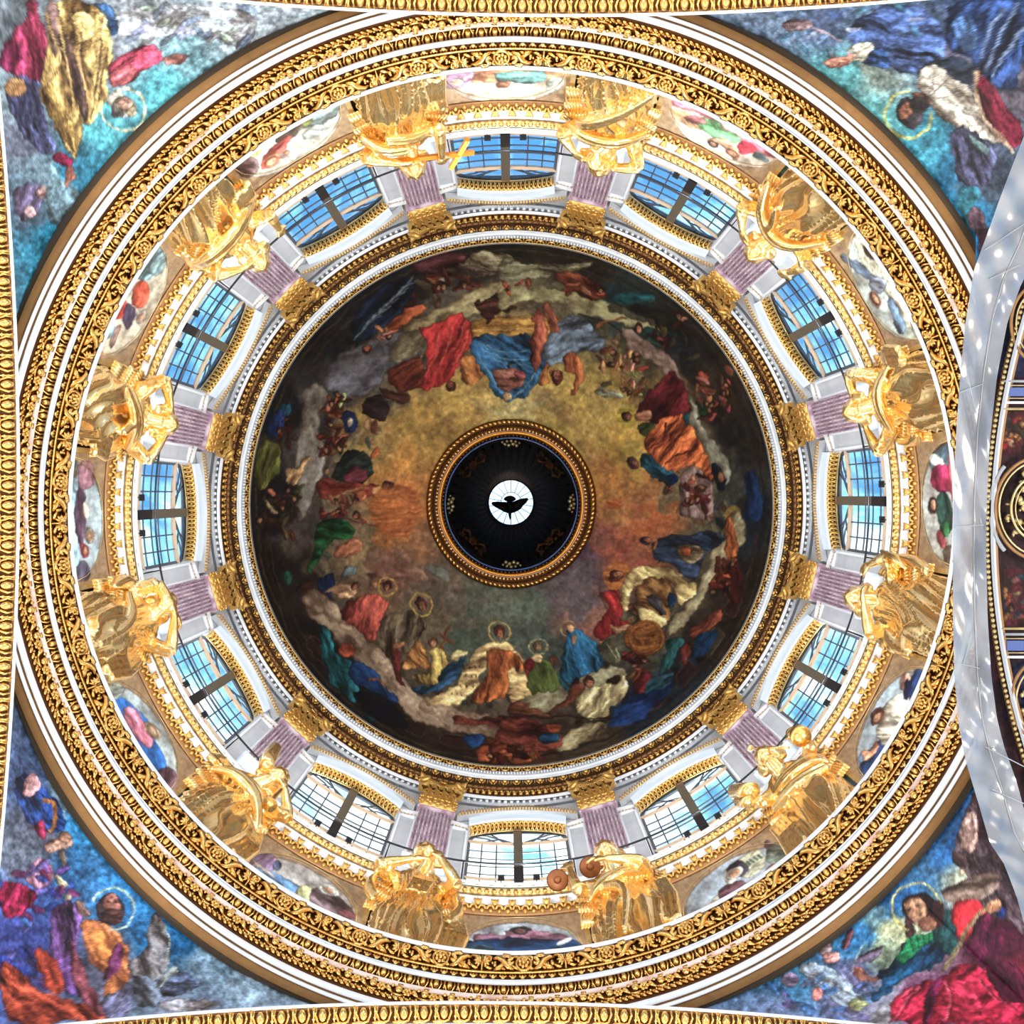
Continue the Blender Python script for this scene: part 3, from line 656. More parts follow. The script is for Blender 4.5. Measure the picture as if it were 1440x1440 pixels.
robe([(335, 700), (352, 655), (395, 650), (460, 690), (515, 770), (560, 850), (500, 870), (440, 890), (395, 950), (335, 945), (318, 850), (330, 770)], (20, 86, 116), ang=70, con=.45)
for q in ([(390, 670), (440, 760), (430, 880)], [(350, 760), (350, 860), (370, 930)], [(440, 700), (490, 790), (530, 840)]): stroke(q, 7, (54, 128, 148))
oval(362, 662, 20, 24, (196, 146, 96), con=.1); ring(355, 668, 44, 6, (180, 160, 90), 120, 320); robe([(370, 700), (400, 690), (395, 750), (375, 740)], (170, 120, 84), con=.2)
robe([(300, 940), (320, 830), (330, 940), (400, 960), (350, 980)], (30, 80, 80), con=.4)
robe([(515, 470), (560, 470), (615, 448), (640, 560), (620, 630), (670, 618), (650, 665), (600, 690), (500, 720), (478, 680), (545, 590), (560, 545)], (150, 28, 22), ang=80, con=.4)
stroke([(515, 455), (530, 500), (570, 620)], 5, (90, 40, 24)); robe([(560, 640), (600, 660), (660, 630), (680, 640), (620, 690), (575, 680)], (170, 120, 84), con=.3)
head(605, 395, 36, up=170, hair=(84, 34, 22), face=(160, 100, 64), halo=(178, 104, 26), hr=1.95, fill=True)
robe([(680, 560), (720, 420), (800, 380), (870, 420), (880, 520), (860, 650), (760, 620), (690, 600)], (134, 92, 44), con=.5, ang=40)
robe([(640, 390), (700, 350), (790, 335), (870, 355), (935, 430), (1015, 430), (990, 500), (930, 552), (905, 520), (890, 440), (800, 395), (720, 415), (665, 500), (650, 590), (625, 560), (630, 470)], (200, 172, 104), ang=30, con=.4)
robe([(690, 560), (760, 560), (830, 590), (860, 640), (830, 660), (740, 640)], (196, 168, 104), ang=25, con=.35)
robe([(740, 510), (800, 480), (870, 600), (820, 590)], (90, 84, 90), con=.4); robe([(850, 490), (900, 480), (900, 560), (870, 570)], (18, 48, 74), con=.3)
robe([(765, 240), (820, 200), (900, 178), (1020, 180), (1160, 168), (1150, 210), (1080, 260), (1030, 330), (1010, 415), (960, 415), (880, 340), (790, 320)], (44, 52, 68), ang=20, con=.4)
robe([(880, 250), (960, 235), (1050, 260), (1020, 330), (930, 320)], (150, 130, 92), con=.4); robe([(920, 255), (980, 250), (970, 295), (925, 290)], (160, 80, 24), con=.2)
head(750, 222, 30, up=190, hair=(40, 38, 46), face=(150, 90, 56), halo=(176, 108, 26), hr=1.6)
oval(740, 705, 108, 94, (140, 84, 24), con=.25, edge=.6); ring(740, 705, 84, 6, (96, 52, 14)); ring(725, 690, 40, 10, (96, 50, 14), 30, 280); ring(760, 720, 30, 7, (170, 110, 40), 0, 230)
robe([(1150, 110), (1180, 90), (1215, 180), (1225, 320), (1180, 345), (1150, 300)], (166, 88, 26), ang=90, con=.4)
figures(1150, 420, 70, 90, [(112, 48, 26), (84, 34, 22), (140, 76, 40)], 22, 41, 26)
robe([(1180, 330), (1250, 380), (1240, 500), (1190, 560), (1160, 460)], (62, 22, 20), con=.4)
robe([(960, 680), (1000, 640), (1090, 590), (1130, 560), (1140, 590), (1060, 680), (990, 720)], (138, 66, 40), con=.4)
robe([(850, 720), (930, 705), (950, 730), (900, 790), (880, 860), (830, 910), (800, 880), (850, 800)], (30, 66, 64), ang=110, con=.5)
robe([(920, 760), (970, 700), (970, 840), (930, 850)], (84, 34, 28), con=.4); figures(700, 850, 50, 60, [(140, 66, 40), (100, 34, 30)], 12, 42, 24)
robe([(680, 950), (730, 880), (790, 900), (760, 980), (690, 1010)], (90, 24, 24), con=.4)
robe([(540, 720), (560, 740), (620, 840), (600, 840)], (150, 150, 110), con=.1); robe([(590, 750), (610, 760), (620, 840), (605, 830)], (150, 150, 110), con=.1); robe([(520, 760), (540, 770), (610, 840), (590, 835)], (130, 140, 100), con=.1)
robe([(560, 1170), (590, 1080), (700, 1000), (850, 940), (900, 920), (860, 1000), (760, 1080), (640, 1160)], (16, 52, 96), con=.35, soft=3, edge=0)
robe([(730, 990), (760, 930), (850, 900), (900, 880), (860, 950), (800, 980)], (44, 92, 106), soft=3, con=.3, edge=0)
robe([(970, 780), (1030, 680), (1120, 660), (1080, 760), (1000, 820)], (18, 62, 96), soft=3, con=.3, edge=0)
robe([(385, 1080), (400, 990), (480, 960), (560, 930), (640, 880), (668, 940), (620, 1040), (540, 1110), (480, 1125)], (186, 168, 116), ang=120, con=.45)
robe([(360, 960), (400, 900), (440, 960), (410, 1000), (370, 1050), (240, 1100), (240, 1070), (330, 1040)], (96, 50, 30), con=.4)
head(460, 932, 36, up=-80, hair=(50, 28, 20), face=(190, 120, 80))
robe([(540, 930), (600, 895), (630, 905), (600, 940)], (40, 24, 20), con=.3)
robe([(30, 1030), (100, 1020), (120, 1060), (160, 1030), (175, 1040), (150, 1080), (210, 1060), (220, 1100), (330, 1090), (330, 1110), (60, 1100)], (96, 54, 32), con=.35)
stroke([(0, 1105), (300, 1110), (600, 1110)], 12, (50, 30, 22))
robe([(300, 1240), (400, 1150), (560, 1120), (570, 1150), (500, 1220), (380, 1270), (290, 1290)], (130, 112, 78), ang=-30, con=.45)
robe([(0, 1110), (120, 1110), (320, 1180), (330, 1260), (200, 1290), (0, 1290)], (96, 42, 28), con=.55); robe([(220, 1140), (310, 1150), (330, 1180), (260, 1190)], (160, 70, 26), con=.3)
robe([(190, 1210), (260, 1190), (320, 1190), (300, 1240), (210, 1250)], (20, 60, 84), con=.3)
org(*C_)
figures(1380, 1290, 120, 40, [(130, 60, 30), (84, 36, 24)], 14, 43, 26)

FIG[0] = .88
# ---- pendentives
dome_keep = canvas[int(330 * PS):int(1095 * PS), int(340 * PS):int(1100 * PS)].copy()
wash([(130, 170, (78, 172, 190)), (220, 130, (84, 178, 196)), (260, 70, (130, 180, 196)), (330, 30, (160, 176, 190)), (200, 20, (140, 150, 160)), (60, 330, (40, 140, 176)),
      (40, 300, (90, 110, 130)), (110, 230, (50, 140, 176)), (20, 60, (110, 120, 130)), (10, 140, (120, 140, 150)), (80, 270, (100, 130, 150)), (30, 200, (110, 118, 138)), (160, 80, (130, 140, 156)), (60, 240, (120, 150, 166))],
     0, 0, 470, 470, power=4, tex=.17, warp=5)
wash([(1180, 100, (92, 170, 178)), (1100, 40, (110, 136, 168)), (1160, 30, (90, 110, 150)), (1250, 60, (52, 74, 110)), (1400, 30, (30, 50, 86)), (1340, 90, (80, 80, 100)), (1230, 90, (150, 170, 160)),
      (1220, 170, (90, 166, 170)), (1300, 200, (60, 150, 176)), (1330, 250, (30, 110, 150)), (1360, 290, (30, 110, 150)), (1370, 240, (80, 76, 96)), (1420, 120, (90, 84, 96)), (1400, 260, (60, 70, 84)), (1420, 60, (36, 60, 100)), (1370, 350, (20, 100, 150))],
     970, 0, 1440, 470, power=4, tex=.17, warp=5)
wash([(120, 1170, (40, 130, 190)), (190, 1240, (30, 120, 190)), (240, 1320, (26, 116, 180)), (290, 1370, (110, 140, 160)), (340, 1400, (140, 170, 190)), (90, 1110, (100, 130, 150)), (30, 1200, (110, 120, 140)), (40, 1260, (60, 90, 160)),
      (20, 1320, (60, 70, 140)), (160, 1380, (90, 90, 110)), (200, 1400, (100, 120, 140)), (60, 1160, (110, 110, 130)), (110, 1210, (50, 120, 180)), (30, 1100, (70, 90, 130)), (240, 1420, (120, 130, 150)), (300, 1420, (120, 140, 170))],
     0, 970, 470, 1440, power=4, tex=.17, warp=5)
wash([(1330, 1180, (30, 90, 150)), (1260, 1260, (26, 96, 160)), (1200, 1320, (50, 130, 190)), (1110, 1380, (70, 150, 200)), (1100, 1420, (110, 130, 170)), (1190, 1390, (110, 110, 150)), (1240, 1330, (150, 170, 140)), (1260, 1300, (190, 196, 150)),
      (1360, 1240, (160, 170, 150)), (1370, 1130, (40, 90, 150)), (1400, 1240, (70, 60, 70)), (1420, 1160, (70, 56, 60)), (1300, 1410, (110, 60, 90)), (1420, 1400, (130, 20, 40)), (1400, 1320, (70, 24, 40)), (1250, 1410, (140, 140, 160)), (1290, 1250, (50, 110, 160))],
     970, 970, 1440, 1440, power=4, tex=.17, warp=5)
cl = dict(con=.35, freq=.4, edge=.1, soft=3)
# upper left: grey haired saint upside down in gold cloak
org(0, 0, 4)
robe([(600, 120), (700, 60), (900, 20), (1100, 20), (1440, 60), (1440, 200), (1300, 280), (1200, 200), (1000, 200), (800, 220), (650, 200)], (176, 182, 190), con=.45, freq=.5, edge=.1, soft=3)
for i in range(26):
    r_ = random.Random(i); oval(r_.uniform(650, 1420), r_.uniform(20, 240), 60, 18, r_.choice([(120, 140, 170), (190, 190, 200), (150, 150, 190), (170, 190, 170)]), ang=r_.uniform(-60, 60), con=.4, alpha=.7)
robe([(20, 480), (120, 400), (240, 460), (220, 560), (260, 700), (330, 850), (240, 880), (120, 760), (60, 640)], (78, 80, 116), con=.5)
robe([(60, 1090), (180, 1010), (260, 1080), (240, 1140), (150, 1240), (90, 1230)], (110, 96, 128), con=.5)
for x, y in ((235, 1080), (165, 1190)): oval(x, y, 34, 38, (190, 150, 150), con=.3)
robe([(260, 850), (330, 1000), (480, 1100), (460, 1200), (330, 1290), (260, 1220)], (120, 150, 164), **cl)
robe([(500, 0), (640, 60), (680, 180), (620, 200), (540, 60)], (56, 88, 130), con=.5)
robe([(60, 200), (130, 120), (150, 0), (200, 0), (230, 120), (260, 200), (250, 420), (220, 480), (130, 420), (60, 400), (10, 300)], (158, 52, 86), ang=75, con=.5)
robe([(10, 280), (60, 200), (130, 300), (60, 420), (0, 380)], (110, 36, 66), con=.5)
oval(85, 490, 60, 55, (176, 130, 84), con=.3)
robe([(600, 380), (640, 330), (780, 260), (880, 250), (920, 310), (900, 350), (800, 390), (760, 450), (680, 480), (610, 470)], (170, 60, 84), ang=-20, con=.5)
robe([(620, 400), (700, 370), (780, 380), (740, 450), (660, 490), (615, 470)], (214, 110, 120), con=.3)
robe([(900, 330), (960, 310), (1020, 300), (1085, 310), (1040, 330), (1040, 350), (980, 360), (930, 350)], (206, 140, 130), con=.3)
robe([(255, 0), (500, 0), (560, 60), (640, 220), (630, 330), (600, 420), (590, 560), (560, 640), (500, 720), (470, 700), (480, 740), (430, 880), (430, 910), (320, 740), (250, 620), (220, 520), (230, 420), (260, 300)], (176, 144, 86), ang=84, con=.6, freq=.8)
robe([(250, 0), (320, 0), (350, 140), (330, 280), (300, 330), (262, 160)], (104, 78, 74), con=.5)
robe([(320, 160), (380, 200), (470, 420), (500, 640), (490, 720), (450, 620), (400, 440), (330, 260)], (92, 68, 62), ang=80, con=.6)
robe([(230, 430), (300, 480), (330, 600), (420, 700), (440, 880), (330, 740), (250, 640)], (160, 128, 70), con=.5)
robe([(390, 80), (500, 60), (540, 120), (520, 230), (440, 240), (400, 160)], (206, 176, 112), con=.25)
for q in ([(330, 100), (360, 300), (400, 460), (420, 600)], [(560, 90), (560, 300), (520, 500), (500, 680)], [(260, 60), (300, 240), (360, 340), (250, 480)], [(600, 260), (560, 420), (540, 560)], [(440, 180), (450, 330), (480, 480)]): stroke(q, 15, (216, 184, 118)); stroke([(x + 13, y) for x, y in q], 7, (86, 60, 40))
robe([(290, 870), (350, 850), (420, 900), (410, 950), (360, 940), (310, 900)], (156, 36, 84), con=.4)
robe([(380, 940), (420, 930), (430, 1010), (400, 1000), (390, 1060), (360, 1040), (370, 980)], (210, 140, 120), con=.3)
robe([(600, 520), (660, 490), (700, 520), (690, 570), (640, 600), (590, 580)], (200, 196, 180), con=.3)
oval(690, 600, 68, 62, (148, 142, 130), con=.4); oval(700, 585, 36, 40, (206, 160, 140), con=.25); oval(735, 630, 30, 26, (190, 180, 150), con=.3); oval(660, 640, 36, 26, (120, 120, 120), con=.4)
stroke([(690, 560), (720, 580)], 6, (90, 60, 56)); ring(697, 615, 122, 14, (250, 246, 200), -110, 190)
# upper right: dark haired saint in blue
org(1080, 0, 4)
robe([(420, 180), (560, 60), (700, 20), (900, 60), (1000, 200), (980, 400), (860, 420), (700, 380), (540, 360), (480, 280)], (66, 84, 130), con=.6, freq=1.2)
for i in range(30):
    r_ = random.Random(i + 70); oval(r_.uniform(30, 900), r_.uniform(20, 330), 50, 16, r_.choice([(120, 150, 190), (56, 80, 130), (60, 110, 130), (170, 170, 190)]), ang=r_.uniform(-60, 60), con=.4, alpha=.55)
robe([(70, 150), (140, 100), (240, 110), (250, 160), (150, 185)], (190, 160, 170), con=.4); stroke([(250, 150), (420, 230)], 16, (170, 150, 160))
robe([(980, 60), (1120, 0), (1440, 0), (1440, 240), (1400, 520), (1260, 480), (1180, 380), (1100, 300), (1000, 300)], (44, 66, 112), ang=110, con=.6, freq=.8)
for q in ([(1400, 20), (1300, 200), (1230, 400)], [(1330, 40), (1230, 180), (1200, 330)], [(1440, 150), (1330, 300), (1260, 430)]): stroke(q, 20, (110, 130, 166))
robe([(1020, 100), (1120, 80), (1190, 180), (1160, 300), (1060, 280)], (80, 116, 170), con=.4)
robe([(840, 380), (1000, 300), (1150, 360), (1170, 440), (1100, 520), (920, 520), (850, 470)], (34, 40, 52), con=.5)
robe([(310, 350), (360, 310), (430, 330), (450, 290), (500, 290), (500, 340), (440, 370), (390, 385), (330, 365)], (206, 140, 120), con=.3)
robe([(430, 300), (470, 240), (540, 235), (600, 260), (560, 320), (500, 360), (470, 350), (500, 310), (480, 280)], (196, 190, 170), con=.4)
robe([(540, 340), (600, 260), (680, 300), (700, 360), (640, 385)], (66, 110, 180), con=.5)
robe([(840, 500), (850, 400), (900, 350), (960, 370), (1020, 440), (1130, 490), (1160, 560), (1200, 640), (1260, 720), (1320, 770), (1300, 812), (1180, 770), (1080, 720), (980, 690), (920, 610), (880, 560)], (206, 198, 182), ang=40, con=.4)
for q in ([(900, 540), (930, 480), (930, 400)], [(910, 540), (980, 480), (1030, 430)], [(910, 545), (1000, 550), (1110, 490)]): stroke(q, 7, (110, 96, 90))
robe([(1020, 740), (1100, 700), (1200, 770), (1290, 830), (1260, 1000), (1200, 1060), (1100, 1040), (1060, 1000)], (74, 72, 98), con=.5)
robe([(1100, 740), (1180, 780), (1280, 850), (1200, 870)], (120, 150, 150), con=.4)
robe([(1160, 400), (1185, 395), (1320, 560), (1440, 720), (1440, 800), (1370, 850), (1280, 770), (1190, 620)], (104, 26, 44), con=.35)
stroke([(1170, 400), (1170, 560), (1220, 680), (1310, 770), (1380, 860)], 26, (206, 180, 150))
for i in range(4): stroke([(1255 + i * 14, 740 + i * 16), (1310 + i * 10, 730 + i * 16)], 11, (196, 140, 110))
robe([(1050, 1060), (1180, 1050), (1210, 1100), (1160, 1180), (1130, 1320), (1180, 1400), (1100, 1300)], (60, 150, 176), **cl)
robe([(1120, 1180), (1200, 1150), (1240, 1300), (1190, 1360), (1130, 1270)], (96, 70, 80), con=.5)
robe([(800, 530), (840, 510), (910, 540), (915, 600), (870, 640), (830, 600)], (110, 70, 50), con=.4)
oval(790, 640, 92, 76, (46, 38, 40), ang=60, con=.5); oval(770, 625, 40, 52, (150, 96, 70), ang=40, con=.3); stroke([(770, 600), (790, 650)], 6, (70, 40, 34)); oval(850, 590, 56, 46, (50, 42, 42), con=.5)
ring(785, 645, 132, 15, (236, 226, 120), -5, 280)
# lower left: bearded saint in orange and violet
org(0, 1080, 4)
robe([(60, 60), (150, 20), (230, 80), (380, 280), (370, 330), (290, 370), (210, 330), (130, 300), (100, 160)], (46, 78, 150), con=.5)
robe([(120, 100), (150, 20), (210, 30), (235, 90), (180, 160), (130, 160)], (206, 150, 150), con=.35); stroke([(240, 175), (300, 190), (320, 260), (300, 330), (270, 350)], 26, (206, 130, 70))
robe([(190, 310), (250, 280), (260, 380), (220, 400)], (150, 40, 70), con=.4)
robe([(240, 440), (300, 380), (400, 370), (410, 420), (360, 460), (260, 480)], (214, 164, 140), con=.35); oval(360, 385, 40, 36, (206, 150, 120), con=.3); robe([(330, 450), (375, 470), (365, 570), (320, 510)], (176, 170, 160), con=.4)
robe([(130, 600), (190, 500), (260, 500), (310, 600), (260, 680), (180, 670)], (190, 130, 150), con=.4); oval(240, 560, 38, 42, (180, 110, 110), con=.3)
robe([(290, 600), (330, 590), (410, 700), (390, 770), (330, 690)], (206, 196, 160), con=.3)
for i in range(60):
    r_ = random.Random(i + 170); oval(r_.uniform(0, 420), r_.uniform(520, 1300), 46, 20, r_.choice([(40, 70, 170), (110, 60, 130), (130, 40, 90), (60, 110, 180), (90, 80, 140), (40, 50, 120)]), ang=r_.uniform(-70, 70), con=.5, alpha=.75)
robe([(0, 620), (90, 640), (210, 690), (200, 760), (100, 840), (0, 850)], (156, 30, 70), con=.5)
robe([(300, 760), (420, 740), (470, 850), (420, 1000), (480, 1200), (420, 1300), (300, 1200), (270, 950)], (96, 60, 110), con=.6)
robe([(450, 850), (540, 850), (650, 900), (720, 1000), (735, 1120), (700, 1230), (600, 1310), (570, 1260), (610, 1180), (540, 1130), (470, 980)], (176, 100, 56), ang=60, con=.45)
robe([(640, 1000), (690, 960), (700, 1050), (640, 1180), (560, 1200), (600, 1120)], (92, 40, 70), con=.5)
robe([(490, 900), (600, 920), (650, 1000), (620, 1080), (540, 1060)], (206, 120, 56), con=.3)
robe([(180, 1020), (240, 1010), (330, 1110), (360, 1250), (300, 1290), (210, 1150)], (190, 70, 44), con=.4)
robe([(0, 1080), (80, 1100), (200, 1260), (420, 1300), (600, 1400), (600, 1440), (400, 1420), (200, 1440), (60, 1440), (0, 1300)], (176, 70, 44), ang=35, con=.6)
robe([(380, 920), (460, 1100), (560, 1300), (580, 1420), (440, 1300), (400, 1150)], (140, 70, 80), con=.5)
robe([(410, 740), (450, 740), (520, 830), (450, 850)], (190, 150, 140), con=.4)
robe([(850, 830), (890, 790), (940, 900), (970, 1020), (940, 1130), (860, 1200), (740, 1200), (720, 1100), (810, 1030), (830, 920)], (118, 110, 110), ang=75, con=.5); stroke([(930, 880), (960, 960), (940, 1110), (890, 1180)], 10, (190, 206, 200))
robe([(740, 1150), (880, 1180), (940, 1290), (840, 1360), (740, 1300)], (110, 116, 130), con=.5)
robe([(890, 1190), (960, 1130), (1040, 1150), (1130, 1200), (1080, 1260), (960, 1290), (890, 1260)], (70, 76, 96), con=.7); robe([(870, 1210), (960, 1100), (1010, 1130), (950, 1180), (880, 1240)], (190, 206, 206), con=.4)
robe([(560, 1290), (700, 1230), (760, 1340), (640, 1440), (560, 1380)], (100, 96, 120), con=.5); robe([(880, 1310), (1100, 1290), (1300, 1330), (1100, 1370), (940, 1370)], (150, 140, 140), con=.4)
oval(620, 795, 82, 92, (56, 40, 46), con=.5); oval(625, 760, 52, 52, (176, 110, 96), con=.3); stroke([(625, 740), (625, 800)], 8, (206, 150, 130)); oval(630, 835, 60, 46, (80, 46, 44), con=.5)
for s_ in (-20, 22): oval(625 + s_, 752, 9, 5, (60, 30, 30), n=6, edge=0, con=0)
ring(635, 793, 120, 13, (206, 236, 214), -160, 100)
# lower right: young saint in green and red with staff
org(1080, 1080, 4)
robe([(1160, 100), (1200, 180), (1260, 380), (1400, 640), (1440, 900), (1440, 960), (1300, 780), (1100, 740), (980, 740), (960, 680), (1080, 640), (1120, 600), (1060, 560), (1030, 520), (1030, 470), (1120, 240)], (86, 66, 70), ang=60, con=.6)
robe([(1110, 260), (1180, 220), (1200, 380), (1140, 480), (1080, 440), (1070, 340)], (220, 176, 160), con=.35)
robe([(1020, 520), (1050, 460), (1100, 480), (1130, 560), (1070, 560)], (70, 50, 46), con=.5); robe([(1060, 580), (1110, 560), (1100, 610)], (226, 196, 160), con=.2)
robe([(960, 700), (1100, 620), (1260, 560), (1320, 640), (1200, 760), (1000, 760)], (120, 96, 84), con=.5)
robe([(470, 1090), (520, 1060), (600, 1010), (670, 1010), (600, 1080), (500, 1110)], (110, 90, 110), con=.4); robe([(400, 1000), (450, 890), (490, 910), (440, 1030)], (150, 96, 110), con=.4)
oval(320, 1010, 42, 52, (206, 180, 190), con=.35); robe([(300, 1040), (400, 1030), (410, 1090), (330, 1110)], (216, 150, 140), con=.3)
robe([(150, 1120), (240, 1080), (400, 1150), (580, 1320), (470, 1370), (280, 1250)], (170, 186, 200), con=.3)
robe([(430, 1310), (520, 1280), (580, 1310), (470, 1380)], (190, 196, 130), con=.3)
for i in range(34):
    r_ = random.Random(i + 270); oval(r_.uniform(0, 600), r_.uniform(1150, 1430), 46, 18, r_.choice([(60, 110, 170), (110, 90, 150), (150, 150, 190), (90, 130, 190)]), ang=r_.uniform(-60, 60), con=.5, alpha=.6)
oval(120, 1190, 60, 40, (190, 140, 170), con=.4, alpha=.8); oval(275, 1270, 34, 40, (220, 130, 120), con=.3)
robe([(470, 1130), (520, 1110), (560, 1170), (640, 1180), (620, 1200), (520, 1200), (480, 1180)], (190, 120, 100), con=.3); stroke([(530, 1000), (480, 1090), (480, 1160)], 6, (206, 206, 190))
robe([(600, 1160), (700, 1100), (760, 970), (880, 940), (980, 960), (1000, 1080), (900, 1130), (760, 1180), (620, 1320), (560, 1290), (660, 1200)], (22, 66, 96), con=.55)
robe([(690, 1100), (760, 1000), (780, 950), (880, 930), (960, 900), (940, 960), (860, 1020), (780, 1100)], (30, 122, 72), ang=-30, con=.5)
robe([(900, 900), (980, 780), (1060, 800), (1060, 1000), (1000, 1080), (940, 980)], (30, 60, 60), con=.5)
for i in range(5): stroke([(800 + i * 34, 950 - i * 8), (820 + i * 30, 1030 - i * 12)], 8, (16, 66, 48))
robe([(1030, 780), (1120, 730), (1220, 760), (1230, 850), (1150, 920), (1090, 980), (1050, 900)], (206, 26, 40), con=.4)
robe([(1200, 800), (1320, 860), (1340, 1000), (1300, 1080), (1160, 1100), (1100, 1000)], (96, 22, 56), con=.4); robe([(1260, 760), (1340, 790), (1330, 840), (1270, 830)], (30, 50, 110), con=.3)
robe([(980, 1180), (1060, 1090), (1200, 1120), (1300, 1180), (1260, 1260), (1440, 1330), (1440, 1440), (680, 1440), (670, 1360), (720, 1280), (860, 1200)], (170, 22, 52), ang=-40, con=.55)
robe([(970, 1250), (1050, 1180), (1140, 1200), (1210, 1330), (1200, 1440), (960, 1440), (930, 1340)], (214, 40, 74), con=.35)
robe([(1190, 1100), (1400, 1080), (1440, 1200), (1440, 1330), (1300, 1300)], (84, 20, 44), con=.5); robe([(900, 1220), (980, 1160), (960, 1250), (900, 1440), (860, 1420)], (110, 26, 66), con=.5)
for q in ([(1000, 1200), (1030, 1300), (990, 1430)], [(860, 1220), (760, 1320), (700, 1420)], [(1180, 1180), (1260, 1280), (1400, 1360)], [(820, 1240), (740, 1290)]): stroke(q, 14, (230, 90, 110)); stroke([(x + 16, y + 8) for x, y in q], 9, (96, 14, 40))
robe([(600, 1360), (680, 1310), (690, 1440), (560, 1440)], (206, 206, 216), **cl)
stroke([(990, 1130), (1080, 960), (1190, 820), (1240, 780)], 30, (176, 150, 110))
robe([(1230, 760), (1290, 735), (1320, 770), (1300, 810), (1230, 820)], (206, 150, 110), con=.3)
for i in range(4): stroke([(1240 + i * 20, 800), (1250 + i * 20, 765)], 8, (150, 90, 60))
oval(850, 790, 100, 92, (66, 36, 34), con=.5); robe([(760, 860), (800, 850), (830, 950), (770, 955)], (66, 36, 34), con=.5); robe([(900, 730), (1000, 760), (980, 900), (920, 880)], (70, 38, 34), con=.5)
robe([(765, 780), (790, 735), (850, 730), (890, 770), (890, 830), (850, 880), (810, 870), (775, 830)], (214, 158, 118), con=.2)
robe([(830, 870), (890, 820), (940, 850), (940, 900), (870, 925)], (196, 130, 100), con=.2)
for x, y in ((785, 793), (832, 775)): oval(x, y, 13, 7, (70, 36, 30), ang=-20, n=8, edge=0, con=0)
stroke([(805, 785), (806, 820), (818, 825)], 6, (150, 90, 70)); stroke([(808, 848), (840, 838)], 6, (170, 60, 60)); ring(832, 785, 140, 13, (246, 230, 130), 110, 350)
_yy, _xx = np.mgrid[int(330 * PS):int(1095 * PS), int(340 * PS):int(1100 * PS)] / PS
_m = ((_xx - 720) ** 2 + (_yy - 711) ** 2 < 384 ** 2)[..., None]
canvas[int(330 * PS):int(1095 * PS), int(340 * PS):int(1100 * PS)] = np.where(_m, dome_keep, canvas[int(330 * PS):int(1095 * PS), int(340 * PS):int(1100 * PS)])
org(0, 0, 1)
robe([(1375, 320), (1440, 320), (1440, 1180), (1375, 1180)], (52, 30, 36), smooth=0, edge=0, con=.3)
for y0, y1 in ((578, 640), (800, 882)):
    robe([(1404, y0), (1440, y0), (1440, y1), (1402, y1)], (70, 26, 32), smooth=0, con=.4)
    figures(1424, (y0 + y1) / 2, 14, (y1 - y0) * .36, [(150, 40, 44), (170, 130, 90), (60, 50, 44), (120, 70, 50), (40, 50, 70)], 16, int(y0), 7)
robe([(1410, 440), (1440, 430), (1440, 530), (1404, 532)], (34, 34, 60), smooth=0, con=.3); robe([(1404, 930), (1440, 930), (1440, 1010), (1412, 1010)], (34, 34, 62), smooth=0, con=.3)
FIG[0] = 1.0; FIG[1] = .6
# ---- lunettes: local frame (u right, v up from the lower edge) in photo pixels about the bay
BEIGE = (186, 156, 120)
DK, FL, GY, BR = (60, 40, 34), (200, 150, 118), (200, 196, 190), (120, 72, 50)
HEADS = {3: [(0, 34, 9, (44, 40, 46), (120, 84, 80))], 2: [(6, 26, 12, GY, FL)], 1: [(-4, 34, 10, BR, FL)], 0: [(0, 30, 9, DK, FL)], -1: [(-6, 30, 9, BR, FL)], -2: [(-26, 30, 8, BR, FL), (4, 32, 7, DK, FL)], -3: [(66, 12, 8, GY, FL), (2, 20, 7, BR, FL)], -4: [(36, 24, 10, (210, 110, 80), (240, 180, 140)), (12, 26, 8, GY, FL)],
         -5: [(12, 32, 9, GY, FL)], 6: [(22, 27, 9, GY, FL), (42, 18, 7, (150, 60, 70), FL)], 5: [(2, 30, 10, (150, 120, 90), (226, 196, 160))], 4: [(32, 32, 9, GY, FL)]}
def lun(k, fn):
    deg = 30 * k - 1.05; a = math.radians(deg)
    cx, cy = 720.3, 720.6
    er = (math.cos(a), math.sin(a)); tx = (er[1], -er[0])       # viewer's right when the figure's head is up
    def W(u, v):                                                   # u in [-88,88], v in [0,50]; arc-following
        r = 622 - v; w = a - u / 600.0
        return ((cx + r * math.cos(w)), (cy + r * math.sin(w)))
    CUR[:] = [0, 0, 1.0]
    def P(pts): return [W(u, v) for u, v in pts]
    def area(pts, col, **kw): kw.setdefault('con', .42); kw.setdefault('smooth', 1); robe(P(pts), col, **kw)
    area([(u, v) for u, v in [(-96, -12), (-48, -12), (0, -12), (48, -12), (96, -12), (96, 56), (48, 56), (0, 56), (-48, 56), (-96, 56)]], BEIGE, smooth=0, edge=0, con=.03, fine=.02)
    seg = [(-84 + 168 * i / 28, 0) for i in range(29)]
    top = [(x, 2 + 44 * math.sqrt(max(0, 1 - (x / 84.0) ** 2))) for x, _ in seg]
    fn(area, [(-84, -12)] + top + [(84, -12)])
    hd_ = HEADS[k]; CUR[:] = [0, 0, 1.0]
    for u_, v_, r_, ha_, fa_ in hd_:
        x_, y_ = W(u_, v_); up_ = math.degrees(math.atan2(-er[1], -er[0])); oval(x_, y_, r_ * 1.25, r_ * .62, ha_, ang=up_ + 90, con=.3); oval(x_, y_, r_ * .8, r_ * .42, fa_, ang=up_ + 90, con=.15, edge=.25)
        for e_ in (-.3, .3): oval(x_ + math.cos(math.radians(up_ + 90)) * r_ * e_, y_ + math.sin(math.radians(up_ + 90)) * r_ * e_, .9, .6, (60, 34, 28), n=6, edge=0, con=0)
    for s_ in (0,): stroke(P(top[::2]), 1.3, (110, 84, 60))
def sky(area, s, c, c2=None):
    area(s, c, smooth=0, edge=0, con=.10, freq=.3)
LUN = {}
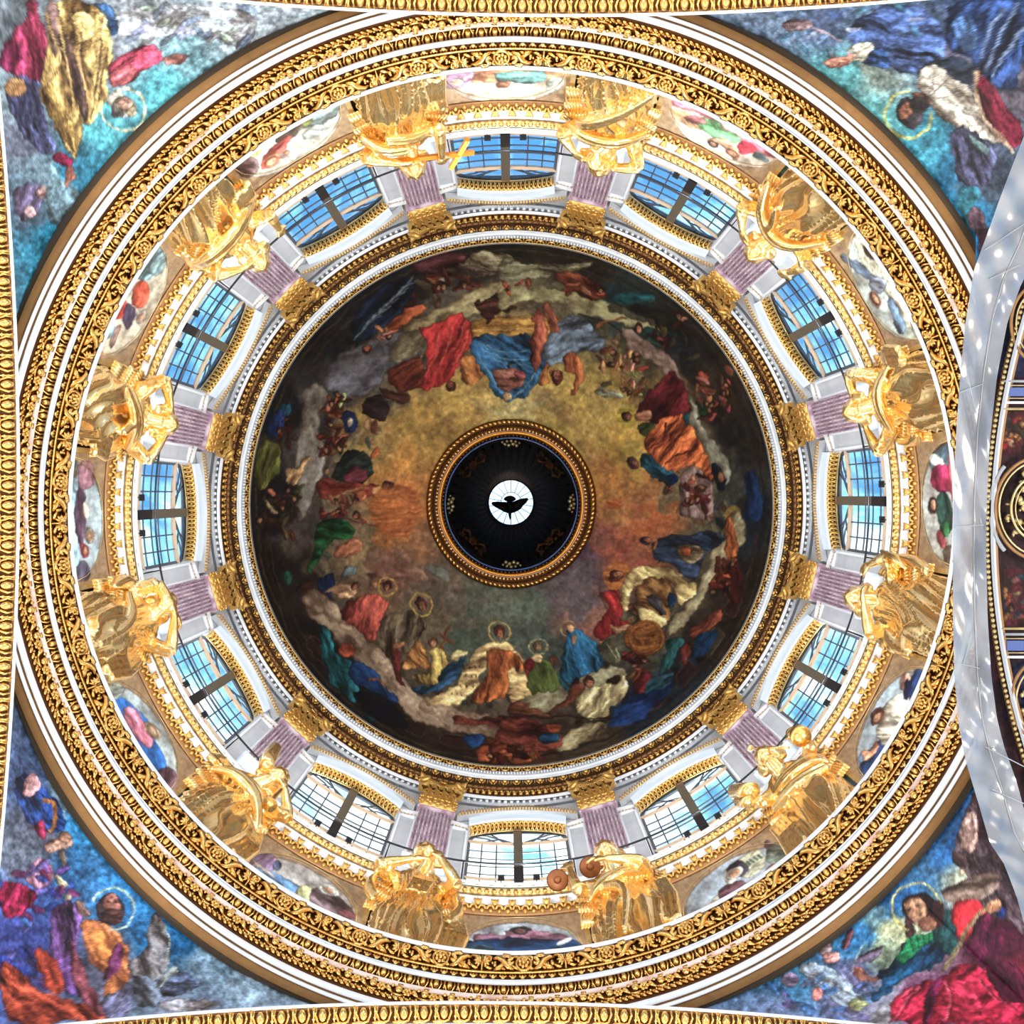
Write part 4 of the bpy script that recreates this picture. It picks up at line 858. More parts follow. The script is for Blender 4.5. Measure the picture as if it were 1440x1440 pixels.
def l_bottom(a, s):      # k=3, bottom: dark cap, maroon shoulders, blue cloak
    sky(a, s, (176, 190, 204)); a([(-60, 8), (-70, 24), (-50, 30), (-20, 26), (-24, 36), (20, 38), (24, 32), (70, 24), (60, 14), (10, 8)], (132, 90, 108)); a([(-22, 34), (0, 42), (22, 36), (0, 31)], (50, 50, 60), con=.1)
    a([(-84, -12), (-84, 14), (-40, 22), (0, 26), (40, 18), (84, 14), (84, -12)], (20, 50, 84), con=.45); a([(-84, 4), (-60, 14), (-30, 10), (-50, 0)], (60, 96, 120)); a([(30, 4), (50, 10), (60, 2), (40, -4)], (20, 84, 70)); a([(44, 12), (70, 22), (74, 16), (56, 8)], (190, 190, 200))
    oval(*[0, 0], 1, 1, (0, 0, 0), alpha=0)
def l_br(a, s):          # k=2: book and bearded man, dark book
    sky(a, s, (168, 184, 200)); a([(-80, -4), (-50, 8), (-30, 10), (-60, 0)], (190, 160, 150)); a([(-84, -12), (-80, -2), (-50, 6), (-40, -12)], (66, 110, 140)); a([(-70, -12), (-56, 8), (-40, -8)], (210, 220, 200)); a([(-46, -12), (-44, 8), (-24, 14), (-14, -8)], (196, 196, 186), con=.5)
    a([(12, 34), (20, 40), (44, 42), (56, 34), (52, 12), (30, 6), (10, 14)], (216, 220, 190), con=.15); a([(-30, -4), (-30, 14), (-10, 20), (12, 12), (14, 0), (-10, -12)], (126, 84, 96)); a([(-20, -8), (40, 2), (76, 14), (80, 6), (30, -10)], (150, 84, 80))
    a([(-14, 18), (-10, 34), (6, 38), (10, 22), (0, 14)], (206, 206, 190), con=.4); a([(-4, 34), (8, 40), (24, 38), (30, 22), (14, 14), (4, 24)], (64, 60, 80)); a([(60, 30), (66, 40), (74, 38), (70, 26)], (110, 70, 90)); a([(52, 12), (56, 26), (80, 32), (84, 10), (84, -4), (60, 4)], (110, 120, 110))
    for i in range(5): a([(22 + i * 6, 33 - i * 1), (25 + i * 6, 34 - i), (28 + i * 6, 26 - i), (25 + i * 6, 25 - i)], (90, 110, 100), smooth=0, con=0, edge=0)
def l_ru(a, s):          # k=1: cream robed man, dark hair, orange globe, navy ground
    sky(a, s, (176, 196, 210)); a([(-84, -12), (-84, 18), (-60, 22), (-20, 12), (20, 8), (60, 16), (84, 14), (84, -12)], (26, 50, 92), con=.5); a([(-70, 16), (-66, 26), (-54, 28), (-50, 16), (-30, 20), (-40, 6)], (190, 130, 100)); a([(-74, 20), (-66, 28), (-58, 24), (-66, 16)], (120, 150, 180), con=.1)
    a([(-36, 4), (-24, 26), (-4, 28), (8, 34), (30, 30), (50, 14), (40, 4), (10, 0), (-20, -4)], (206, 200, 180), ang=10, con=.4); a([(-14, 28), (-10, 42), (4, 44), (14, 36), (4, 26)], (110, 66, 60), con=.3); a([(-60, 4), (-20, 4), (0, -10), (-50, -12)], (60, 110, 160)); a([(40, 20), (60, 30), (76, 24), (66, 12)], (196, 150, 130)); a([(36, 16), (66, 22), (60, 8), (36, 6)], (30, 40, 90))
def l_r(a, s):           # k=0: red, green, winged figure
    sky(a, s, (196, 200, 196)); a([(84, -12), (84, 20), (50, 36), (40, 10), (60, -12)], (70, 90, 104)); a([(50, 10), (60, 34), (76, 30), (66, 12)], (206, 210, 206), con=.5); a([(14, 8), (20, 30), (46, 34), (58, 22), (56, 4), (30, 0)], (142, 34, 70), con=.4); a([(-4, -12), (10, 8), (50, 6), (76, 2), (60, -12)], (206, 96, 110), con=.4)
    a([(-40, 2), (-44, 18), (-20, 26), (10, 26), (22, 18), (10, 6), (-16, 0)], (36, 64, 56), con=.5); a([(-44, 6), (-46, 16), (-26, 22), (-20, 8)], (66, 150, 84)); a([(-12, 24), (-14, 38), (10, 36), (8, 24)], (90, 84, 76), con=.4); a([(-62, 8), (-60, 20), (-36, 26), (-38, 16)], (206, 96, 104)); a([(-84, -12), (-84, 10), (-60, 16), (-50, -12)], (110, 96, 84)); a([(-50, -12), (-40, 2), (0, 4), (10, -12)], (110, 50, 80))
def l_ur(a, s):          # k=-1: pale, grey-blue figure with scroll
    sky(a, s, (206, 222, 220)); a([(20, 20), (36, 30), (70, 40), (76, 34), (60, 26), (24, 8), (6, 4), (0, 18)], (90, 104, 124), con=.4); a([(-84, -12), (-70, 10), (-20, 14), (10, 8), (50, 20), (84, 8), (84, -12)], (196, 196, 176), con=.5); a([(0, 4), (-4, 26), (10, 30), (24, 22), (16, 4)], (150, 160, 180), con=.5); a([(-16, 22), (-20, 36), (4, 38), (6, 26)], (190, 150, 140), con=.4)
    a([(-70, 14), (-64, 24), (-20, 20), (-10, 8), (-50, 8)], (96, 116, 140), con=.5); a([(-84, -12), (-84, 4), (-60, 6), (-40, -12)], (150, 140, 120)); a([(30, -12), (50, 10), (70, 2), (60, -12)], (120, 90, 90))
def l_tr(a, s):          # k=-2: green, rose, orange drapery, white light
    sky(a, s, (232, 222, 206)); a([(84, -12), (84, 14), (60, 8), (20, 12), (30, 26), (84, 22)], (236, 190, 140), con=.3); a([(80, -12), (84, 8), (60, 4), (20, 2), (-30, 6), (-60, 8), (-84, 0), (-84, -12)], (206, 110, 130), con=.5); a([(-30, 6), (-10, 22), (20, 24), (50, 14), (30, 2), (-10, -2)], (96, 150, 100), con=.5)
    a([(-60, 6), (-40, 24), (-24, 20), (-30, 2)], (190, 50, 70), con=.4); a([(-30, 14), (-40, 34), (-30, 38), (-10, 26), (10, 36), (16, 28), (0, 18)], (206, 160, 130), con=.4); a([(-84, 10), (-50, 22), (-56, 6)], (90, 110, 120)); a([(20, 10), (50, 22), (60, 16), (40, 4)], (150, 90, 90)); a([(-60, -12), (-20, 8), (30, -2), (20, -12)], (236, 190, 190)); a([(60, 0), (84, 2), (84, -12), (50, -12)], (150, 90, 130))
def l_top(a, s):         # k=-3: tan and teal cloak over bright ground
    sky(a, s, (240, 226, 210)); a([(-84, -12), (-84, 8), (-40, 14), (20, 16), (84, 12), (84, -12)], (214, 150, 106), con=.5); a([(-60, 0), (-56, 14), (-20, 20), (-4, 14), (10, 18), (16, 2), (-20, 0)], (110, 170, 166), con=.5); a([(40, -6), (44, 16), (84, 24), (84, -6)], (170, 130, 160), con=.4); a([(54, 8), (60, 18), (72, 16), (66, 6)], (240, 226, 210)); a([(-10, 14), (-6, 24), (10, 26), (14, 16)], (200, 140, 110)); a([(-84, 6), (-80, 22), (-60, 30), (-56, 8)], (206, 226, 216))
    a([(20, 8), (30, 18), (46, 16), (44, 2)], (226, 160, 110), con=.4)
def l_tl(a, s):          # k=-4: red and peach figure
    sky(a, s, (230, 232, 222)); a([(-84, -12), (-84, 10), (-50, 14), (-20, 8), (-10, -12)], (130, 150, 150), con=.4); a([(-40, 0), (-20, 10), (10, 12), (20, 0), (0, -12), (-40, -12)], (96, 84, 70), con=.4); a([(-10, 4), (0, 16), (30, 30), (56, 28), (50, 14), (20, 6)], (206, 90, 76), con=.4); a([(20, 16), (26, 30), (46, 32), (48, 20), (36, 14)], (240, 170, 120), con=.3); a([(50, 4), (56, 26), (84, 22), (84, -12), (60, -12)], (110, 84, 84), con=.4); a([(30, -12), (40, 8), (60, 2), (50, -12)], (190, 190, 120))
    a([(6, 20), (8, 32), (20, 34), (20, 22)], (220, 190, 180), con=.4); a([(-50, 10), (-60, 26), (-20, 24), (-20, 12)], (210, 226, 222)); a([(-50, -6), (-40, 8), (-24, 6), (-30, -8)], (150, 160, 84))
def l_lu(a, s):          # k=-5 (left upper): red tunic, white beard, pale blue
    sky(a, s, (232, 226, 204)); a([(-84, -12), (-84, 12), (-60, 18), (-34, 14), (-30, -12)], (126, 176, 190), con=.4); a([(-84, 4), (-80, 20), (-50, 26), (-46, 4)], (140, 176, 186)); a([(-36, 6), (-32, 22), (-10, 30), (6, 24), (0, 8), (-20, 2)], (206, 84, 60), con=.35); a([(-4, -12), (6, 8), (30, 8), (36, -12)], (190, 60, 50), con=.4); a([(2, 14), (6, 28), (22, 28), (18, 12)], (226, 216, 206), con=.4); a([(0, 4), (8, 24), (34, 24), (40, 20), (20, 4)], (84, 70, 96), con=.4)
    a([(4, 30), (8, 40), (18, 38), (16, 28)], (196, 160, 140)); a([(36, -12), (40, 8), (60, 6), (66, -12)], (150, 196, 214), con=.3); a([(66, -10), (84, 8), (84, -12)], (206, 110, 80)); a([(34, 14), (70, 14), (66, 6), (40, 6)], (150, 120, 110))
def l_l(a, s):           # k=6 left: purple arm, pale sky, blue folds
    sky(a, s, (184, 206, 218)); a([(-84, -12), (-84, 10), (-40, 12), (0, 8), (40, 10), (84, 4), (84, -12)], (130, 160, 176), con=.6); a([(-50, 8), (-46, 22), (0, 22), (30, 20), (40, 10), (0, 6)], (78, 56, 72), con=.4); a([(-84, 8), (-84, 30), (-56, 34), (-40, 20), (-50, 8)], (170, 120, 136), con=.4); a([(30, 10), (34, 24), (52, 24), (54, 12)], (170, 70, 84), con=.3); a([(10, 20), (14, 34), (30, 34), (34, 22)], (190, 180, 150), con=.4); a([(56, 4), (56, 20), (84, 24), (84, 0)], (90, 84, 106), con=.4); a([(-30, 18), (-20, 28), (0, 26), (-4, 18)], (200, 160, 140)); a([(-84, 2), (-60, 10), (-56, -2), (-80, -12)], (120, 110, 90))
def l_ld(a, s):          # k=5 left lower: blue mantle, pink tunic
    sky(a, s, (196, 216, 222)); a([(-70, -12), (-66, 14), (-40, 26), (-10, 34), (10, 26), (40, 24), (70, 14), (84, -12)], (26, 84, 150), con=.45); a([(-46, 4), (-44, 22), (-20, 28), (4, 26), (18, 24), (20, 10), (-10, 2)], (190, 110, 130), con=.45); a([(-16, 22), (-12, 36), (14, 40), (18, 30), (8, 22)], (190, 166, 140), con=.4); a([(-6, 28), (-4, 36), (10, 38), (10, 30)], (226, 206, 180), con=.1); a([(50, 6), (60, 26), (84, 20), (84, -12), (60, -12)], (130, 96, 116), con=.4); a([(-84, -12), (-84, 20), (-64, 24), (-60, -12)], (170, 190, 184)); a([(-30, -12), (0, 8), (30, 0), (30, -12)], (20, 60, 120), con=.5)
def l_bl(a, s):          # k=4 bottom left: blue sleeve, yellow collar, violet figure
    sky(a, s, (196, 196, 196)); a([(-84, -12), (-84, 24), (-60, 38), (-50, 30), (-50, -12)], (124, 100, 130), con=.4); a([(-84, -12), (-80, 8), (-40, 16), (0, 18), (30, 12), (40, -12)], (96, 140, 190), con=.55); a([(-56, 20), (-54, 34), (-42, 30), (-44, 18)], (80, 90, 120)); a([(-10, -2), (-8, 22), (10, 26), (14, 6), (30, -10), (10, -12)], (190, 196, 140), con=.35); a([(10, 8), (12, 26), (34, 32), (76, 20), (84, 10), (60, 4), (30, 2)], (110, 90, 96), con=.5); a([(14, 26), (24, 40), (44, 38), (50, 28), (30, 24)], (206, 216, 212), con=.3)
    a([(30, -12), (50, 0), (84, 8), (84, -12)], (66, 90, 126), con=.4); a([(-84, 14), (-40, 12), (-42, 8), (-84, 8)], (200, 190, 180), con=.1); a([(50, 12), (80, 18), (84, 8), (60, 4)], (150, 90, 100))
for k_, f_ in ((3, l_bottom), (2, l_br), (1, l_ru), (0, l_r), (-1, l_ur), (-2, l_tr), (-3, l_top), (-4, l_tl), (-5, l_lu), (6, l_l), (5, l_ld), (4, l_bl)): lun(k_, f_)
# last pass: the whole surface is dragged about a little, as brushwork and tesserae do
_Y, _X = np.mgrid[0:CW, 0:CW]
_dx = (samp(NF, _X * .9, _Y * .9) * 1.5 + samp(NZ, _X * 1.6, _Y * 1.6) * 1.4).astype(np.float32); _dy = (samp(NF, _X * .9 + 300, _Y * .9 + 700) * 1.5 + samp(NZ, _X * 1.6 + 400, _Y * 1.6 + 90) * 1.4).astype(np.float32)
_rr = np.hypot(_X / PS - 720, _Y / PS - 715); _am = np.where(_rr > 700, .7, np.where(_rr < 400, .8, .35))
canvas = canvas[np.clip(_Y + _dy * _am, 0, CW - 1).astype(int), np.clip(_X + _dx * _am, 0, CW - 1).astype(int)]
_mt = np.where(_rr > 700, .13, .06)[..., None]
canvas = np.clip(canvas * (1 + _mt * samp(NF, _X * 2.3, _Y * 2.3)[..., None]), 0, 1.1).astype(np.float32)
DOME_GAIN, MOS_GAIN, OIL_GAIN = 1.35, .80, .66
def colours(V, gain=1.0, sat=1.0, gam=2.2):
    x, y = proj_np(V)
    x = np.clip(x * PS - .5, 0, CW - 2.01); y = np.clip(y * PS - .5, 0, CW - 2.01)
    xi = x.astype(int); yi = y.astype(int); fx = (x - xi)[:, None]; fy = (y - yi)[:, None]
    c = (canvas[yi, xi] * (1 - fx) + canvas[yi, xi + 1] * fx) * (1 - fy) + (canvas[yi + 1, xi] * (1 - fx) + canvas[yi + 1, xi + 1] * fx) * fy
    lin = np.clip(c, 0, 1.1) ** gam
    l = lin.mean(1, keepdims=True)
    return np.clip((l + (lin - l) * sat) * gain, 0, .95)
def grid_mesh(name, G, mat, **k):
    a, b = G.shape[:2]; i = np.arange(a - 1)[:, None]; j = np.arange(b - 1)[None, :]
    Q = np.stack([i * b + j, i * b + j + 1, (i + 1) * b + j + 1, (i + 1) * b + j], -1).reshape(-1, 4)
    V = G.reshape(-1, 3); return np_mesh(name, V, Q, mat, True, colours(V, **k))
# ================================================================== SETTING
DR = -1.05                                            # drum turned a little against the arches
WK = [30 * k + DR for k in range(12)]                 # window axes
PK = [30 * k + 15 + DR for k in range(12)]            # pier axes
def structure(name, **k): return empty(name, kind='structure', **k)

# ---- dome with fresco, oculus ring, lantern
HC, RS = 55.3, 10.5
th = np.linspace(0, 2 * PI, 1101)[:-1]
t0 = math.asin(3.75 / RS); tt = np.linspace(math.radians(84), t0, 215)
Rr = RS * np.sin(tt); Zz = HC + RS * np.cos(tt) + EYE
G = np.zeros((1101, 215, 3)); thc = np.append(th, 2 * PI)
G[..., 0] = np.cos(thc)[:, None] * Rr; G[..., 1] = np.sin(thc)[:, None] * Rr; G[..., 2] = Zz[None]
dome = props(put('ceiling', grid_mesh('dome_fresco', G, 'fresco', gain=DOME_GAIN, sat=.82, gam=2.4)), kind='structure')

oc = structure('trim_1')
R0 = 3.86
def olathe(n, mat, *rr, **k): return put(n, lathe([(R, HC + 9.72 - d) for R, d in rr], mat, name=n, n=180), oc)
# the ring hangs just under the edge of the shell; d is how far it stands below it
olathe('outer_moulding', 'gold_deep', (3.90, -.15), (3.86, .18), (3.62, .22), (3.60, .12))
olathe('inner_moulding', 'gold_deep', (3.60, .12), (3.48, .22), (3.34, .2))
olathe('gilt_torus', 'orange', (3.34, .12), (3.33, .27), (3.25, .31), (3.18, .26), (3.17, .10))
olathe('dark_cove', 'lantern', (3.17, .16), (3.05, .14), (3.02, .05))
olathe('blue_fillet', 'blue', (3.045, .16), (3.02, .19), (3.00, .14), (3.0, .02))
ho = HC + 9.72
u = MB(); u.ell((0, 0, -.02), (.12, .075, .07), 8, 5, Matrix.Rotation(.5, 3, 'Z'))
mb = MB()
def rj(parent, unit, mats, N, R, h, name, tilt=0.0, ph=0.0):
    big = MB()
    for i in range(N):
        a = 2 * PI * i / N + ph
        mt = Matrix.Translation((R * math.cos(a), R * math.sin(a), h + EYE)) @ Matrix.Rotation(a + PI / 2, 4, 'Z')
        b = len(big.v); big.v.extend([tuple(mt @ Vector(v)) for v in unit.v]); big.f.extend([tuple(k + b for k in f) for f in unit.f]); big.m.extend(unit.m)
    return props(put(name, big.mesh(name, mats), parent), kind='stuff')
rj(oc, u, 'gold', 110, 3.74, ho - .23, 'rope_strand')
u = MB(); u.ell((0, 0, -.02), (.07, .09, .06), 6, 4); rj(oc, u, 'gold', 128, 3.42, ho - .22, 'leaf_row')
u = MB(); u.ell((0, 0, 0), (.03, .03, .03), 6, 4); rj(oc, u, 'gold', 110, 3.12, ho - .18, 'pearl_row')

la = structure('ceiling_lantern')
HD = 80.0; RD = 32 * HD / F
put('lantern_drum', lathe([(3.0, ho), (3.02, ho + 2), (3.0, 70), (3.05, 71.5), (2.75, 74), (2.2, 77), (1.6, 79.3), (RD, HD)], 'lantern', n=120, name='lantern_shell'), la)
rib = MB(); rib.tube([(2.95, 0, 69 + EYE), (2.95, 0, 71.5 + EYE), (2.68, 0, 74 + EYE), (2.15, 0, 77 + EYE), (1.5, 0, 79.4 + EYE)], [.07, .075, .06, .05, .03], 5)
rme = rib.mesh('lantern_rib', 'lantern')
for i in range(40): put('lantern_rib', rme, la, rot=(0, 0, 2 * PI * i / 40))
ros = MB()
for k in range(6):
    a = k * PI / 3; ros.ell((.16 * math.cos(a), 0.03, .16 * math.sin(a)), (.12, .05, .10), 8, 5)
ros.ell((0, .06, 0), (.08, .08, .08), 8, 5)
for s_ in (-1, 1):
    ros.tube([(s_ * .25, 0, .1), (s_ * .5, 0, .3), (s_ * .75, 0, .15), (s_ * .7, 0, -.1), (s_ * .5, 0, 0)], [.07, .09, .08, .06, .04], 6)
    for q in range(4): ros.ell((s_ * (.35 + .13 * q), 0, -.15 - .06 * (q % 2)), (.12, .05, .08), 7, 4)
rsm = ros.mesh('lantern_rosette', 'gold_deep')
fru = MB()
for x, z, r_ in ((-.3, .1, .09), (-.12, .16, .1), (.08, .08, .1), (.25, .17, .09), (-.2, -.08, .08), (0, -.1, .09), (.2, -.06, .08), (.38, .02, .06), (-.42, -.02, .06)): fru.ell((x, 0, z), (r_, r_ * .9, r_), 8, 5)
frm = fru.mesh('fruit_cluster', 'gold_old')
for i in range(4):
    a = 45 + 90 * i; R = 71 * 70 / F + .02
    put('rosette', rsm, la, mat4=Matrix.Translation(pol(2.72, a, 71.6)) @ Matrix.Rotation(facing(a), 4, 'Z') @ Matrix.Rotation(-.9, 4, 'X'))
    put('fruit_cluster', frm, la, mat4=Matrix.Translation(pol(2.86, a + 45, 66.4)) @ Matrix.Rotation(facing(a + 45), 4, 'Z') @ Matrix.Rotation(-.9, 4, 'X'))
ow = structure('window_13')
disc = MB(); n_ = 48; disc.add([(0, 0, HD + EYE)] + [(RD * math.cos(2 * PI * i / n_), RD * math.sin(2 * PI * i / n_), HD + EYE) for i in range(n_)], [(0, i + 1, (i + 1) % n_ + 1) for i in range(n_)])
put('frosted_pane', disc.mesh('frosted_pane', 'frost', False), ow)
bar = MB()
bar.box((.27 * RD * 0 + RD * .72, 0, HD + EYE - .02), (RD * .56, .035, .04)); bme = bar.mesh('oculus_bar', 'iron', False)
for i in range(18): put('glazing_bar', bme, ow, rot=(0, 0, 2 * PI * i / 18 + .175))
bar = MB(); bar.tube([(RD * .45 * math.cos(a), RD * .45 * math.sin(a), HD + EYE - .02) for a in np.linspace(0, 2 * PI, 25)[:-1]], .02, 5, closed=True); bar.tube([(RD * .99 * math.cos(a), RD * .99 * math.sin(a), HD + EYE - .02) for a in np.linspace(0, 2 * PI, 41)[:-1]], .03, 5, closed=True)
put('glazing_ring', bar.mesh('glazing_ring', 'iron'), ow)
# dove hanging below the oculus: body, wings, tail, head
HV = 78.6
sc = HV / F
dv = empty('dove_sculpture', loc=(inv(717, 711, HV)), label='dark bronze dove with spread wings hanging below the bright round oculus window', category='sculpture') if False else empty('dove_sculpture', loc=inv(717, 711, HV))
props(dv, 'dark dove sculpture with spread wings hanging before the bright central oculus', 'sculpture')
b = MB(); b.tube([(0, -9 * sc, 0), (0, -5 * sc, 0), (0, 1 * sc, 0), (0, 7 * sc, 0), (0, 10 * sc, 0), (0, 15 * sc, 0), (0.3 * sc, 20 * sc, 0)], [2 * sc, 4.4 * sc, 7 * sc, 5.5 * sc, 2.6 * sc, 1.7 * sc, .5 * sc], 10)
put('body', b.mesh('dove_body', 'dove'), dv)
for s_ in (-1, 1):
    w = MB(); tip = (s_ * 25 * sc, (-8 if s_ > 0 else -3) * sc, 0)
    for q in range(9):
        f = q / 8; root = Vector((s_ * (4 + 14 * f) * sc, (4 - 4 * f - (2.5 * f if s_ > 0 else 0)) * sc, 0)); out = Vector(tip).lerp(Vector((s_ * 7 * sc, 9 * sc, 0)), 1 - f)
        w.tube([root, root.lerp(out, .5), out], [2.2 * sc, 2.7 * sc, .7 * sc], 6, flat=.35, up=(0, 0, 1))
    sil = [(1, -4), (8, -7 if s_ > 0 else -4), (16, -10 if s_ > 0 else -6), (25, -11 if s_ > 0 else -5), (26, -8 if s_ > 0 else -2), (21, -3 if s_ > 0 else 2), (15, 5), (8, 9), (1, 11)]
    nn = len(sil); w.add([(s_ * x * sc, y * sc, z_) for z_ in (-.18, .18) for x, y in sil], [tuple(range(nn)), tuple(range(2 * nn - 1, nn - 1, -1))] + [(i_, (i_ + 1) % nn, nn + (i_ + 1) % nn, nn + i_) for i_ in range(nn)])
    w.tube([(s_ * 3 * sc, -2 * sc, 0), (s_ * 14 * sc, (-3 if s_ < 0 else -5) * sc, 0), tip], [3 * sc, 2.6 * sc, 1.2 * sc], 7, flat=.5, up=(0, 0, 1))
    put('wing', w.mesh('dove_wing', 'dove'), dv)
w = MB()
for q in range(9):
    a = math.radians(-90 + (q - 4) * 17); w.tube([(0, -4 * sc, 0), (math.cos(a) * 5 * sc, (-6 + math.sin(a) * 5) * sc, 0), (math.cos(a) * 9 * sc, (-7 + math.sin(a) * 7) * sc, 0)], [1.2 * sc, 2.0 * sc, 1.5 * sc], 6, flat=.35, up=(0, 0, 1))
put('tail', w.mesh('dove_tail', 'dove'), dv)

# ---- drum wall with twelve openings
RW = 11.1; R_OUT = 11.62; RG = 11.5; HWIN = math.radians(8.55)
HS, HSP, HTOP = 41.2, 48.45, 49.9                    # sill, springing, crown
def arch_h(s_):                                       # s_ in -1..1
    return HSP + (HTOP - HSP) * math.sqrt(max(0.0, 1 - s_ * s_))
wall = structure('wall_drum')
NS = 24
def bay_mesh():
    b = MB(); hb, ht = 38.85, 52.0
    def strip(a0, a1, lo0, lo1, hi0, hi1, R=RW):
        n = 3
        vs = []
        for a, lo, hi in ((a0, lo0, hi0), (a1, lo1, hi1)):
            for q in range(n + 1):
                h = lo + (hi - lo) * q / n; vs.append((R * math.cos(a), R * math.sin(a), h + EYE))
        b.add(vs, [(q, q + 1, q + n + 2, q + n + 1) for q in range(n)])
    A = math.radians(15)
    for s_ in (-1, 1):
        for q in range(4): strip(s_ * (HWIN + (A - HWIN) * q / 4), s_ * (HWIN + (A - HWIN) * (q + 1) / 4), hb, hb, ht, ht)
    for q in range(NS):
        x0, x1 = -1 + 2 * q / NS, -1 + 2 * (q + 1) / NS
        strip(x0 * HWIN, x1 * HWIN, hb, hb, HS, HS); strip(x0 * HWIN, x1 * HWIN, arch_h(x0), arch_h(x1), ht, ht)
    b.cur = 1
    path = [(-1, HS)] + [(-1, HSP)] + [(-1 + 2 * q / NS, arch_h(-1 + 2 * q / NS)) for q in range(1, NS)] + [(1, HSP), (1, HS)]
    vs = []
    for x, h in path:
        for R in (RW, R_OUT): vs.append((R * math.cos(x * HWIN), R * math.sin(x * HWIN), h + EYE))
    b.add(vs, [(2 * i, 2 * i + 1, 2 * i + 3, 2 * i + 2) for i in range(len(path) - 1)])
    b.add([(R * math.cos(x * HWIN), R * math.sin(x * HWIN), HS + EYE) for x in (-1, -.5, 0, .5, 1) for R in (RW, R_OUT)], [(2 * i, 2 * i + 1, 2 * i + 3, 2 * i + 2) for i in range(4)])
    return b.mesh('drum_bay', ['grey', 'white'], True)
bm_ = bay_mesh()
for a in WK: put('wall_bay', bm_, wall, rot=(0, 0, math.radians(a)))
put('lower_wall', lathe([(11.16, 32.5), (11.16, 38.95)], 'beige', name='lower_wall'), wall)
put('outer_wall', lathe([(11.9, 30.0), (11.9, 41.1)], 'white', name='outer_wall', n=96), wall)
put('outer_upper_wall', lathe([(11.7, 50.2), (11.7, 56.5), (10.6, 56.6)], 'white', name='outer_upper_wall', n=96), wall)

# archivolts (white face, gilt coffered soffit, hood moulding), one set per bay
def arc_pts(R, ex=1.0, dh=0.0, n=30, lim=1.0):
    out = []
    for q in range(n + 1):
        x = (-1 + 2 * q / n) * lim
        h = HSP + (HTOP - HSP) * math.sqrt(max(0.0, 1 - min(1, abs(x)) ** 2)) + dh
        out.append((R * math.cos(x * HWIN * ex), R * math.sin(x * HWIN * ex), h + EYE))
    return out
def ribbon(*rails):
    b = MB(); n = len(rails[0])
    for A_r, B_r in zip(rails[:-1], rails[1:]):
        b.add(list(A_r) + list(B_r), [(i, i + 1, n + i + 1, n + i) for i in range(n - 1)])
    return b
def seg(R, ex, base, rise, n=30, p=2.0):
    out = []
    for q in range(n + 1):
        x = -1 + 2 * q / n; out.append((R * math.cos(x * ex), R * math.sin(x * ex), base + rise * (1 - abs(x) ** p) + EYE))
    return out
E1 = HWIN * 1.0
face = ribbon(seg(11.40, E1, 48.55, 1.30), seg(11.34, E1, 48.50, 1.30)).mesh('soffit_fillet', 'white')
soff = ribbon(seg(11.38, E1, 48.62, 1.22), seg(11.00, E1, 48.60, 1.22)).mesh('soffit_ground', 'gold_deep')
fac2 = ribbon(seg(11.02, E1, 48.50, 1.25), seg(10.95, E1 * 1.02, 48.52, 1.3), seg(10.93, E1 * 1.03, 48.9, 1.35), seg(10.97, E1 * 1.03, 49.0, 1.40), seg(10.93, E1 * 1.04, 49.35, 1.5), seg(11.1, E1 * 1.04, 49.4, 1.55)).mesh('archivolt', 'cool')
hood = ribbon(seg(11.08, math.radians(11.0), 49.1, 1.52, p=1.8), seg(10.86, math.radians(11.0), 49.15, 1.55, p=1.8), seg(10.84, math.radians(11.0), 49.45, 1.58, p=1.8), seg(10.92, math.radians(11.0), 49.9, 1.60, p=1.8)).mesh('hood_moulding', 'grey')
gar = MB(); P0 = seg(11.19, E1 * .97, 48.56, 1.22, n=22)
for i, p in enumerate(P0):
    c = Vector(p); a = math.atan2(p[1], p[0])
    mr = Matrix.Rotation(a, 3, 'Z')
    pts = [c + mr @ Vector((.15 * math.cos(t) * 1.0, .07 * math.sin(t), -.02)) for t in np.linspace(.4, 2 * PI - .4, 9)]
    gar.tube(pts, [.02, .035, .045, .045, .045, .045, .045, .035, .02], 5)
    gar.ell(c + Vector((0, 0, -.03)), (.05, .03, .04), 6, 4)
for R in (11.37, 11.02):
    pp = seg(R, E1 * .99, 48.56, 1.22, n=24); gar.tube(pp, .022, 5)
garm = gar.mesh('garland_coil', 'gold_matt')
hd = MB(); P1 = seg(10.82, math.radians(10.6), 49.35, 1.6, n=38, p=1.8)
for p in P1:
    a = math.atan2(p[1], p[0]); hd.box(p, (.10, .05, .34), Matrix.Rotation(a, 3, 'Z'))
hdm = hd.mesh('hood_dentil', 'gold_matt', False)
arr = structure('trim_2')
for a in WK:
    r_ = (0, 0, math.radians(a))
    put('soffit_fillet', face, arr, rot=r_); put('soffit_ground', soff, arr, rot=r_); put('archivolt', fac2, arr, rot=r_); put('hood_moulding', hood, arr, rot=r_)
    props(put('garland', garm, arr, rot=r_), kind='stuff'); props(put('hood_dentils', hdm, arr, rot=r_), kind='stuff')

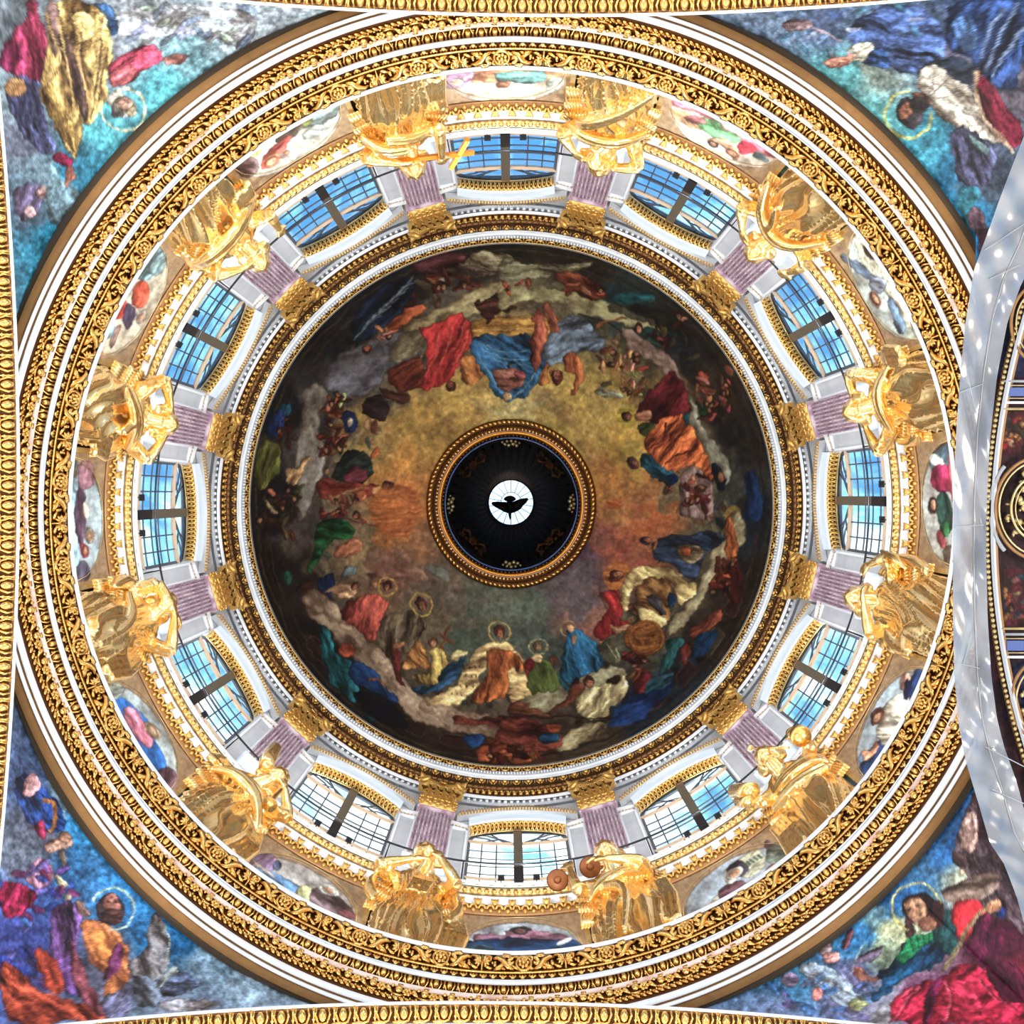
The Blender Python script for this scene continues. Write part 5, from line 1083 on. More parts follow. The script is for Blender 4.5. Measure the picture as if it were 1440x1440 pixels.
# ---- windows
PW = 2 * HWIN / 6.9                                   # angular pane pitch; the post takes .9
cols = [(-3.45 + q + .5) * PW for q in range(3)] + [(.45 + q + .5) * PW for q in range(3)]
rows = [48.1 - .95 * q for q in range(7)]
wp = PW * RG
pane = MB(); pane.box((0, 0, 0), (.012, wp * .96, .92)); pane = pane.mesh('pane', 'glass', False)
vb = MB(); vb.box((0, 0, 0), (.05, .045, 6.7)); vb = vb.mesh('vertical_bar', 'bar', False)
def hbar(a0, a1, h, w, d, mat, nm, R=RG):
    b = MB(); n = 10; b.tube([(R * math.cos(t), R * math.sin(t), h + EYE) for t in np.linspace(a0, a1, n)], w, 4, up=(0, 0, 1), flat=d); return b.mesh(nm, mat, False)
hbm = [hbar(-HWIN, HWIN, h, .028, 1.0, 'bar', 'horizontal_bar') for h in rows[1:5]]
trm = hbar(-HWIN, HWIN, 48.12, .085, 1.0, 'wood', 'transom', RG - .03)
low = hbar(-HWIN, HWIN, 43.62, .07, 1.0, 'wood', 'lower_rail', RG - .03)
post = MB(); post.box((RG - .06, 0, 45.4 + EYE), (.16, .30, 8.9)); post = post.mesh('mullion', 'mullion', False)
lpost = MB(); lpost.box((RG - .22, 0, 43.7 + EYE), (.08, .30, 1.5)); lpost = lpost.mesh('mullion_foot', 'iron', False)
fr = MB()
path = [(-1, 42.0), (-1, HSP)] + [(-1 + 2 * q / NS, arch_h(-1 + 2 * q / NS)) for q in range(1, NS)] + [(1, HSP), (1, 42.0)]
fr.tube([(RG * math.cos(x * HWIN * .985), RG * math.sin(x * HWIN * .985), h + EYE - .04) for x, h in path], .075, 4)
frm_ = fr.mesh('window_frame', 'bar', False)
pet = []
for s_ in (-1, 1):
    b = MB()
    def Q(x, z): t = s_ * x * HWIN; return (RG * math.cos(t), RG * math.sin(t), z + EYE)
    b.tube([Q(.12, 48.2), Q(.33, 48.75), Q(.55, 49.62)], .035, 4); b.tube([Q(.12, 48.5), Q(.36, 48.95), Q(.6, 48.6), Q(.78, 48.2)], .03, 4)
    b.tube([Q(.36, 48.95), Q(.6, 49.3), Q(.75, 49.3)], .03, 4); b.tube([Q(.33, 48.2), Q(.6, 48.9), Q(.9, 49.0)], .03, 4)
    pet.append(b.mesh('petal_bar', 'bar', False))
# arch lights: fan of panes
apan = []
xs = [-.98, -.66, -.33, -.09, .09, .33, .66, .98]
for x0, x1 in zip(xs[:-1], xs[1:]):
    if x0 == -.09: continue
    b = MB(); n = 5; vs = []
    for q in range(n + 1):
        x = x0 + (x1 - x0) * q / n; t = x * HWIN
        for h in (48.2, max(48.22, arch_h(x) - .06)):
            for R in (RG - .006, RG + .006): vs.append((R * math.cos(t), R * math.sin(t), h + EYE))
    for q in range(n):
        a = q * 4; c = a + 4; b_ = [(a, a + 2, c + 2, c), (a + 1, c + 1, c + 3, a + 3)]
        if q == 0: b.add(vs, b_)
        else: b.f.extend(b_); b.m.extend([0, 0])
    apan.append(b.mesh('arch_pane', 'glass', False))
for k, a in enumerate(WK):
    ra = math.radians(a)
    w = structure('window_%d' % (k + 1)); r_ = (0, 0, ra)
    put('frame', frm_, w, rot=r_); put('mullion', post, w, rot=r_); put('mullion_foot', lpost, w, rot=r_); put('transom', trm, w, rot=r_); put('lower_rail', low, w, rot=r_)
    for m_ in hbm: put('glazing_bar', m_, w, rot=r_)
    for c_ in (-2.45, -1.45, 1.45, 2.45):
        t = ra + c_ * PW; put('glazing_bar', vb, w, loc=(RG * math.cos(t), RG * math.sin(t), 44.8 + EYE), rot=(0, 0, t))
    for m_ in pet: put('petal_bar', m_, w, rot=r_)
    for c_ in cols:
        for h in rows[:6]:
            t = ra + c_; put('pane', pane, w, loc=(RG * math.cos(t), RG * math.sin(t), h - .475 + EYE), rot=(0, 0, t))
    for m_ in apan: put('pane', m_, w, rot=r_)

# ---- gallery cornice under the windows (trim_3)
g3 = structure('trim_3')
def L(par, n, mat, *rr, **k): return put(n, lathe(pr(*rr), mat, name=n, **k), par)
put('ledge', lathe([(10.60, 40.15), (10.60, 40.25), (11.25, 40.3), (11.7, 41.15)], 'white', name='ledge'), g3)
L(g3, 'white_edge', 'white', (534, 10.66), (528, 10.60))
L(g3, 'gilt_band', 'gold_old', (546, 10.84), (543, 10.80), (539, 10.70), (534, 10.68))
L(g3, 'white_fascia', 'white', (559, 10.98), (556, 10.95), (553, 10.93), (551, 10.88), (546, 10.86))
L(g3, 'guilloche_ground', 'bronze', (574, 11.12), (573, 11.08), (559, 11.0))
R1, h1 = 10.73, hh(539, 10.70)
u = MB(); u.ell((0, 0, 0), (.085, .13, .06), 6, 4); ring_joined('gilt_reel', u, g3, 'gold', 330, 545, 10.80, 538, 10.72, lift=.03)
u = MB(); u.box((0, 0, 0), (.10, .02, .01)); ring_joined('gilt_dash', u, g3, 'gold_old', 170, 533.5, 10.66, 530.5, 10.62, lift=.01)
u = MB(); u.ell((0, -.11, .04), (.06, .06, .05), 7, 4); u.tube([(-.1, -.02, .03), (-.05, .1, .05), (.05, .1, .05), (.1, -.02, .03)], [.03, .035, .035, .03], 5)
ring_joined('leaf_and_pearl', u, g3, 'gold_matt', 290, 573, 11.07, 560, 11.0, lift=.02, sy=1.7)
u = MB()
for s_ in (-1, 0, 1): u.tube([(0, -.05, .03), (s_ * .07, .06, .06), (s_ * .1, .16, .03)], [.03, .045, .015], 5)
ring_joined('anthemion', u, g3, 'gold_matt', 144, 566, 11.02, 556, 10.95, lift=.06, sy=1.7)

# ---- dome base entablature (trim_4)
g4 = structure('trim_4')
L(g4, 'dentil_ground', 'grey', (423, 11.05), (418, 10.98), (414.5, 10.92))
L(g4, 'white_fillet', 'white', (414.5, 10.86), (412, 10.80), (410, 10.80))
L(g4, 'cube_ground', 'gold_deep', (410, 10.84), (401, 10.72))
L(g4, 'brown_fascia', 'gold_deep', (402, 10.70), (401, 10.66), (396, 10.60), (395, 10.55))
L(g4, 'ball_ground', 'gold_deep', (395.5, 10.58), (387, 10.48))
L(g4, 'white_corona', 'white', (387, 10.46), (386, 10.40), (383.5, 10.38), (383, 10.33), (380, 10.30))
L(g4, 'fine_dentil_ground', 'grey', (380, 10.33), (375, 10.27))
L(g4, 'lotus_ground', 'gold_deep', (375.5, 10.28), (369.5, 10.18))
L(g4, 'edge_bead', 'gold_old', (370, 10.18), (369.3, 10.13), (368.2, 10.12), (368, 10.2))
put('crown_ledge', lathe([(10.14, hh(368, 10.12) - .02), (10.14, 55.3), (10.5, 55.4)], 'grey', name='crown_ledge'), g4)
u = MB(); u.box((0, 0, .03), (.11, .13, .12)); ring_joined('dentil', u, g4, 'white', 300, 422, 11.03, 414.5, 10.93)
u = MB(); u.box((0, -.12, .03), (.13, .14, .08)); u.box((-.04, .12, .03), (.10, .13, .10)); u.box((.09, .12, .03), (.04, .13, .06)); u.tube([(-.07, -.02, .06), (0, -.07, .08), (.07, -.02, .06)], .02, 4)
ring_joined('block_row', u, g4, 'gold_matt', 290, 410, 10.84, 401, 10.72)
u = MB(); u.box((0, 0, .0), (.17, .15, .05)); ring_joined('brown_block', u, g4, 'bronze', 296, 401, 10.66, 396, 10.60)
u = MB(); u.ell((0, .02, .05), (.085, .085, .08), 10, 6)
for s_ in (-1, 1): u.tube([(s_ * .03, -.18, .02), (s_ * .13, -.02, .05), (s_ * .13, .10, .04)], [.02, .035, .02], 5)
u.tube([(.235, .12, .02), (.235, -.1, .02)], [.04, .01], 4)
ring_of('ball_and_chevron', u.mesh('ball_and_chevron', 'gold_matt'), g4, 148, 395.5, 10.58, 387, 10.48, DR, sy=1.2)
u = MB(); u.box((0, 0, .02), (.055, .2, .06)); ring_joined('fine_dentil', u, g4, 'white', 560, 380, 10.33, 375, 10.27)
u = MB()
u.tube([(-.13, .13, .03), (-.14, -.02, .05), (-.07, -.13, .05), (.07, -.13, .05), (.14, -.02, .05), (.13, .13, .03)], [.03, .035, .04, .04, .035, .03], 6)
u.ell((0, .0, .04), (.03, .06, .04), 6, 4); u.tube([(.215, .14, .02), (.215, -.05, .04), (.215, -.14, .02)], [.035, .02, .02], 5)
ring_of('lotus_leaf', u.mesh('lotus_leaf', 'gold_matt'), g4, 148, 375.5, 10.28, 369.2, 10.17, DR, sy=1.25)

# ---- great cornice (trim_5)
g5 = structure('trim_5')
L(g5, 'painted_shadow_line', 'dark', (754, 11.36), (749, 11.32), (745, 11.25))  # dark band standing in for the shadow line at the outer edge
L(g5, 'bronzed_fascia', 'bronze', (746.5, 11.30), (745, 11.24), (744, 11.16), (733, 11.06), (731, 11.02))
L(g5, 'white_fascia', 'white', (731, 11.04), (730.5, 11.0), (725.5, 10.98), (725, 11.0))
L(g5, 'brown_line', 'bronze', (725, 11.01), (722, 10.98))
L(g5, 'white_band', 'white', (722, 10.99), (721.5, 10.94), (713, 10.90), (712, 10.93))
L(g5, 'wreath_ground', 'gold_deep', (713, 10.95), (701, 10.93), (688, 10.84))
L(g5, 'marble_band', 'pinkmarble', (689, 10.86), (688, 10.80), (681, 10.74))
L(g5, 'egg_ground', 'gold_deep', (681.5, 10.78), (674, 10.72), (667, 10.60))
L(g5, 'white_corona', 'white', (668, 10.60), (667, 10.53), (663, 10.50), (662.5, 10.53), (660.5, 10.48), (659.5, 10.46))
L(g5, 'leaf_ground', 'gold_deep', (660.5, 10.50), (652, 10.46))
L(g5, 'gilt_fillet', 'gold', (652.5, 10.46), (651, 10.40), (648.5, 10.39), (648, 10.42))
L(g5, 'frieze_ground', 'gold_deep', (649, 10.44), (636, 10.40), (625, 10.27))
L(g5, 'white_rim', 'white', (626, 10.28), (625.4, 10.22), (622.5, 10.20), (622, 10.22), (620, 10.18), (619.6, 10.22))
put('cornice_floor', lathe([(10.20, hh(619.8, 10.2) + .02), (10.35, 33.1), (11.3, 33.2)], 'white', name='cornice_floor'), g5)
# wreath: twisted outer leaves, rosettes and buds inside
u = MB(); u.ell((0, 0, .03), (.045, .115, .05), 7, 5, Matrix.Rotation(.6, 3, 'Z')); u.ell((.05, .13, .03), (.03, .05, .03), 5, 4)
ring_joined('twisted_leaf', u, g5, 'gold', 500, 711, 10.945, 703, 10.93)
u = MB()
for k in range(6): u.ell((.075 * math.cos(k * PI / 3), .075 * math.sin(k * PI / 3), .05), (.05, .05, .035), 6, 4)
u.ell((0, 0, .07), (.04, .04, .04), 6, 4)
ring_of('rosette', u.mesh('wreath_rosette', 'gold'), g5, 116, 701, 10.93, 691, 10.86, 0, sy=1.3)
u = MB(); u.ell((0, 0, .06), (.09, .09, .07), 9, 6); u.tube([(-.13, -.1, .03), (0, -.14, .05), (.13, -.1, .03)], .03, 5); u.box((.02, .12, .04), (.12, .05, .06))
ring_of('bud', u.mesh('wreath_bud', 'gold'), g5, 116, 700, 10.93, 690, 10.85, 360 / 116 / 3, sy=1.3)
u = MB(); u.tube([(-.07, .1, .03), (-.04, -.04, .07), (.06, -.1, .03)], [.03, .06, .03], 6); u.ell((.05, .08, .04), (.05, .05, .05), 6, 4)
ring_of('folded_leaf', u.mesh('wreath_leaf', 'gold'), g5, 116, 700, 10.93, 690, 10.85, 720 / 116 / 3, sy=1.3)
# egg and dart
def egg_unit(s_):
    u = MB(); u.ell((0, -.01 * s_, .06 * s_), (.085 * s_, .135 * s_, .085 * s_), 12, 8)
    u.tube([(-.12 * s_, .14 * s_, .04 * s_), (-.145 * s_, 0, .06 * s_), (-.09 * s_, -.15 * s_, .04 * s_), (0, -.185 * s_, .04 * s_), (.09 * s_, -.15 * s_, .04 * s_), (.145 * s_, 0, .06 * s_), (.12 * s_, .14 * s_, .04 * s_)], [.028 * s_] * 7, 6)
    u.tube([(.24 * s_ * .97, .15 * s_, .04 * s_), (.24 * s_ * .97, .02 * s_, .05 * s_), (.24 * s_ * .97, -.16 * s_, .02 * s_)], [.05 * s_, .025 * s_, .03 * s_], 5); u.ell((.235 * s_, -.08 * s_, .03 * s_), (.05 * s_, .04 * s_, .03 * s_), 6, 4)
    return u
ring_of('egg_and_dart', egg_unit(.78).mesh('cornice_egg', 'gold'), g5, 222, 681, 10.78, 667.5, 10.61, .3)
u = MB(); u.tube([(-.06, .08, .03), (-.065, -.03, .06), (0, -.09, .06), (.065, -.03, .06), (.06, .08, .03)], [.02, .03, .035, .03, .02], 5); u.ell((0, .02, .03), (.03, .06, .03), 5, 4)
ring_of('tongue_leaf', u.mesh('tongue_leaf', 'gold'), g5, 296, 661.5, 10.50, 654, 10.47, 0, sy=1.4)
# acanthus frieze
NFz = 34; PH = 88.6
u = MB(); u.tube([(.17 * math.cos(a), .17 * math.sin(a), .05) for a in np.linspace(0, 2 * PI, 15)[:-1]], .032, 6, closed=True)
for k in range(7): a = k * 2 * PI / 7; u.ell((.09 * math.cos(a), .09 * math.sin(a), .07), (.045, .045, .04), 7, 4)
u.ell((0, 0, .09), (.05, .05, .05), 7, 5)
fro = u.mesh('frieze_rosette', 'gold')
u = MB()
for s_ in (-1, 1):
    for q, a in enumerate((70, 38, 8, -24, -56)):
        t = math.radians(a); r_ = (.17, .18, .17, .16, .14)[q]
        u.tube([(s_ * .03, 0, .03), (s_ * (.03 + r_ * .6 * math.cos(t)), r_ * .6 * math.sin(t), .10), (s_ * (.03 + r_ * math.cos(t)), r_ * math.sin(t) + .02, .04)], [.02, .036, .022], 5)
u.tube([(0, .16, .05), (0, -.17, .05)], [.03, .02], 6)
fpa = u.mesh('frieze_palmette', 'gold')
def scroll(m_):
    u = MB(); X = lambda x: x * m_
    u.tube([(X(-.25), .12, .03), (X(-.12), .10, .09), (X(0), 0, .12), (X(.10), -.12, .09), (X(.23), -.14, .05)], [.03, .06, .065, .05, .02], 6, flat=.8)
    u.tube([(X(-.05), .03, .08), (X(.02), .14, .10), (X(.13), .14, .09), (X(.16), .05, .09), (X(.09), .02, .09)], [.05, .055, .05, .045, .03], 6)
    u.tube([(X(.0), -.03, .08), (X(-.1), -.13, .08), (X(-.22), -.15, .05)], [.05, .055, .02], 6); u.tube([(X(.02), .0, .08), (X(.18), -.03, .07), (X(.25), .06, .04)], [.04, .045, .02], 6)
    u.ell((X(.19), .14, .04), (.05, .045, .04), 6, 4); u.ell((X(-.2), -.03, .04), (.05, .05, .05), 6, 4); u.ell((X(-.19), .03, .03), (.04, .03, .04), 6, 4)
    return u.mesh('frieze_scroll', 'gold')
sc1, sc2 = scroll(1), scroll(-1)
for nm, me_, ph in (('rosette', fro, 0), ('scroll_leaf', sc1, .24), ('palmette', fpa, .5), ('scroll_leaf', sc2, .76)):
    ring_of(nm, me_, g5, NFz, 650.5, 10.45, 630, 10.31, PH + ph * 360 / NFz, sy=1.75)
u = MB(); u.tube([(-.11, .17, .02), (-.02, .19, .05), (.07, .13, .06), (.05, .04, .04)], [.02, .04, .04, .015], 5); u.tube([(.12, -.17, .02), (.03, -.19, .05), (-.07, -.14, .06), (-.04, -.05, .04)], [.02, .04, .04, .015], 5); u.ell((.1, .0, .02), (.035, .05, .04), 5, 4)
ring_joined('frieze_tendril', u, g5, 'gold', 204, 649, 10.45, 629, 10.31, PH + 1, sy=1.35)

# ---- murals of the drum
sp_ = structure('trim_6')
MUR = {0: ('right', 'arched wall painting of red and green robed figures beside the hanging sheet'), 1: ('lr', 'arched wall painting of a cream robed man over deep navy ground, lower right'),
       2: ('br', 'arched wall painting of a bearded man before an open written page'), 3: ('b', 'arched wall painting with flat dark cap and maroon outspread arms over blue'),
       4: ('bl', 'arched wall painting with striped blue sleeve, yellow collar and violet figure'), 5: ('ll', 'arched wall painting of a figure in bright blue mantle and pink tunic'),
       6: ('l', 'arched wall painting with long dark purple sleeve over pale blue folds'), 7: ('lu', 'arched wall painting of a white bearded man in a brick red tunic'),
       8: ('tl', 'arched wall painting with rose red cloak and peach veil, upper left'), 9: ('t', 'arched wall painting with teal cloak over orange draperies under top window'),
       10: ('tr', 'arched wall painting with green drapery amid rose and white light'), 11: ('ur', 'arched wall painting of pale sky with outstretched grey blue winged figure')}
def murmesh(a):
    n1, n2 = 150, 40; w = np.radians(np.linspace(-10.6, 10.6, n1)) + math.radians(a); h = np.linspace(33.4, hh(573.5, 11.12), n2)
    h = np.concatenate([np.linspace(33.4, hh(622, 11.12), 4)[:-1], np.linspace(hh(622, 11.12), hh(573.5, 11.12), n2 - 3)])
    G = np.zeros((n1, n2, 3)); G[..., 0] = 11.12 * np.cos(w)[:, None]; G[..., 1] = 11.12 * np.sin(w)[:, None]; G[..., 2] = h[None] + EYE
    return G
for k, a in enumerate(WK):
    G = murmesh(a); o = put('wall_painting', grid_mesh('wall_painting', G, 'oil', gain=OIL_GAIN, sat=.9)); props(o, MUR[k][1], 'painting', 'arched paintings round the drum')
    fb = MB(); pts = []
    for q in range(41):
        x = -1 + 2 * q / 40; t = math.radians(a) + x * math.radians(8.1); r_ = 622 - (2 + 44 * math.sqrt(max(0, 1 - x * x))); pts.append((11.09 * math.cos(t), 11.09 * math.sin(t), hh(r_, 11.1) + EYE))
    fb.tube(pts, .012, 4); put('arched_line', fb.mesh('arched_line', 'gold_old'), o)
# ================================================================== PIERS, PENDENTIVES, ARCHES
# local frame of a pier object: +Y looks at the dome axis, +X to the left of someone facing it, origin on the axis line at R
RP = 10.80
def blk(name, mat, boxes, smooth=False):
    b = MB()
    for c, d in boxes: b.box(c, d)
    return b.mesh(name, mat, smooth)
h_b, h_n, h_c = hh(511, RP), hh(441, RP), hh(408, 10.55)
z0 = 40.3 + EYE; zb = h_b + EYE; zn = h_n + EYE; zc = h_c + EYE
PWd = 1.17
sh = MB()                                             # fluted shaft
nf = 9; H0, H1 = zb - z0, zn - z0
prof = []
for i in range(nf):
    x0 = -PWd / 2 + PWd * i / nf; w = PWd / nf
    for q in range(5): t = q / 5; prof.append((x0 + w * .16 + w * .68 * t, -.10 * math.sin(PI * t)))
    prof.append((x0 + w * .84, 0)); prof.append((x0 + w, 0))
prof = [(-PWd / 2, -.35)] + [(-PWd / 2, 0)] + prof + [(PWd / 2, -.35)]
n = len(prof); NZL = 2
sh.add([(x, y, H0 + (H1 - H0) * z / (NZL - 1)) for z in range(NZL) for x, y in prof], [(i, i + 1, n + i + 1, n + i) for i in range(n - 1)])
shaft = sh.mesh('shaft', 'purple', False)
cab = MB()                                            # cabled lower flutes
for i in range(nf):
    x = -PWd / 2 + PWd * (i + .5) / nf; cab.tube([(x, 0.0, H0 + .05), (x, .0, H0 + .42), (x, -.02, H0 + .52)], [.042, .042, .02], 6); cab.box((x, -.01, H0 + .72), (.07, .05, .1))
cabm = cab.mesh('flute_husks', 'gold_old')
neck = blk('neck_ring', 'purple', [((0, -.12, H1 - .06), (PWd + .16, .42, .13)), ((0, -.12, H1 + .03), (PWd + .08, .36, .07))])
ped = blk('pedestal', 'cool', [((0, -.15, H0 / 2), (PWd + .12, .36, H0)), ((0, -.1, H0 - .1), (PWd + .26, .46, .16)), ((0, -.12, .1), (PWd + .3, .5, .2))])
cap = MB(); hc = zc - zn                              # Corinthian capital: bell, leaves, volutes, abacus
def cring(z, hx, y0, y1, dip=0.0): return z, hx, y0, y1, dip
cap.cur = 0
bell = [(0, .54, .02), (.5 * hc, .56, .05), (.8 * hc, .64, .12), (.9 * hc, .74, .2)]
vs = []
for z, hx, y in bell:
    for q in range(9):
        x = -1 + q / 4; vs.append((x * hx, y, H1 + .05 + z))
cap.add(vs, [(i * 9 + q, i * 9 + q + 1, i * 9 + 10 + q, i * 9 + 9 + q) for i in range(3) for q in range(8)])
cbell = cap.mesh('bell', 'gold_deep')
def leaf(h, w, curl):
    b = MB()
    b.tube([(0, 0, 0), (0, .05, h * .5), (0, .11, h * .85), (0, .11 + curl, h), (0, .13 + curl, h * .85)], [w * .5, w * .55, w * .5, w * .38, w * .12], 6, flat=.32, up=(0, 1, 0))
    for s_ in (-1, 1):
        for q in range(3): b.ell((s_ * w * .48, .06 + .03 * q, h * (.25 + .25 * q)), (w * .2, .05, h * .10), 6, 4)
    return b.mesh('acanthus_leaf', 'gold_matt')
lf1, lf2 = leaf(hc * .46, .30, .20), leaf(hc * .76, .32, .24)
vo = MB(); pts = [(.22 * math.cos(t) * (1 - t / 14) - .0, 0, .22 * math.sin(t) * (1 - t / 14)) for t in np.linspace(0, 9.5, 20)]
vo.tube(pts, [.06] * 14 + [.05, .045, .04, .04, .04, .04], 6, flat=1.3, up=(0, 1, 0)); vo.tube([(.22, 0, 0), (.12, -.05, -.35), (-.05, -.1, -.6)], [.06, .05, .03], 5)
vom = vo.mesh('volute', 'gold_matt')
ab = MB(); vs = []
for z in (0, .14, .2):
    for q in range(17):
        x = -1 + q / 8; y = .30 + .28 * x * x + (.04 if z else 0); vs.append((x * (.84 + z * .2), y, z))
    for q in range(17):
        x = 1 - q / 8; vs.append((x * .82, -.1, z))
ab.add(vs, [(i * 34 + q, i * 34 + (q + 1) % 34, (i + 1) * 34 + (q + 1) % 34, (i + 1) * 34 + q) for i in range(2) for q in range(34)] + [tuple(range(34))])
abm = ab.mesh('abacus', 'gold_matt', False)
flw = MB()
for k in range(6): flw.ell((.08 * math.cos(k * PI / 3), 0, .08 * math.sin(k * PI / 3)), (.06, .05, .06), 6, 4)
flm = flw.mesh('abacus_flower', 'gold')
# flanking panels: frame, recessed field, gilt dentil strip
pn_w = .60; pz0, pz1 = 42.0 + EYE - z0, 48.2 + EYE - z0
pfr = blk('panel_frame', 'white', [((0, -.02, pz1 - .05), (pn_w, .14, .10)), ((-pn_w / 2 + .035, -.02, (pz0 + pz1) / 2), (.07, .14, pz1 - pz0)), ((pn_w / 2 - .035, -.02, (pz0 + pz1) / 2), (.07, .14, pz1 - pz0)), ((0, -.02, pz1 + .52), (pn_w + .06, .2, .12)), ((0, -.02, -.0), (pn_w, .16, .1))])
pfd = blk('panel_field', 'cool', [((0, -.10, (pz0 + pz1) / 2), (pn_w - .1, .1, pz1 - pz0)), ((0, -.12, pz1 + .25), (pn_w, .1, .6)), ((0, -.12, pz0 / 2), (pn_w, .1, pz0))])
pdn = blk('panel_dentils', 'gold', [((-.24 + .12 * q, -.03, pz1 + .24), (.07, .09, .22)) for q in range(5)])
for k, a in enumerate(PK):
    p = pol(RP, a, 0); p.z = z0
    o = empty('pilaster', p, facing(a), kind='structure') if False else empty('pilaster', p, facing(a))
    side = ['lower right', 'bottom right', 'bottom, right of centre', 'bottom, left of centre', 'lower left', 'left below centre', 'left above centre', 'upper left', 'top, left of centre', 'top, right of centre', 'upper right', 'right above centre'][k]
    side = {0: 'behind the statue with raised cloth, right', 1: 'behind the statue holding a wand, lower right', 2: 'behind the statue clashing cymbals, bottom', 3: 'behind the statue with hand at mouth, bottom',
            4: 'behind the statue with a flute raised high, lower left', 5: 'behind the statue hiding its face in bent arms, left', 6: 'behind the statue with both elbows raised, left', 7: 'behind the statue with fanned drapery, upper left',
            8: 'behind the statue holding a cross, top', 9: 'behind the statue leaning on one elbow, top', 10: 'behind the statue with round billowing cloak, upper right', 11: 'behind the statue with hands behind its head, right'}[k]
    props(o, 'lilac fluted pilaster with gilded capital ' + side, 'pilaster', 'fluted pilasters between the drum windows')
    put('pedestal', ped, o); put('shaft', shaft, o); props(put('flute_husks', cabm, o), kind='stuff'); put('neck_ring', neck, o)
    cp = put('capital', cbell, o)
    for x in (-.5, -.25, 0, .25, .5): put('acanthus_leaf', lf1, cp, loc=(x, .05, H1 + .08))
    for x in (-.42, -.14, .14, .42): put('acanthus_leaf', lf2, cp, loc=(x, .08, H1 + .1))
    for s_ in (-1, 1):
        v = put('volute', vom, cp, loc=(s_ * .66, .50, H1 + hc * .80)); v.rotation_euler = (0, 0, s_ * -.6 + (0 if s_ > 0 else PI))
    put('abacus', abm, cp, loc=(0, 0, H1 + hc - .02)); put('abacus_flower', flm, cp, loc=(0, .42, H1 + hc))
    for s_ in (-1, 1):
        t = .90; mt = Matrix.Translation((s_ * t, -.24, 0)) @ Matrix.Rotation(s_ * -.045 - 0, 4, 'Z')
        put('panel_frame', pfr, o, mat4=mt); put('panel_field', pfd, o, mat4=mt); props(put('panel_dentils', pdn, o, mat4=mt), kind='stuff')

# ---- gilded panels behind the statues
gp = MB(); GH = 39.35 - 33.15
gpan = blk('panel_back', 'gold_old', [((0, -.16, GH / 2), (2.25, .14, GH))])
gfr = blk('panel_frame', 'gold_old', [((s_ * 1.14, -.02, GH / 2), (.13, .24, GH)) for s_ in (-1, 1)] + [((s_ * .93, -.05, GH / 2), (.06, .16, GH)) for s_ in (-1, 1)] + [((0, -.02, GH - .06), (2.4, .26, .14))])
gor = MB()
for s_ in (-1, 1):
    for q in range(16):
        z = .6 + q * .33; x = s_ * .76
        gor.tube([(x, -.07, z), (x + .08 * (-1) ** q, -.01, z + .12), (x - .02, -.05, z + .28)], [.04, .06, .02], 5); gor.ell((x - .07 * (-1) ** q, -.04, z + .08), (.06, .04, .06), 6, 4)
gorm = gor.mesh('trailing_leaves', 'gold_old')
gw = structure('trim_10')
for k, a in enumerate(PK):
    mt = Matrix.Translation(pol(11.02, a, 33.16)) @ Matrix.Rotation(facing(a), 4, 'Z')
    put('panel_back', gpan, gw, mat4=mt); put('panel_frame', gfr, gw, mat4=mt); props(put('trailing_leaves', gorm, gw, mat4=mt), kind='stuff')

# ---- gallery rail and floodlights
gr = empty('gallery_rail', (0, 0, 40.3 + EYE)); props(gr, 'thin black rail running round the drum in front of the windows', 'railing')
HR, RR = 42.25, 10.60
b = MB(); b.tube([(RR * math.cos(t), RR * math.sin(t), HR - 40.3) for t in np.linspace(0, 2 * PI, 241)[:-1]], .032, 6, closed=True); put('handrail', b.mesh('handrail', 'iron'), gr)
b = MB(); b.tube([((RR + .25) * math.cos(t), (RR + .25) * math.sin(t), 40.9 - 40.3) for t in np.linspace(0, 2 * PI, 241)[:-1]], .012, 5, closed=True); put('cable', b.mesh('cable', 'iron'), gr)
b = MB(); b.tube([(RR, 0, 0), (RR, 0, HR - 40.3)], .025, 6); b.tube([(RR, 0, HR - 40.35), (RR + .5, 0, HR - 40.35)], .02, 5); pom = b.mesh('post', 'iron')
for a in WK:
    for s_ in (-1, 1): put('post', pom, gr, rot=(0, 0, math.radians(a + s_ * 8.9)))
fl = MB(); fl.box((0, 0, 1.25), (.19, .14, .14)); flh = fl.mesh('lamp_housing', 'black', False)
fl = MB(); fl.tube([(0, 0, 0), (0, 0, 1.2)], .02, 5); flp = fl.mesh('lamp_stand', 'iron')
WN = ['right', 'lower right', 'bottom right', 'bottom', 'bottom left', 'lower left', 'left', 'upper left', 'top left', 'top', 'top right', 'upper right']
for k, a in enumerate(WK):
    for s_ in (-1, 1):
        o = empty('floodlight', pol(10.82, a + s_ * 2.75, 40.3), facing(a)); props(o, 'small black floodlight at the foot of the %s window, %s the post' % (WN[k], 'clockwise past' if s_ > 0 else 'anticlockwise before'), 'floodlight', 'floodlights under the windows')
        put('housing', flh, o); put('stand', flp, o)

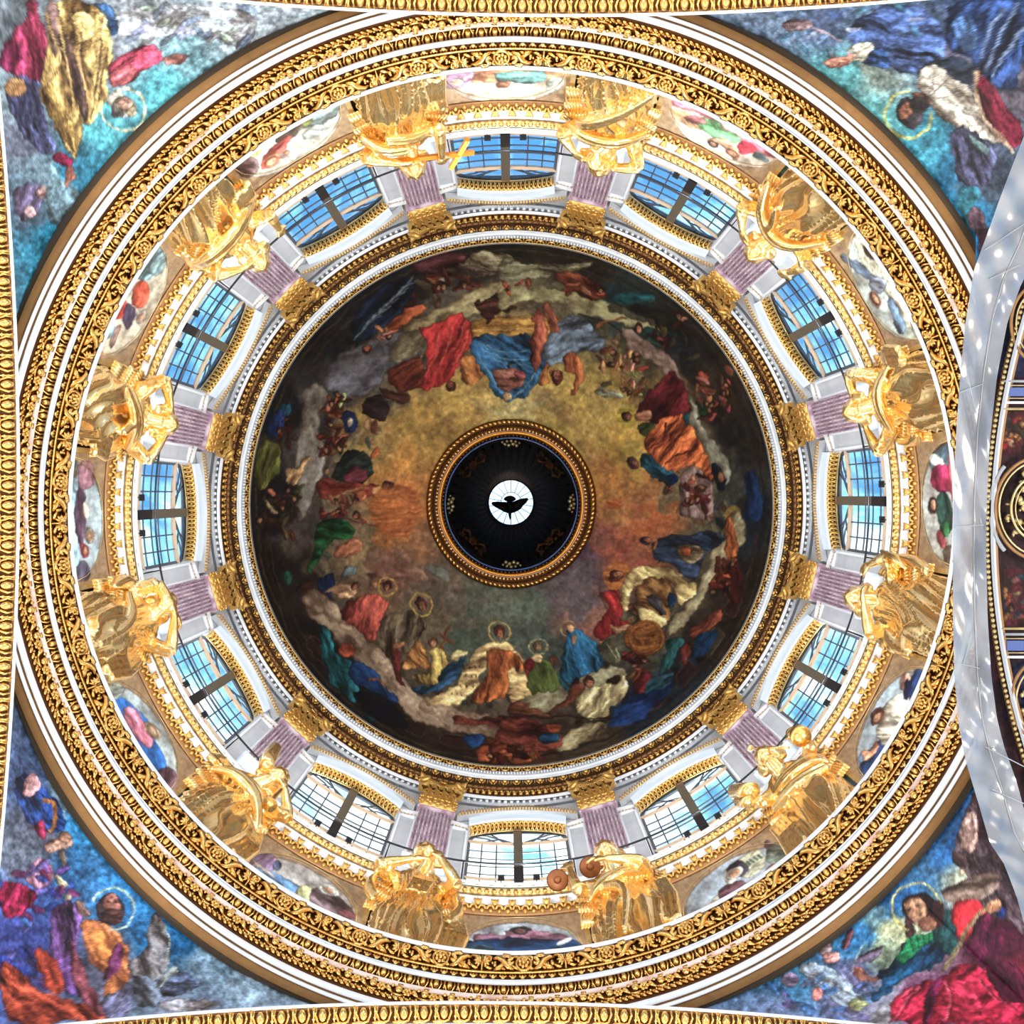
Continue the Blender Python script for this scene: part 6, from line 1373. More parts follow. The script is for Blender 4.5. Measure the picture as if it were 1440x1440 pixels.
# ---- pendentives between ring and arches
TH_A = math.radians(0.65)
def rotz(x, y): return x * math.cos(TH_A) - y * math.sin(TH_A), x * math.sin(TH_A) + y * math.cos(TH_A)
HA, AR = 29.0, 26.0
DL, DT, DB, DRt = 10.05, 10.10, 9.97, 10.75
def arch_hh(t): return HA - AR + math.sqrt(AR * AR - t * t)
def lower(phi):                                       # phi radians in the arch frame -> (R, h)
    c, s_ = math.cos(phi), math.sin(phi)
    best = None
    for D, dn in (((DRt if c > 0 else DL), abs(c)), ((DB if s_ > 0 else DT), abs(s_))):
        R = D / max(dn, 1e-6); t = math.sqrt(max(0, R * R - D * D))
        if best is None or R < best[0]: best = (R, t)
    R, t = best
    return R, arch_hh(min(t, 14)) + 0.0
def pend_mesh(q0, ex=0.0):
    n1, n2 = 600, 120
    ph = np.radians(np.linspace(q0, q0 + 90, n1)); G = np.zeros((n1, n2, 3))
    for i, p in enumerate(ph):
        Rl, hl = lower(p); Ru, hu = 11.34, hh(749, 11.34)
        Rl += .08; 
        t = np.linspace(0, 1, n2)
        R = Ru + (Rl - Ru) * t; h = hu + (hl - hu) * (t + .10 * np.sin(PI * t) * (-1) * (Rl > 11.6))
        x, y = rotz(math.cos(p), math.sin(p)); G[i, :, 0] = x * R; G[i, :, 1] = y * R; G[i, :, 2] = h + EYE
    return grid_mesh('pendentive_mosaic', G, 'mosaic', gain=MOS_GAIN, sat=.92)
for q0, lab in ((0, 'curved corner mosaic of a young saint in green and crimson holding a staff'), (90, 'curved corner mosaic of a dark bearded saint in orange against bright blue sky'), (180, 'curved corner mosaic of a grey haired saint upside down in gold cloak'), (270, 'curved corner mosaic of a dark haired saint in blue holding a red book')):
    props(put('corner_mosaic', pend_mesh(q0)), lab, 'mosaic', 'mosaics in the four corners')
# ---- arches: profile swept along the arch curve
def arch_frame(side):
    n = {'left': (-1, 0), 'top': (0, -1), 'bottom': (0, 1), 'right': (1, 0)}[side]; D = {'left': DL, 'top': DT, 'bottom': DB, 'right': DRt}[side]
    return n, D
def sweep(side, prof, mat, nm, tmax=12.5, n=120):
    (nx, ny), D = arch_frame(side); tx, ty = -ny, nx
    V = np.zeros((n + 1, len(prof), 3))
    for i, t in enumerate(np.linspace(-tmax, tmax, n + 1)):
        h = arch_hh(t); sl = t / AR
        for j, (d, dz) in enumerate(prof):
            x, y = rotz(nx * (D + d) + tx * (t * (1 + dz / AR)), ny * (D + d) + ty * (t * (1 + dz / AR)))
            V[i, j] = (x, y, h + dz * math.cos(sl) + EYE)
    k = len(prof); i = np.arange(n)[:, None]; j = np.arange(k - 1)[None]
    Q = np.stack([i * k + j, i * k + j + 1, (i + 1) * k + j + 1, (i + 1) * k + j], -1).reshape(-1, 4)
    return np_mesh(nm, V.reshape(-1, 3), Q, mat, True)
def arch_mat(side, t, d0, z0_, d1, z1_):
    (nx, ny), D = arch_frame(side); tx, ty = -ny, nx; h = arch_hh(t); sl = t / AR
    er = Vector((*rotz(nx, ny), 0)); tg = Vector((*rotz(tx, ty), 0))
    tan = (tg * math.cos(sl) - Vector((0, 0, math.sin(sl)))).normalized(); upn = (Vector((0, 0, math.cos(sl))) + tg * math.sin(sl)).normalized()
    dm, zm = (d0 + d1) / 2, (z0_ + z1_) / 2
    pos = er * (D + dm) + tg * t + Vector((0, 0, h + EYE)) + upn * zm
    yv = (er * (d0 - d1) + upn * (z0_ - z1_)).normalized()
    nv = tan.cross(yv)
    if nv.dot(Vector((0, 0, -1)) - er * .3) < 0: tan = -tan; nv = tan.cross(yv)
    mt = Matrix.Identity(4)
    for i in range(3): mt[i][0] = tan[i]; mt[i][1] = yv[i]; mt[i][2] = nv[i]
    mt.translation = pos; return mt
eggA = egg_unit(1.0).mesh('arch_egg', 'gold')
u = MB(); u.ell((0, 0, .02), (.16, .045, .05), 8, 5); beadA = u.mesh('arch_bead', 'gold')
u = MB(); u.box((0, 0, .02), (.08, .10, .06)); u.ell((0, -.02, .06), (.04, .05, .03), 5, 4); dentA = u.mesh('arch_dentil', 'gold_old')
for side, nm in (('left', 'trim_7'), ('top', 'trim_8'), ('bottom', 'trim_9')):
    g = structure(nm)
    put('white_fillet', sweep(side, [(0, .0), (.0, -.06), (.045, -.07), (.05, -.04)], 'white', 'arch_fillet'), g)
    put('bronze_cove', sweep(side, [(.05, -.04), (.08, -.02), (.10, -.05)], 'bronze', 'arch_cove'), g)
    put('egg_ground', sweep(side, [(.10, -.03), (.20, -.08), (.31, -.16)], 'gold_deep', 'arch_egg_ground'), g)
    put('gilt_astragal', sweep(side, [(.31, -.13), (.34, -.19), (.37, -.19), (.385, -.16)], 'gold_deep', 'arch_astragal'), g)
    put('thin_fillet', sweep(side, [(.385, -.16), (.39, -.2), (.41, -.2), (.42, -.17)], 'white', 'arch_thin_fillet'), g)
    put('soffit', sweep(side, [(.42, -.17), (.50, -.21), (.9, -.2), (1.6, -.1)], 'grey', 'arch_soffit'), g)
    D = arch_frame(side)[1]; pitch = 28.3 / F * 28.9
    k = 0; t = -12.2
    while t < 12.2:
        put('egg_and_dart', eggA, g, mat4=arch_mat(side, t, .10, -.03, .31, -.16)); put('bead', beadA, g, mat4=arch_mat(side, t + .1, .33, -.17, .38, -.19) @ Matrix.Translation((0, 0, .01)))
        for q in range(4): pass
        t += pitch
    big = MB(); t = -12.2
    while t < 12.2:
        mt = arch_mat(side, t, .44, -.19, .52, -.21); b0 = len(big.v)
        uu = MB(); uu.box((0, 0, .02), (.075, .12, .06)); uu.ell((0, -.02, .06), (.035, .05, .03), 5, 4)
        big.v.extend([tuple(mt @ Vector(v)) for v in uu.v]); big.f.extend([tuple(i + b0 for i in f) for f in uu.f]); big.m.extend(uu.m); t += .125
    props(put('dentil_row', big.mesh('arch_dentil_row', 'gold_old'), g), kind='stuff')

# ---- right: part of the nave vault seen past the hanging sheet
def arc_px(xc, k, y0, y1, h, n=40, yc=745): return [inv(xc + k * (y - yc) ** 2, y, h) for y in np.linspace(y0, y1, n)]
HV2 = 28.6
nv = structure('ceiling_nave')
vs = []; n1, n2 = 14, 24
b = MB()
for i in range(n1):
    for j in range(n2):
        p = inv(1372 + 14 * i, 330 + 840 * j / (n2 - 1), HV2 + .25); vs.append(p)
b.add(vs, [(i * n2 + j, i * n2 + j + 1, (i + 1) * n2 + j + 1, (i + 1) * n2 + j) for i in range(n1 - 1) for j in range(n2 - 1)])

G = np.array([[tuple(inv(1372 + 128 * i / 59, 330 + 840 * j / 399, HV2 + .25)) for j in range(400)] for i in range(60)])
put('vault_field', grid_mesh('vault_field', G, 'oil', gain=.8), nv)
KK = 5.0e-4
def band(name, x0, x1, mat, dh=0.0, k=KK, y0=330, y1=1170):
    A_r, B_r = arc_px(x0, k, y0, y1, HV2 + dh), arc_px(x1, k, y0, y1, HV2 + dh)
    C_r = arc_px(x0, k, y0, y1, HV2 + dh + .15); D_r = arc_px(x1, k, y0, y1, HV2 + dh + .15)
    put(name, ribbon(C_r, A_r, B_r, D_r).mesh(name, mat), nv)
band('bead_ground', 1384, 1393, 'gold_deep', .06); band('pale_moulding', 1393, 1397, 'seam', -.06); band('grey_moulding', 1397, 1400, 'grey', -.02); band('buff_moulding', 1400, 1403, 'bronze', .02)
u = MB(); u.ell((0, 0, 0), (.05, .055, .05), 7, 4); um = u.mesh('vault_bead', 'gold_old')
for y in np.arange(386, 1110, 7.6): put('bead', um, nv, loc=inv(1388.5 + KK * (y - 745) ** 2, y, HV2 + .02))
def pbox(name, x0, y0, x1, y1, mat, h=HV2, th=.1):
    p = [inv(x0, y0, h), inv(x1, y0, h), inv(x1, y1, h), inv(x0, y1, h)]; b = MB()
    b.add([tuple(v) for v in p] + [(v[0], v[1], v[2] + th) for v in p], [(0, 1, 2, 3), (4, 7, 6, 5), (0, 4, 5, 1), (1, 5, 6, 2), (2, 6, 7, 3), (3, 7, 4, 0)])
    return put(name, b.mesh(name, mat, False), nv)
def tubepx(name, pts, wpx, mat, h=HV2):
    b = MB(); b.tube([inv(x, y, h) for x, y in pts], wpx / 2 / F * h, 6); return put(name, b.mesh(name, mat), nv)
for y0, y1 in ((536, 566), (892, 924)):
    pbox('blue_panel', 1416, y0 + 9, 1440, y1 - 9, 'blue'); pbox('blue_panel', 1444, y0 + 9, 1500, y1 - 9, 'blue')
    tubepx('panel_moulding', [(1412, y0), (1500, y0)], 4, 'seam'); tubepx('panel_moulding', [(1410, y1), (1500, y1)], 4, 'white')
    tubepx('gilt_line', [(1413, y0 + 6), (1500, y0 + 6)], 2, 'gold_old'); tubepx('gilt_line', [(1413, y1 - 6), (1500, y1 - 6)], 2, 'gold_old')
tubepx('gilt_line', [(1410, 575), (1500, 575)], 4, 'gold_old'); tubepx('gilt_line', [(1408, 884), (1500, 884)], 4, 'gold_old')
ov = lambda rx, ry, a0=0, a1=360, cx=1462, cy=715, n=50: [(cx + rx * math.cos(math.radians(a)), cy + ry * math.sin(math.radians(a))) for a in np.linspace(a0, a1, n)]
tubepx('oval_frame', ov(63, 72), 5, 'bronze'); tubepx('oval_frame', ov(57, 66), 3, 'gold_old'); tubepx('oval_scroll', ov(40, 46), 4, 'gold_old'); tubepx('oval_scroll', ov(34, 40), 2, 'gold_old')
tubepx('pale_scroll', ov(70, 84, 188, 225), 6, 'seam'); tubepx('pale_scroll', ov(70, 84, 135, 172), 6, 'seam')
b = MB()
rr3 = random.Random(4)
for q in range(60):
    a = rr3.uniform(100, 260); r_ = rr3.uniform(.1, .95); p = inv(1462 + 52 * r_ * math.cos(math.radians(a)), 715 + 60 * r_ * math.sin(math.radians(a)), HV2 + .1); b.ell(p, (rr3.uniform(.03, .09), rr3.uniform(.03, .09), .06), 6, 4)
props(put('leaf_relief', b.mesh('vault_leaf_relief', 'gold_old'), nv), kind='stuff')
for cx_, cy_ in ((1462, 455), (1462, 985)):
    tubepx('round_frame', ov(40, 55, 90, 270, cx_, cy_), 5, 'bronze'); tubepx('round_frame', ov(33, 46, 90, 270, cx_, cy_), 3, 'gold_old')
    b = MB()
    for q in range(26):
        a = rr3.uniform(100, 260); r_ = rr3.uniform(.1, .9); p = inv(cx_ + 30 * r_ * math.cos(math.radians(a)), cy_ + 44 * r_ * math.sin(math.radians(a)), HV2 + .1); b.ell(p, (.05, .06, .05), 6, 4)
    props(put('leaf_relief', b.mesh('vault_leaf_relief_small', 'gold_old'), nv), kind='stuff')

# ---- hanging dust sheet with seams
Lb = [(1446, 176), (1424, 232), (1405, 282), (1388, 330), (1370, 378), (1358, 450), (1351, 520), (1345, 600), (1341, 690), (1340, 780), (1340, 870), (1342, 950), (1348, 1020), (1358, 1070), (1376, 1130), (1392, 1185), (1412, 1215), (1430, 1262), (1446, 1320)]
Rb = [(1500, 150), (1500, 230), (1480, 300), (1462, 350), (1436, 400), (1417, 452), (1402, 530), (1392, 620), (1387, 720), (1387, 790), (1389, 870), (1394, 950), (1402, 1010), (1412, 1050), (1430, 1100), (1446, 1160), (1470, 1210), (1490, 1260), (1500, 1340)]
sheet = empty('dust_sheet', inv(1390, 720, 27.4)); props(sheet, 'grey translucent dust sheet hanging along the right arch with taped seams', 'sheet')
off = Vector(sheet.location)
def resample(P, n):
    P = np.array(P, float); s_ = np.linspace(0, len(P) - 1, n); i = np.clip(s_.astype(int), 0, len(P) - 2); f = (s_ - i)[:, None]; return P[i] * (1 - f) + P[i + 1] * f
n1, n2 = 90, 26; La, Ra = resample(Lb, n1), resample(Rb, n1)
V = []
seam_f = .62
def sheet_pt(i, f):
    p = La[i] * (1 - f) + Ra[i] * f
    h = 27.35 + .35 * math.sin(PI * f) * 0 - .28 * abs(f - seam_f) * 1.5 + .05 * math.sin(i * .55 + f * 5) + .035 * math.sin(i * 1.3 - f * 9)
    return inv(p[0], p[1], h) - off
for i in range(n1):
    for j in range(n2): V.append(sheet_pt(i, j / (n2 - 1)))
b = MB(); b.add(V, [(i * n2 + j, i * n2 + j + 1, (i + 1) * n2 + j + 1, (i + 1) * n2 + j) for i in range(n1 - 1) for j in range(n2 - 1)])
put('cloth', b.mesh('cloth', 'net'), sheet)
b = MB(); b.tube([sheet_pt(i, seam_f) + Vector((0, 0, -.02)) for i in range(6, n1 - 4)], .014, 5); put('long_seam', b.mesh('long_seam', 'seam'), sheet)
def sheet_px(x, y, hoff=-.03):
    i = int(np.argmin(abs((La[:, 1] + Ra[:, 1]) / 2 - y))); f = (x - La[i, 0]) / (Ra[i, 0] - La[i, 0]); f = min(1, max(0, f)); p = sheet_pt(i, f) + off
    h = p[2] - EYE + hoff; return inv(x, y, h) - off
tape = [[(1349, 552), (1384, 539)], [(1341, 741), (1384, 738)], [(1340, 931), (1378, 940)], [(1384, 352), (1440, 315)], [(1392, 392), (1436, 372)], [(1385, 1050), (1440, 1078)], [(1395, 1110), (1440, 1130)], [(1361, 530), (1373, 582)], [(1355, 935), (1367, 888)]]
for s_ in tape:
    b = MB(); (x0, y0), (x1, y1) = s_; b.tube([sheet_px(x0 + (x1 - x0) * t, y0 + (y1 - y0) * t, -.045) for t in np.linspace(0, 1, 8)], .010, 5); put('tape_seam', b.mesh('tape_seam', 'seam'), sheet)

# ---- church below: floor and the four nave vaults (outside the picture, they shape the light)
fb = MB(); fb.box((0, 0, -.1), (90, 90, .2)); props(put('floor', fb.mesh('floor', 'floor', False)), kind='structure')
# ================================================================== TWELVE GILDED ANGELS
# figure frame: x to the right of someone facing the statue, y towards the dome axis, z up; whole figure about 7.2 m tall
def S(p): return Vector((-p[0], p[1], p[2]))
def remeshed(mb, name, mat, vox=.055):
    me = mb.mesh(name + '_raw', mat); o = bpy.data.objects.new('tmp', me); COL.objects.link(o)
    md = o.modifiers.new('r', 'REMESH'); md.mode = 'VOXEL'; md.voxel_size = vox; md.use_smooth_shade = True
    sm = o.modifiers.new('s', 'SMOOTH'); sm.factor = .5; sm.iterations = 1
    dg = bpy.context.evaluated_depsgraph_get(); ev = o.evaluated_get(dg)
    out = bpy.data.meshes.new_from_object(ev); out.name = name
    bpy.data.objects.remove(o, do_unlink=True); bpy.data.meshes.remove(me)
    out.materials.clear(); out.materials.append(M[mat]); out.polygons.foreach_set('use_smooth', [True] * len(out.polygons)); return out
def lerp_tab(tab, z):
    if z <= tab[0][0]: return tab[0][1:]
    for a, b in zip(tab[:-1], tab[1:]):
        if z <= b[0]:
            t = (z - a[0]) / (b[0] - a[0]); t = t * t * (3 - 2 * t); return tuple(p + (q - p) * t for p, q in zip(a[1:], b[1:]))
    return tab[-1][1:]
def hand(mb, wrist, palm_dir, out, L=.62):
    """palm, four unequal fingers with a knuckle bend, thumb from the side of the palm"""
    w = Vector(wrist); d = Vector(palm_dir).normalized(); o = Vector(out); o = (o - d * o.dot(d)).normalized(); s = d.cross(o)
    mb.tube([w, w + d * L * .22, w + d * L * .42], [.105, .15, .135], 8, flat=.55, up=o)
    for i, ln in enumerate((.50, .58, .54, .42)):
        b = w + d * L * .36 + s * (.17 * (i - 1.5) / 1.5 * .62)
        mb.tube([b, b + d * L * ln * .5 - o * .01, b + d * L * ln * .82 - o * .09, b + d * L * ln * .95 - o * .17], [.055, .052, .048, .04], 6)
    t = w + d * L * .12 - s * .11; mb.tube([t, t - s * .10 + d * .10, t - s * .13 + d * .24 - o * .05], [.06, .052, .042], 6)
def build_angel(k, P):
    r = random.Random(100 + k); mb = MB()
    kn = P.get('knees', [(-.45, 2.3, .26), (.5, 2.7, .18)])
    for key in ('L', 'R'): P[key] = tuple((q[0], q[1] - (.22 if i < 1 else .12), q[2]) for i, q in enumerate(P[key]))
    P['swags'] = [([(x, y - .30, z) for x, y, z in sw[0]],) + tuple(sw[1:]) for sw in P.get('swags', [])]
    P['hang'] = [(x, y - .12, a_, b_, c_) for x, y, a_, b_, c_ in P.get('hang', [])]
    tab = [(-.02, .88, .36, .0, .0), (.5, .93, .38, 0, .0), (2.2, .96, .36, 0, .06), (3.4, .80, .34, .0, .10), (4.25, .58, .28, P['lean'] * .35, .13), (5.0, .66, .30, P['lean'] * .6, .14), (5.6, .78, .28, P['lean'] * .85, .18), (5.95, .60, .24, P['lean'], .26), (6.15, .2, .2, P['lean'], .34)]
    nz, na = 110, 200; n1 = P.get('folds', 13) + 3; ph = r.uniform(0, 6); sk = max(P.get('skew', .25), .12) if P.get('skew', .25) > 0 else P['skew']; vs = []
    for i in range(nz + 1):
        z = -.02 + 6.17 * i / nz; rx, ry, cx, cy = lerp_tab(tab, z)
        fa = .17 * (1 - min(1, z / 6.0)) ** .45 + .02
        for j in range(na):
            a = 2 * PI * j / na                          # a = pi/2 faces forward
            w = n1 * a + ph + 2.2 * math.sin(z * .9 + a * 2 + ph) + 1.2 * math.sin(a * 5 + z * 1.6) + sk * z * n1 * .35
            f = 1 - abs(math.sin(w * .5)) ** .75; f2 = .8 * math.sin(w * .31 + z * .9 + ph * 2)
            d = fa * (f * 1.4 - .7 + f2 * .4)
            for kx, kz, ka in kn:
                g = math.exp(-((math.cos(a) - kx) / .34) ** 2 - ((z - kz) / (.75 if z > kz else 1.5)) ** 2) * (1 if math.sin(a) > -.1 else 0)
                d = d * (1 - .6 * g) + ka * .72 * g
            x = cx + (rx + d) * math.cos(a); y = cy + (ry + d) * math.sin(a)
            if math.sin(a) < 0: y = cy + (ry * .75 + d * .5) * math.sin(a)
            vs.append(S((x, y, z)))
    n = len(vs); fs = [(i * na + j, (i + 1) * na + j, (i + 1) * na + (j + 1) % na, i * na + (j + 1) % na) for i in range(nz) for j in range(na)]
    fs.append(tuple(range(na))); fs.append(tuple(nz * na + q for q in range(na - 1, -1, -1))); mb.add(vs, fs)
    hx, hy, hz = P['head']; hy += .10; H = Vector((hx, hy, hz)); up = Vector(P.get('crown', (0, -.25, 1))).normalized(); fw = Vector(P.get('face', (0, 1, -.7))).normalized(); fw = (fw - up * fw.dot(up)).normalized(); sd = up.cross(fw)
    def E(c, rr, n=12, mm=8):
        c = H + sd * c[0] + fw * c[1] + up * c[2]; rot = Matrix((( -sd.x, -fw.x * 1, -up.x), (sd.y, fw.y, up.y), (sd.z, fw.z, up.z)))
        mb.ell(S(c), tuple(v * 1.08 for v in rr), n, mm, rot)
    mb.tube([S((P['lean'], .26, 5.8)), S(H - up * .42 - fw * .05)], [.22, .19], 10)
    E((0, 0, .06), (.34, .40, .44), 16, 12); E((0, .12, -.22), (.24, .26, .26)); E((0, .40, -.02), (.055, .07, .13)); E((0, .36, .13), (.22, .06, .05)); E((0, .345, -.2), (.10, .05, .035)); E((0, .30, -.36), (.10, .09, .08))
    for s_ in (-1, 1): E((s_ * .17, .27, -.1), (.1, .09, .1)); E((s_ * .34, 0, -.02), (.04, .07, .1), 8, 6)
    for q in range(16):                                   # hair locks
        a = -2.2 + 4.4 * q / 15; c0 = H + up * .42 - fw * .05; c1 = H + sd * .38 * math.sin(a) + fw * .30 * math.cos(a) * .6 - fw * .1 + up * .25; c2 = H + sd * .42 * math.sin(a) - fw * .12 - up * .05 + fw * .12 * math.cos(a); c3 = H + sd * .40 * math.sin(a) - fw * .25 - up * .38
        mb.tube([S(c0), S(c1), S(c2), S(c3)], [.09, .12, .10, .06], 7)
    for q in range(7): a = q * PI / 3.5; E((.14 * math.cos(a), -.38 + .1 * math.sin(a), .05 + .16 * math.sin(a)), (.13, .13, .13), 8, 6)
    for sh, el, ha in (P['L'], P['R']):
        sh, el, ha = Vector(sh), Vector(el), Vector(ha)
        mb.ell(S(sh), (.27, .25, .26), 10, 8); m1 = sh.lerp(el, .45); m2 = el.lerp(ha, .4)
        mb.tube([S(sh), S(m1), S(el)], [.23, .21, .15], 10); mb.tube([S(el), S(m2), S(ha)], [.155, .165, .10], 10)
        d = (ha - el).normalized(); out = Vector((0, 1, .2)); hd_ = MB(); hand(mb, S(ha), S(d), S(out))
        if P.get('sleeve', True):                         # pushed-up sleeve folds
            for q in range(5):
                t = .1 + .16 * q; c = sh.lerp(el, t); drop = Vector((0, .02, -.16 - .10 * (q % 2)))
                mb.tube([S(c + Vector((-.16, .05, .10))), S(c + drop + Vector((0, .16, 0))), S(c + Vector((.17, 0, .10)))], [.07, .11, .07], 7)
    for q, sw in enumerate(P.get('swags', [])):           # cloak folds thrown across the body
        pts = [Vector(p) for p in sw[0]]; rad = sw[1]; cnt = sw[2] if len(sw) > 2 else 4
        for c in range(cnt):
            o_ = Vector((0, .05 * math.sin(c * 2.3), -.17 * c)); w_ = rad * (.8 + .4 * ((c * 7) % 3) / 2)
            cat = []
            for i in range(len(pts) - 1):
                for t in (0, .33, .66): cat.append(pts[i].lerp(pts[i + 1], t) + o_ * (.6 + .8 * (i + t) / len(pts)))
            cat.append(pts[-1] + o_)
            for _ in range(2): cat[1:-1] = [(cat[i - 1] + cat[i] * 2 + cat[i + 1]) / 4 for i in range(1, len(cat) - 1)]
            mb.tube([S(p) for p in cat], [w_ * (.6 + .5 * math.sin(PI * i / (len(cat) - 1))) for i in range(len(cat))], 8)
    for hx_, hy_, z1_, z2_, rd_ in P.get('hang', []):     # hanging cloth ends with rolled hems
        for c in range(4):
            x = hx_ + (c - 1.5) * .16; mb.tube([S((x, hy_, z1_)), S((x + .06, hy_ + .06, (z1_ + z2_) / 2)), S((x - .05, hy_, z2_ + .15 * (c % 2)))], [rd_ * .6, rd_, rd_ * .8], 7)
    return remeshed(mb, 'angel_figure', 'gold_statue', .045)
def wing_mesh(s, spread=1.0, top=6.3):
    b = MB(); sp0 = Vector((s * .45, -.12, 5.2)); apex = Vector((s * (1.0 * spread), -.05, top)); tip = Vector((s * (1.15 * spread), -.10, 2.6))
    b.tube([S(sp0), S(sp0.lerp(apex, .6) + Vector((0, .1, .25))), S(apex), S(apex.lerp(tip, .25) + Vector((s * .08, 0, 0)))], [.16, .20, .19, .10], 8)
    for row, (cnt, ln, w, dz) in enumerate(((9, .7, .10, 0), (10, 1.25, .12, -.35), (10, 2.2, .13, -.7))):
        for q in range(cnt):
            t = q / (cnt - 1); a = sp0.lerp(apex, t) + Vector((0, .12 - .06 * row, dz * .6)); e = a + Vector((s * (.02 + .22 * t), -.02, -ln * (.75 + .35 * t)))
            b.tube([S(a), S(a.lerp(e, .55)), S(e)], [w * .7, w, w * .35], 6, flat=.35, up=(0, 1, 0))
    return b.mesh('wing', 'gold_statue')
def at_hand(*p): return S(p)
SL, SR = (-.72, .42, 5.5), (.72, .42, 5.5)
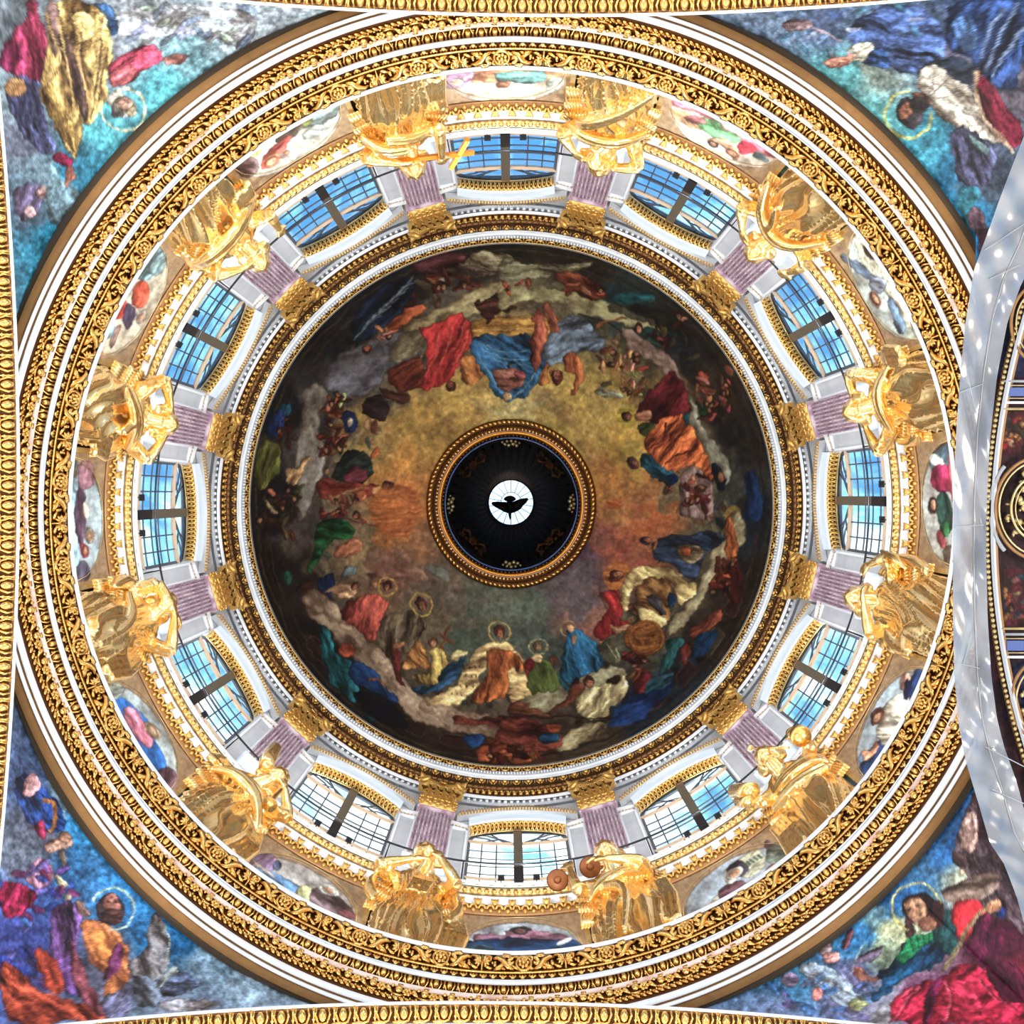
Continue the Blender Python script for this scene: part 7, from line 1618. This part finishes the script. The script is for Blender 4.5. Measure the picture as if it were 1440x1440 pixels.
POSES = {
 0: dict(lab='gilded angel statue raising a cloth sail overhead, right below centre', lean=.0, head=(-.10, .62, 6.55), L=(SL, (-.95, .75, 4.9), (-.2, 1.0, 5.3)), R=(SR, (1.25, .55, 5.75), (.9, .8, 6.5)), skew=.5, folds=17,
         swags=[([(.7, .6, 6.6), (1.2, .5, 6.1), (1.25, .45, 5.0), (1.05, .5, 3.7)], .15, 6), ([(-.7, .7, 4.6), (-1.05, .5, 4.0), (-1.1, .4, 3.2)], .14, 4), ([(-1.0, .5, 3.2), (-.4, .8, 2.4), (-.3, .7, 1.2)], .12, 3)]),
 1: dict(lab='gilded angel statue holding a slender wand and an orb, lower right', lean=-.1, head=(-.05, .60, 6.6), L=(SL, (-1.0, .6, 4.8), (-1.25, .75, 5.6)), R=(SR, (1.0, .7, 4.9), (.95, 1.0, 5.5)), skew=.2,
         swags=[([(-.6, .6, 5.5), (0, .85, 5.0), (.8, .8, 4.7), (1.0, .6, 4.3)], .11, 5), ([(-.9, .6, 4.4), (0, .95, 3.5), (.9, .8, 3.2)], .11, 3)], hang=[(-1.05, .3, 3.6, .6, .13)], knees=[(.35, 2.6, .34)]),
 2: dict(lab='gilded angel statue clashing two round cymbals, bottom right of centre', lean=-.05, head=(-.12, .60, 6.55), crown=(-.08, -.25, 1), L=(SL, (-1.15, .65, 4.6), (-1.2, .95, 5.6)), R=(SR, (.75, .8, 5.15), (-.15, 1.05, 5.35)), skew=.1,
         swags=[([(.6, .75, 5.2), (.2, .95, 5.05), (-.5, .85, 4.9), (-.9, .6, 4.5)], .10, 4), ([(-.8, .6, 4.9), (-.1, .95, 4.1), (.15, 1.0, 3.0), (-.2, .8, .6)], .09, 3)], hang=[(.95, .3, 4.6, 1.0, .13)], knees=[(-.35, 2.6, .24), (.45, 2.5, .24)]),
 3: dict(lab='gilded angel statue covering its mouth with one hand, bottom left of centre', lean=.0, head=(.0, .58, 6.6), crown=(-.3, -.2, 1), L=(SL, (-1.25, .7, 5.1), (-.35, .95, 5.55)), R=(SR, (1.0, .75, 4.9), (.45, 1.05, 5.9)), skew=.03, folds=17,
         swags=[([(-1.2, .6, 5.1), (-1.3, .5, 4.5), (-1.05, .45, 3.8)], .13, 3), ([(1.0, .6, 4.9), (1.2, .5, 4.1), (.95, .5, 3.3)], .14, 4)], hang=[(1.1, .25, 3.2, .6, .13), (0, .75, 5.1, 3.2, .07)], knees=[(-.55, 2.2, .2), (.5, 2.5, .2)]),
 4: dict(lab='gilded angel statue pressing an arm to its face beneath a raised flute, lower left', lean=.1, head=(.45, .60, 6.45), crown=(.25, -.2, 1), L=(SL, (-1.0, .55, 5.0), (-1.1, .75, 4.2)), R=(SR, (1.45, .6, 5.3), (.85, .95, 6.0)), skew=.3,
         swags=[([(-1.0, .6, 4.6), (-.5, .9, 4.9), (.4, .95, 4.7), (1.0, .6, 3.6)], .10, 3), ([(-.5, .6, 5.5), (0, .8, 5.4), (.5, .7, 5.6)], .12, 3)], hang=[(.95, .3, 3.4, .7, .12)], knees=[(-.25, 2.8, .3), (.5, 2.1, .26)]),
 5: dict(lab='gilded angel statue hiding its face in folded bare arms, left below centre', lean=.15, head=(-.15, .55, 6.35), crown=(-.2, -.1, 1), L=(SL, (-.75, .95, 5.9), (.15, 1.05, 6.35)), R=(SR, (1.2, .85, 5.55), (.25, 1.05, 6.2)), skew=-.3,
         swags=[([(-.9, .5, 5.9), (-1.05, .5, 5.2), (-.95, .5, 4.3)], .16, 4), ([(-.7, .7, 4.5), (-.1, .95, 3.6), (.2, .9, 2.4), (.3, .7, .8)], .10, 3)], hang=[(1.0, .3, 4.2, 1.4, .13)], knees=[(-.35, 2.7, .3), (.4, 2.5, .26)]),
 6: dict(lab='gilded angel statue with both elbows lifted beside its head, left above centre', lean=.0, head=(.0, .62, 6.5), L=(SL, (-1.2, .75, 5.9), (-.45, .95, 6.5)), R=(SR, (1.15, .8, 5.9), (.42, .95, 6.55)), skew=-.5,
         swags=[([(.9, .6, 5.4), (.4, .9, 4.8), (-.1, .95, 4.2), (-.7, .7, 3.7)], .12, 5), ([(-.5, .7, 5.0), (0, .9, 4.6), (.5, .9, 3.4)], .10, 3)], knees=[(-.45, 2.5, .34)], hang=[(.9, .3, 4.4, 2.4, .13)]),
 7: dict(lab='gilded angel statue with fanned cloak and upturned face, upper left', lean=-.1, head=(-.1, .7, 6.3), face=(.2, .8, .2), L=(SL, (-1.2, .6, 5.3), (-1.1, .85, 6.1)), R=(SR, (1.1, .7, 5.2), (.4, 1.0, 5.7)), skew=.4,
         swags=[([(-1.1, .5, 4.4), (-.3, 1.0, 3.7), (.7, 1.0, 3.7), (1.15, .6, 4.6)], .14, 5), ([(.9, .6, 5.6), (1.2, .5, 4.8), (1.05, .5, 3.4)], .13, 3)], hang=[(-1.0, .35, 4.0, 2.6, .14)], knees=[(.45, 2.4, .34)]),
 8: dict(lab='gilded angel statue holding a long plain cross, top left of centre', lean=.0, head=(.0, .66, 6.45), R=(SR, (1.25, .7, 5.1), (.35, .98, 5.6)), L=(SL, (-.95, .6, 4.7), (-.82, 1.0, 6.0)), skew=.15, folds=16,
         swags=[([(1.1, .5, 4.6), (.7, .9, 5.1), (0, 1.0, 5.3)], .13, 4), ([(-.7, .7, 5.0), (-.2, .95, 4.6), (.5, .95, 4.1)], .10, 3)], hang=[(-1.0, .3, 3.9, 1.2, .12)], knees=[(-.4, 2.2, .3), (.4, 2.6, .26)]),
 9: dict(lab='gilded angel statue resting its head on one bent arm, top right of centre', lean=-.1, head=(.0, .72, 6.2), crown=(-.4, 0, 1), L=(SL, (-1.15, .85, 6.3), (-.35, 1.0, 6.45)), R=(SR, (1.2, .7, 5.2), (.75, .95, 5.8)), skew=-.6, folds=15,
         swags=[([(-1.05, .5, 4.9), (-.4, 1.0, 4.7), (.5, 1.0, 5.0), (1.0, .7, 5.3)], .12, 4), ([(-.9, .5, 1.2), (-.2, .9, 2.4), (.5, 1.0, 3.6), (.8, .8, 4.5)], .12, 4)], knees=[(.2, 2.8, .3)]),
 10: dict(lab='gilded angel statue with round billowing cloak, upper right', lean=.0, head=(.1, .7, 6.35), face=(0, .9, .1), L=(SL, (-1.15, .6, 5.2), (-.95, .9, 5.9)), R=(SR, (1.25, .65, 5.3), (.8, .95, 5.9)), skew=.2,
         swags=[([(-1.0, .5, 3.6), (-.5, 1.0, 4.6), (.1, 1.1, 4.9), (.8, .9, 4.5), (1.1, .5, 3.4)], .12, 4), ([(.4, .9, 5.3), (.2, 1.05, 4.4), (.5, 1.0, 3.0)], .09, 4)], knees=[(-.3, 2.4, .38), (.45, 2.8, .2)]),
 11: dict(lab='gilded angel statue with both hands folded behind its head, right above centre', lean=.0, head=(.0, .62, 6.5), L=(SL, (-1.3, .8, 5.7), (-.6, .75, 6.5)), R=(SR, (1.05, .85, 6.3), (.35, .8, 6.75)), skew=.1,
         swags=[([(-.8, .7, 5.0), (-.2, .95, 4.7), (.4, .95, 4.6), (.9, .6, 4.2)], .11, 4), ([(-1.1, .5, 5.3), (-1.2, .4, 4.5), (-1.0, .5, 3.8)], .13, 4)], hang=[(1.05, .3, 4.6, 2.8, .13)], knees=[(-.5, 2.3, .3), (.4, 3.0, .3)]),
}
for k, a in enumerate(PK):
    P = POSES[k]; p = pol(10.74, a, 33.16)
    o = empty('angel_statue', p, facing(a)); props(o, P['lab'], 'statue', 'gilded angels standing on the great cornice')
    put('figure', build_angel(k, P), o)
    for s_ in (-1, 1): put('wing', wing_mesh(s_, 1.0, 5.9 + .1 * ((k + s_) % 3)), o)
    b = MB(); b.box((0, .02, .06), (1.9, .7, .12)); put('plinth', b.mesh('plinth', 'gold_old', False), o)
    if k == 0:
        pass
    if k == 1:
        b = MB(); b.tube([S((.55, .9, 5.2)), S((.15, 1.0, 6.5)), S((-.18, 1.02, 7.6))], [.04, .035, .03], 6); b.ell(S((-.2, 1.02, 7.7)), (.11, .11, .11), 10, 7); put('wand', b.mesh('wand', 'gold_statue'), o)
        b = MB(); b.ell(S((1.0, .95, 4.95)), (.30, .30, .30), 18, 12); put('orb', b.mesh('orb', 'gold'), o)
        b = MB(); b.tube([S((-1.35, .75, 6.5)), S((-.95, .85, 5.0))], [.24, .22], 14); b.tube([S((-1.45, .6, 6.1)), S((-1.2, .7, 4.9))], [.18, .16], 12); put('scroll', b.mesh('scroll', 'gold_statue'), o)
    if k == 2:
        for c, n_ in (((-1.6, .73, 5.35), (0, .3, -1)), ((-.66, .72, 5.75), (.1, .35, -1))):
            q = Vector(n_).to_track_quat('Z', 'Y').to_matrix(); b = MB()
            b.tube([S(c), S(Vector(c) + Vector(n_).normalized() * .05)], [.30, .26], 22); b.ell(S(Vector(c) + Vector(n_).normalized() * .06), (.11, .11, .08), 10, 6); put('cymbal', b.mesh('cymbal', 'bronze_dark'), o)
    if k == 4:
        b = MB(); b.tube([S((.05, .75, 6.3)), S((-.05, .85, 6.9)), S((-.12, .98, 7.9))], [.16, .24, .20], 12); put('flute', b.mesh('flute', 'gold_statue'), o)
        b = MB(); b.tube([S((.75, 1.0, 5.0)), S((.72, 1.0, 4.0)), S((.75, .98, 3.4)), S((.76, .98, 3.25))], [.05, .07, .10, .20], 14); put('trumpet', b.mesh('trumpet', 'gold'), o)
    if k == 8:
        b = MB(); h0, h1 = S((1.2, .70, 5.3)), S((-1.72, .88, 6.62)); d = (h1 - h0).normalized()
        b.tube([h0, h1], [.085, .085], 4); c = h0.lerp(h1, .86); perp = Vector((.35, .2, 1)).normalized(); perp = (perp - d * perp.dot(d)).normalized(); b.tube([c - perp * .75, c + perp * .75], [.09, .09], 4)
        put('cross', b.mesh('cross', 'orange', False), o)
    if k == 0:
        b = MB()
        for q in range(7): b.tube([S((1.15 + .03 * q, .35 + .05 * q, 6.4 - .1 * q)), S((1.25, .5, 5.4 - .1 * q)), S((1.1 - .02 * q, .55, 4.3 - .15 * q))], [.05, .09, .04], 6)
        put('cloth_folds', b.mesh('cloth_folds', 'gold_statue'), o)
    if k == 9 or k == 7:
        pass
bpy.context.view_layer.update()

print('TRIS', sum(len(m.loops) - 2 * len(m.polygons) for m in bpy.data.meshes))
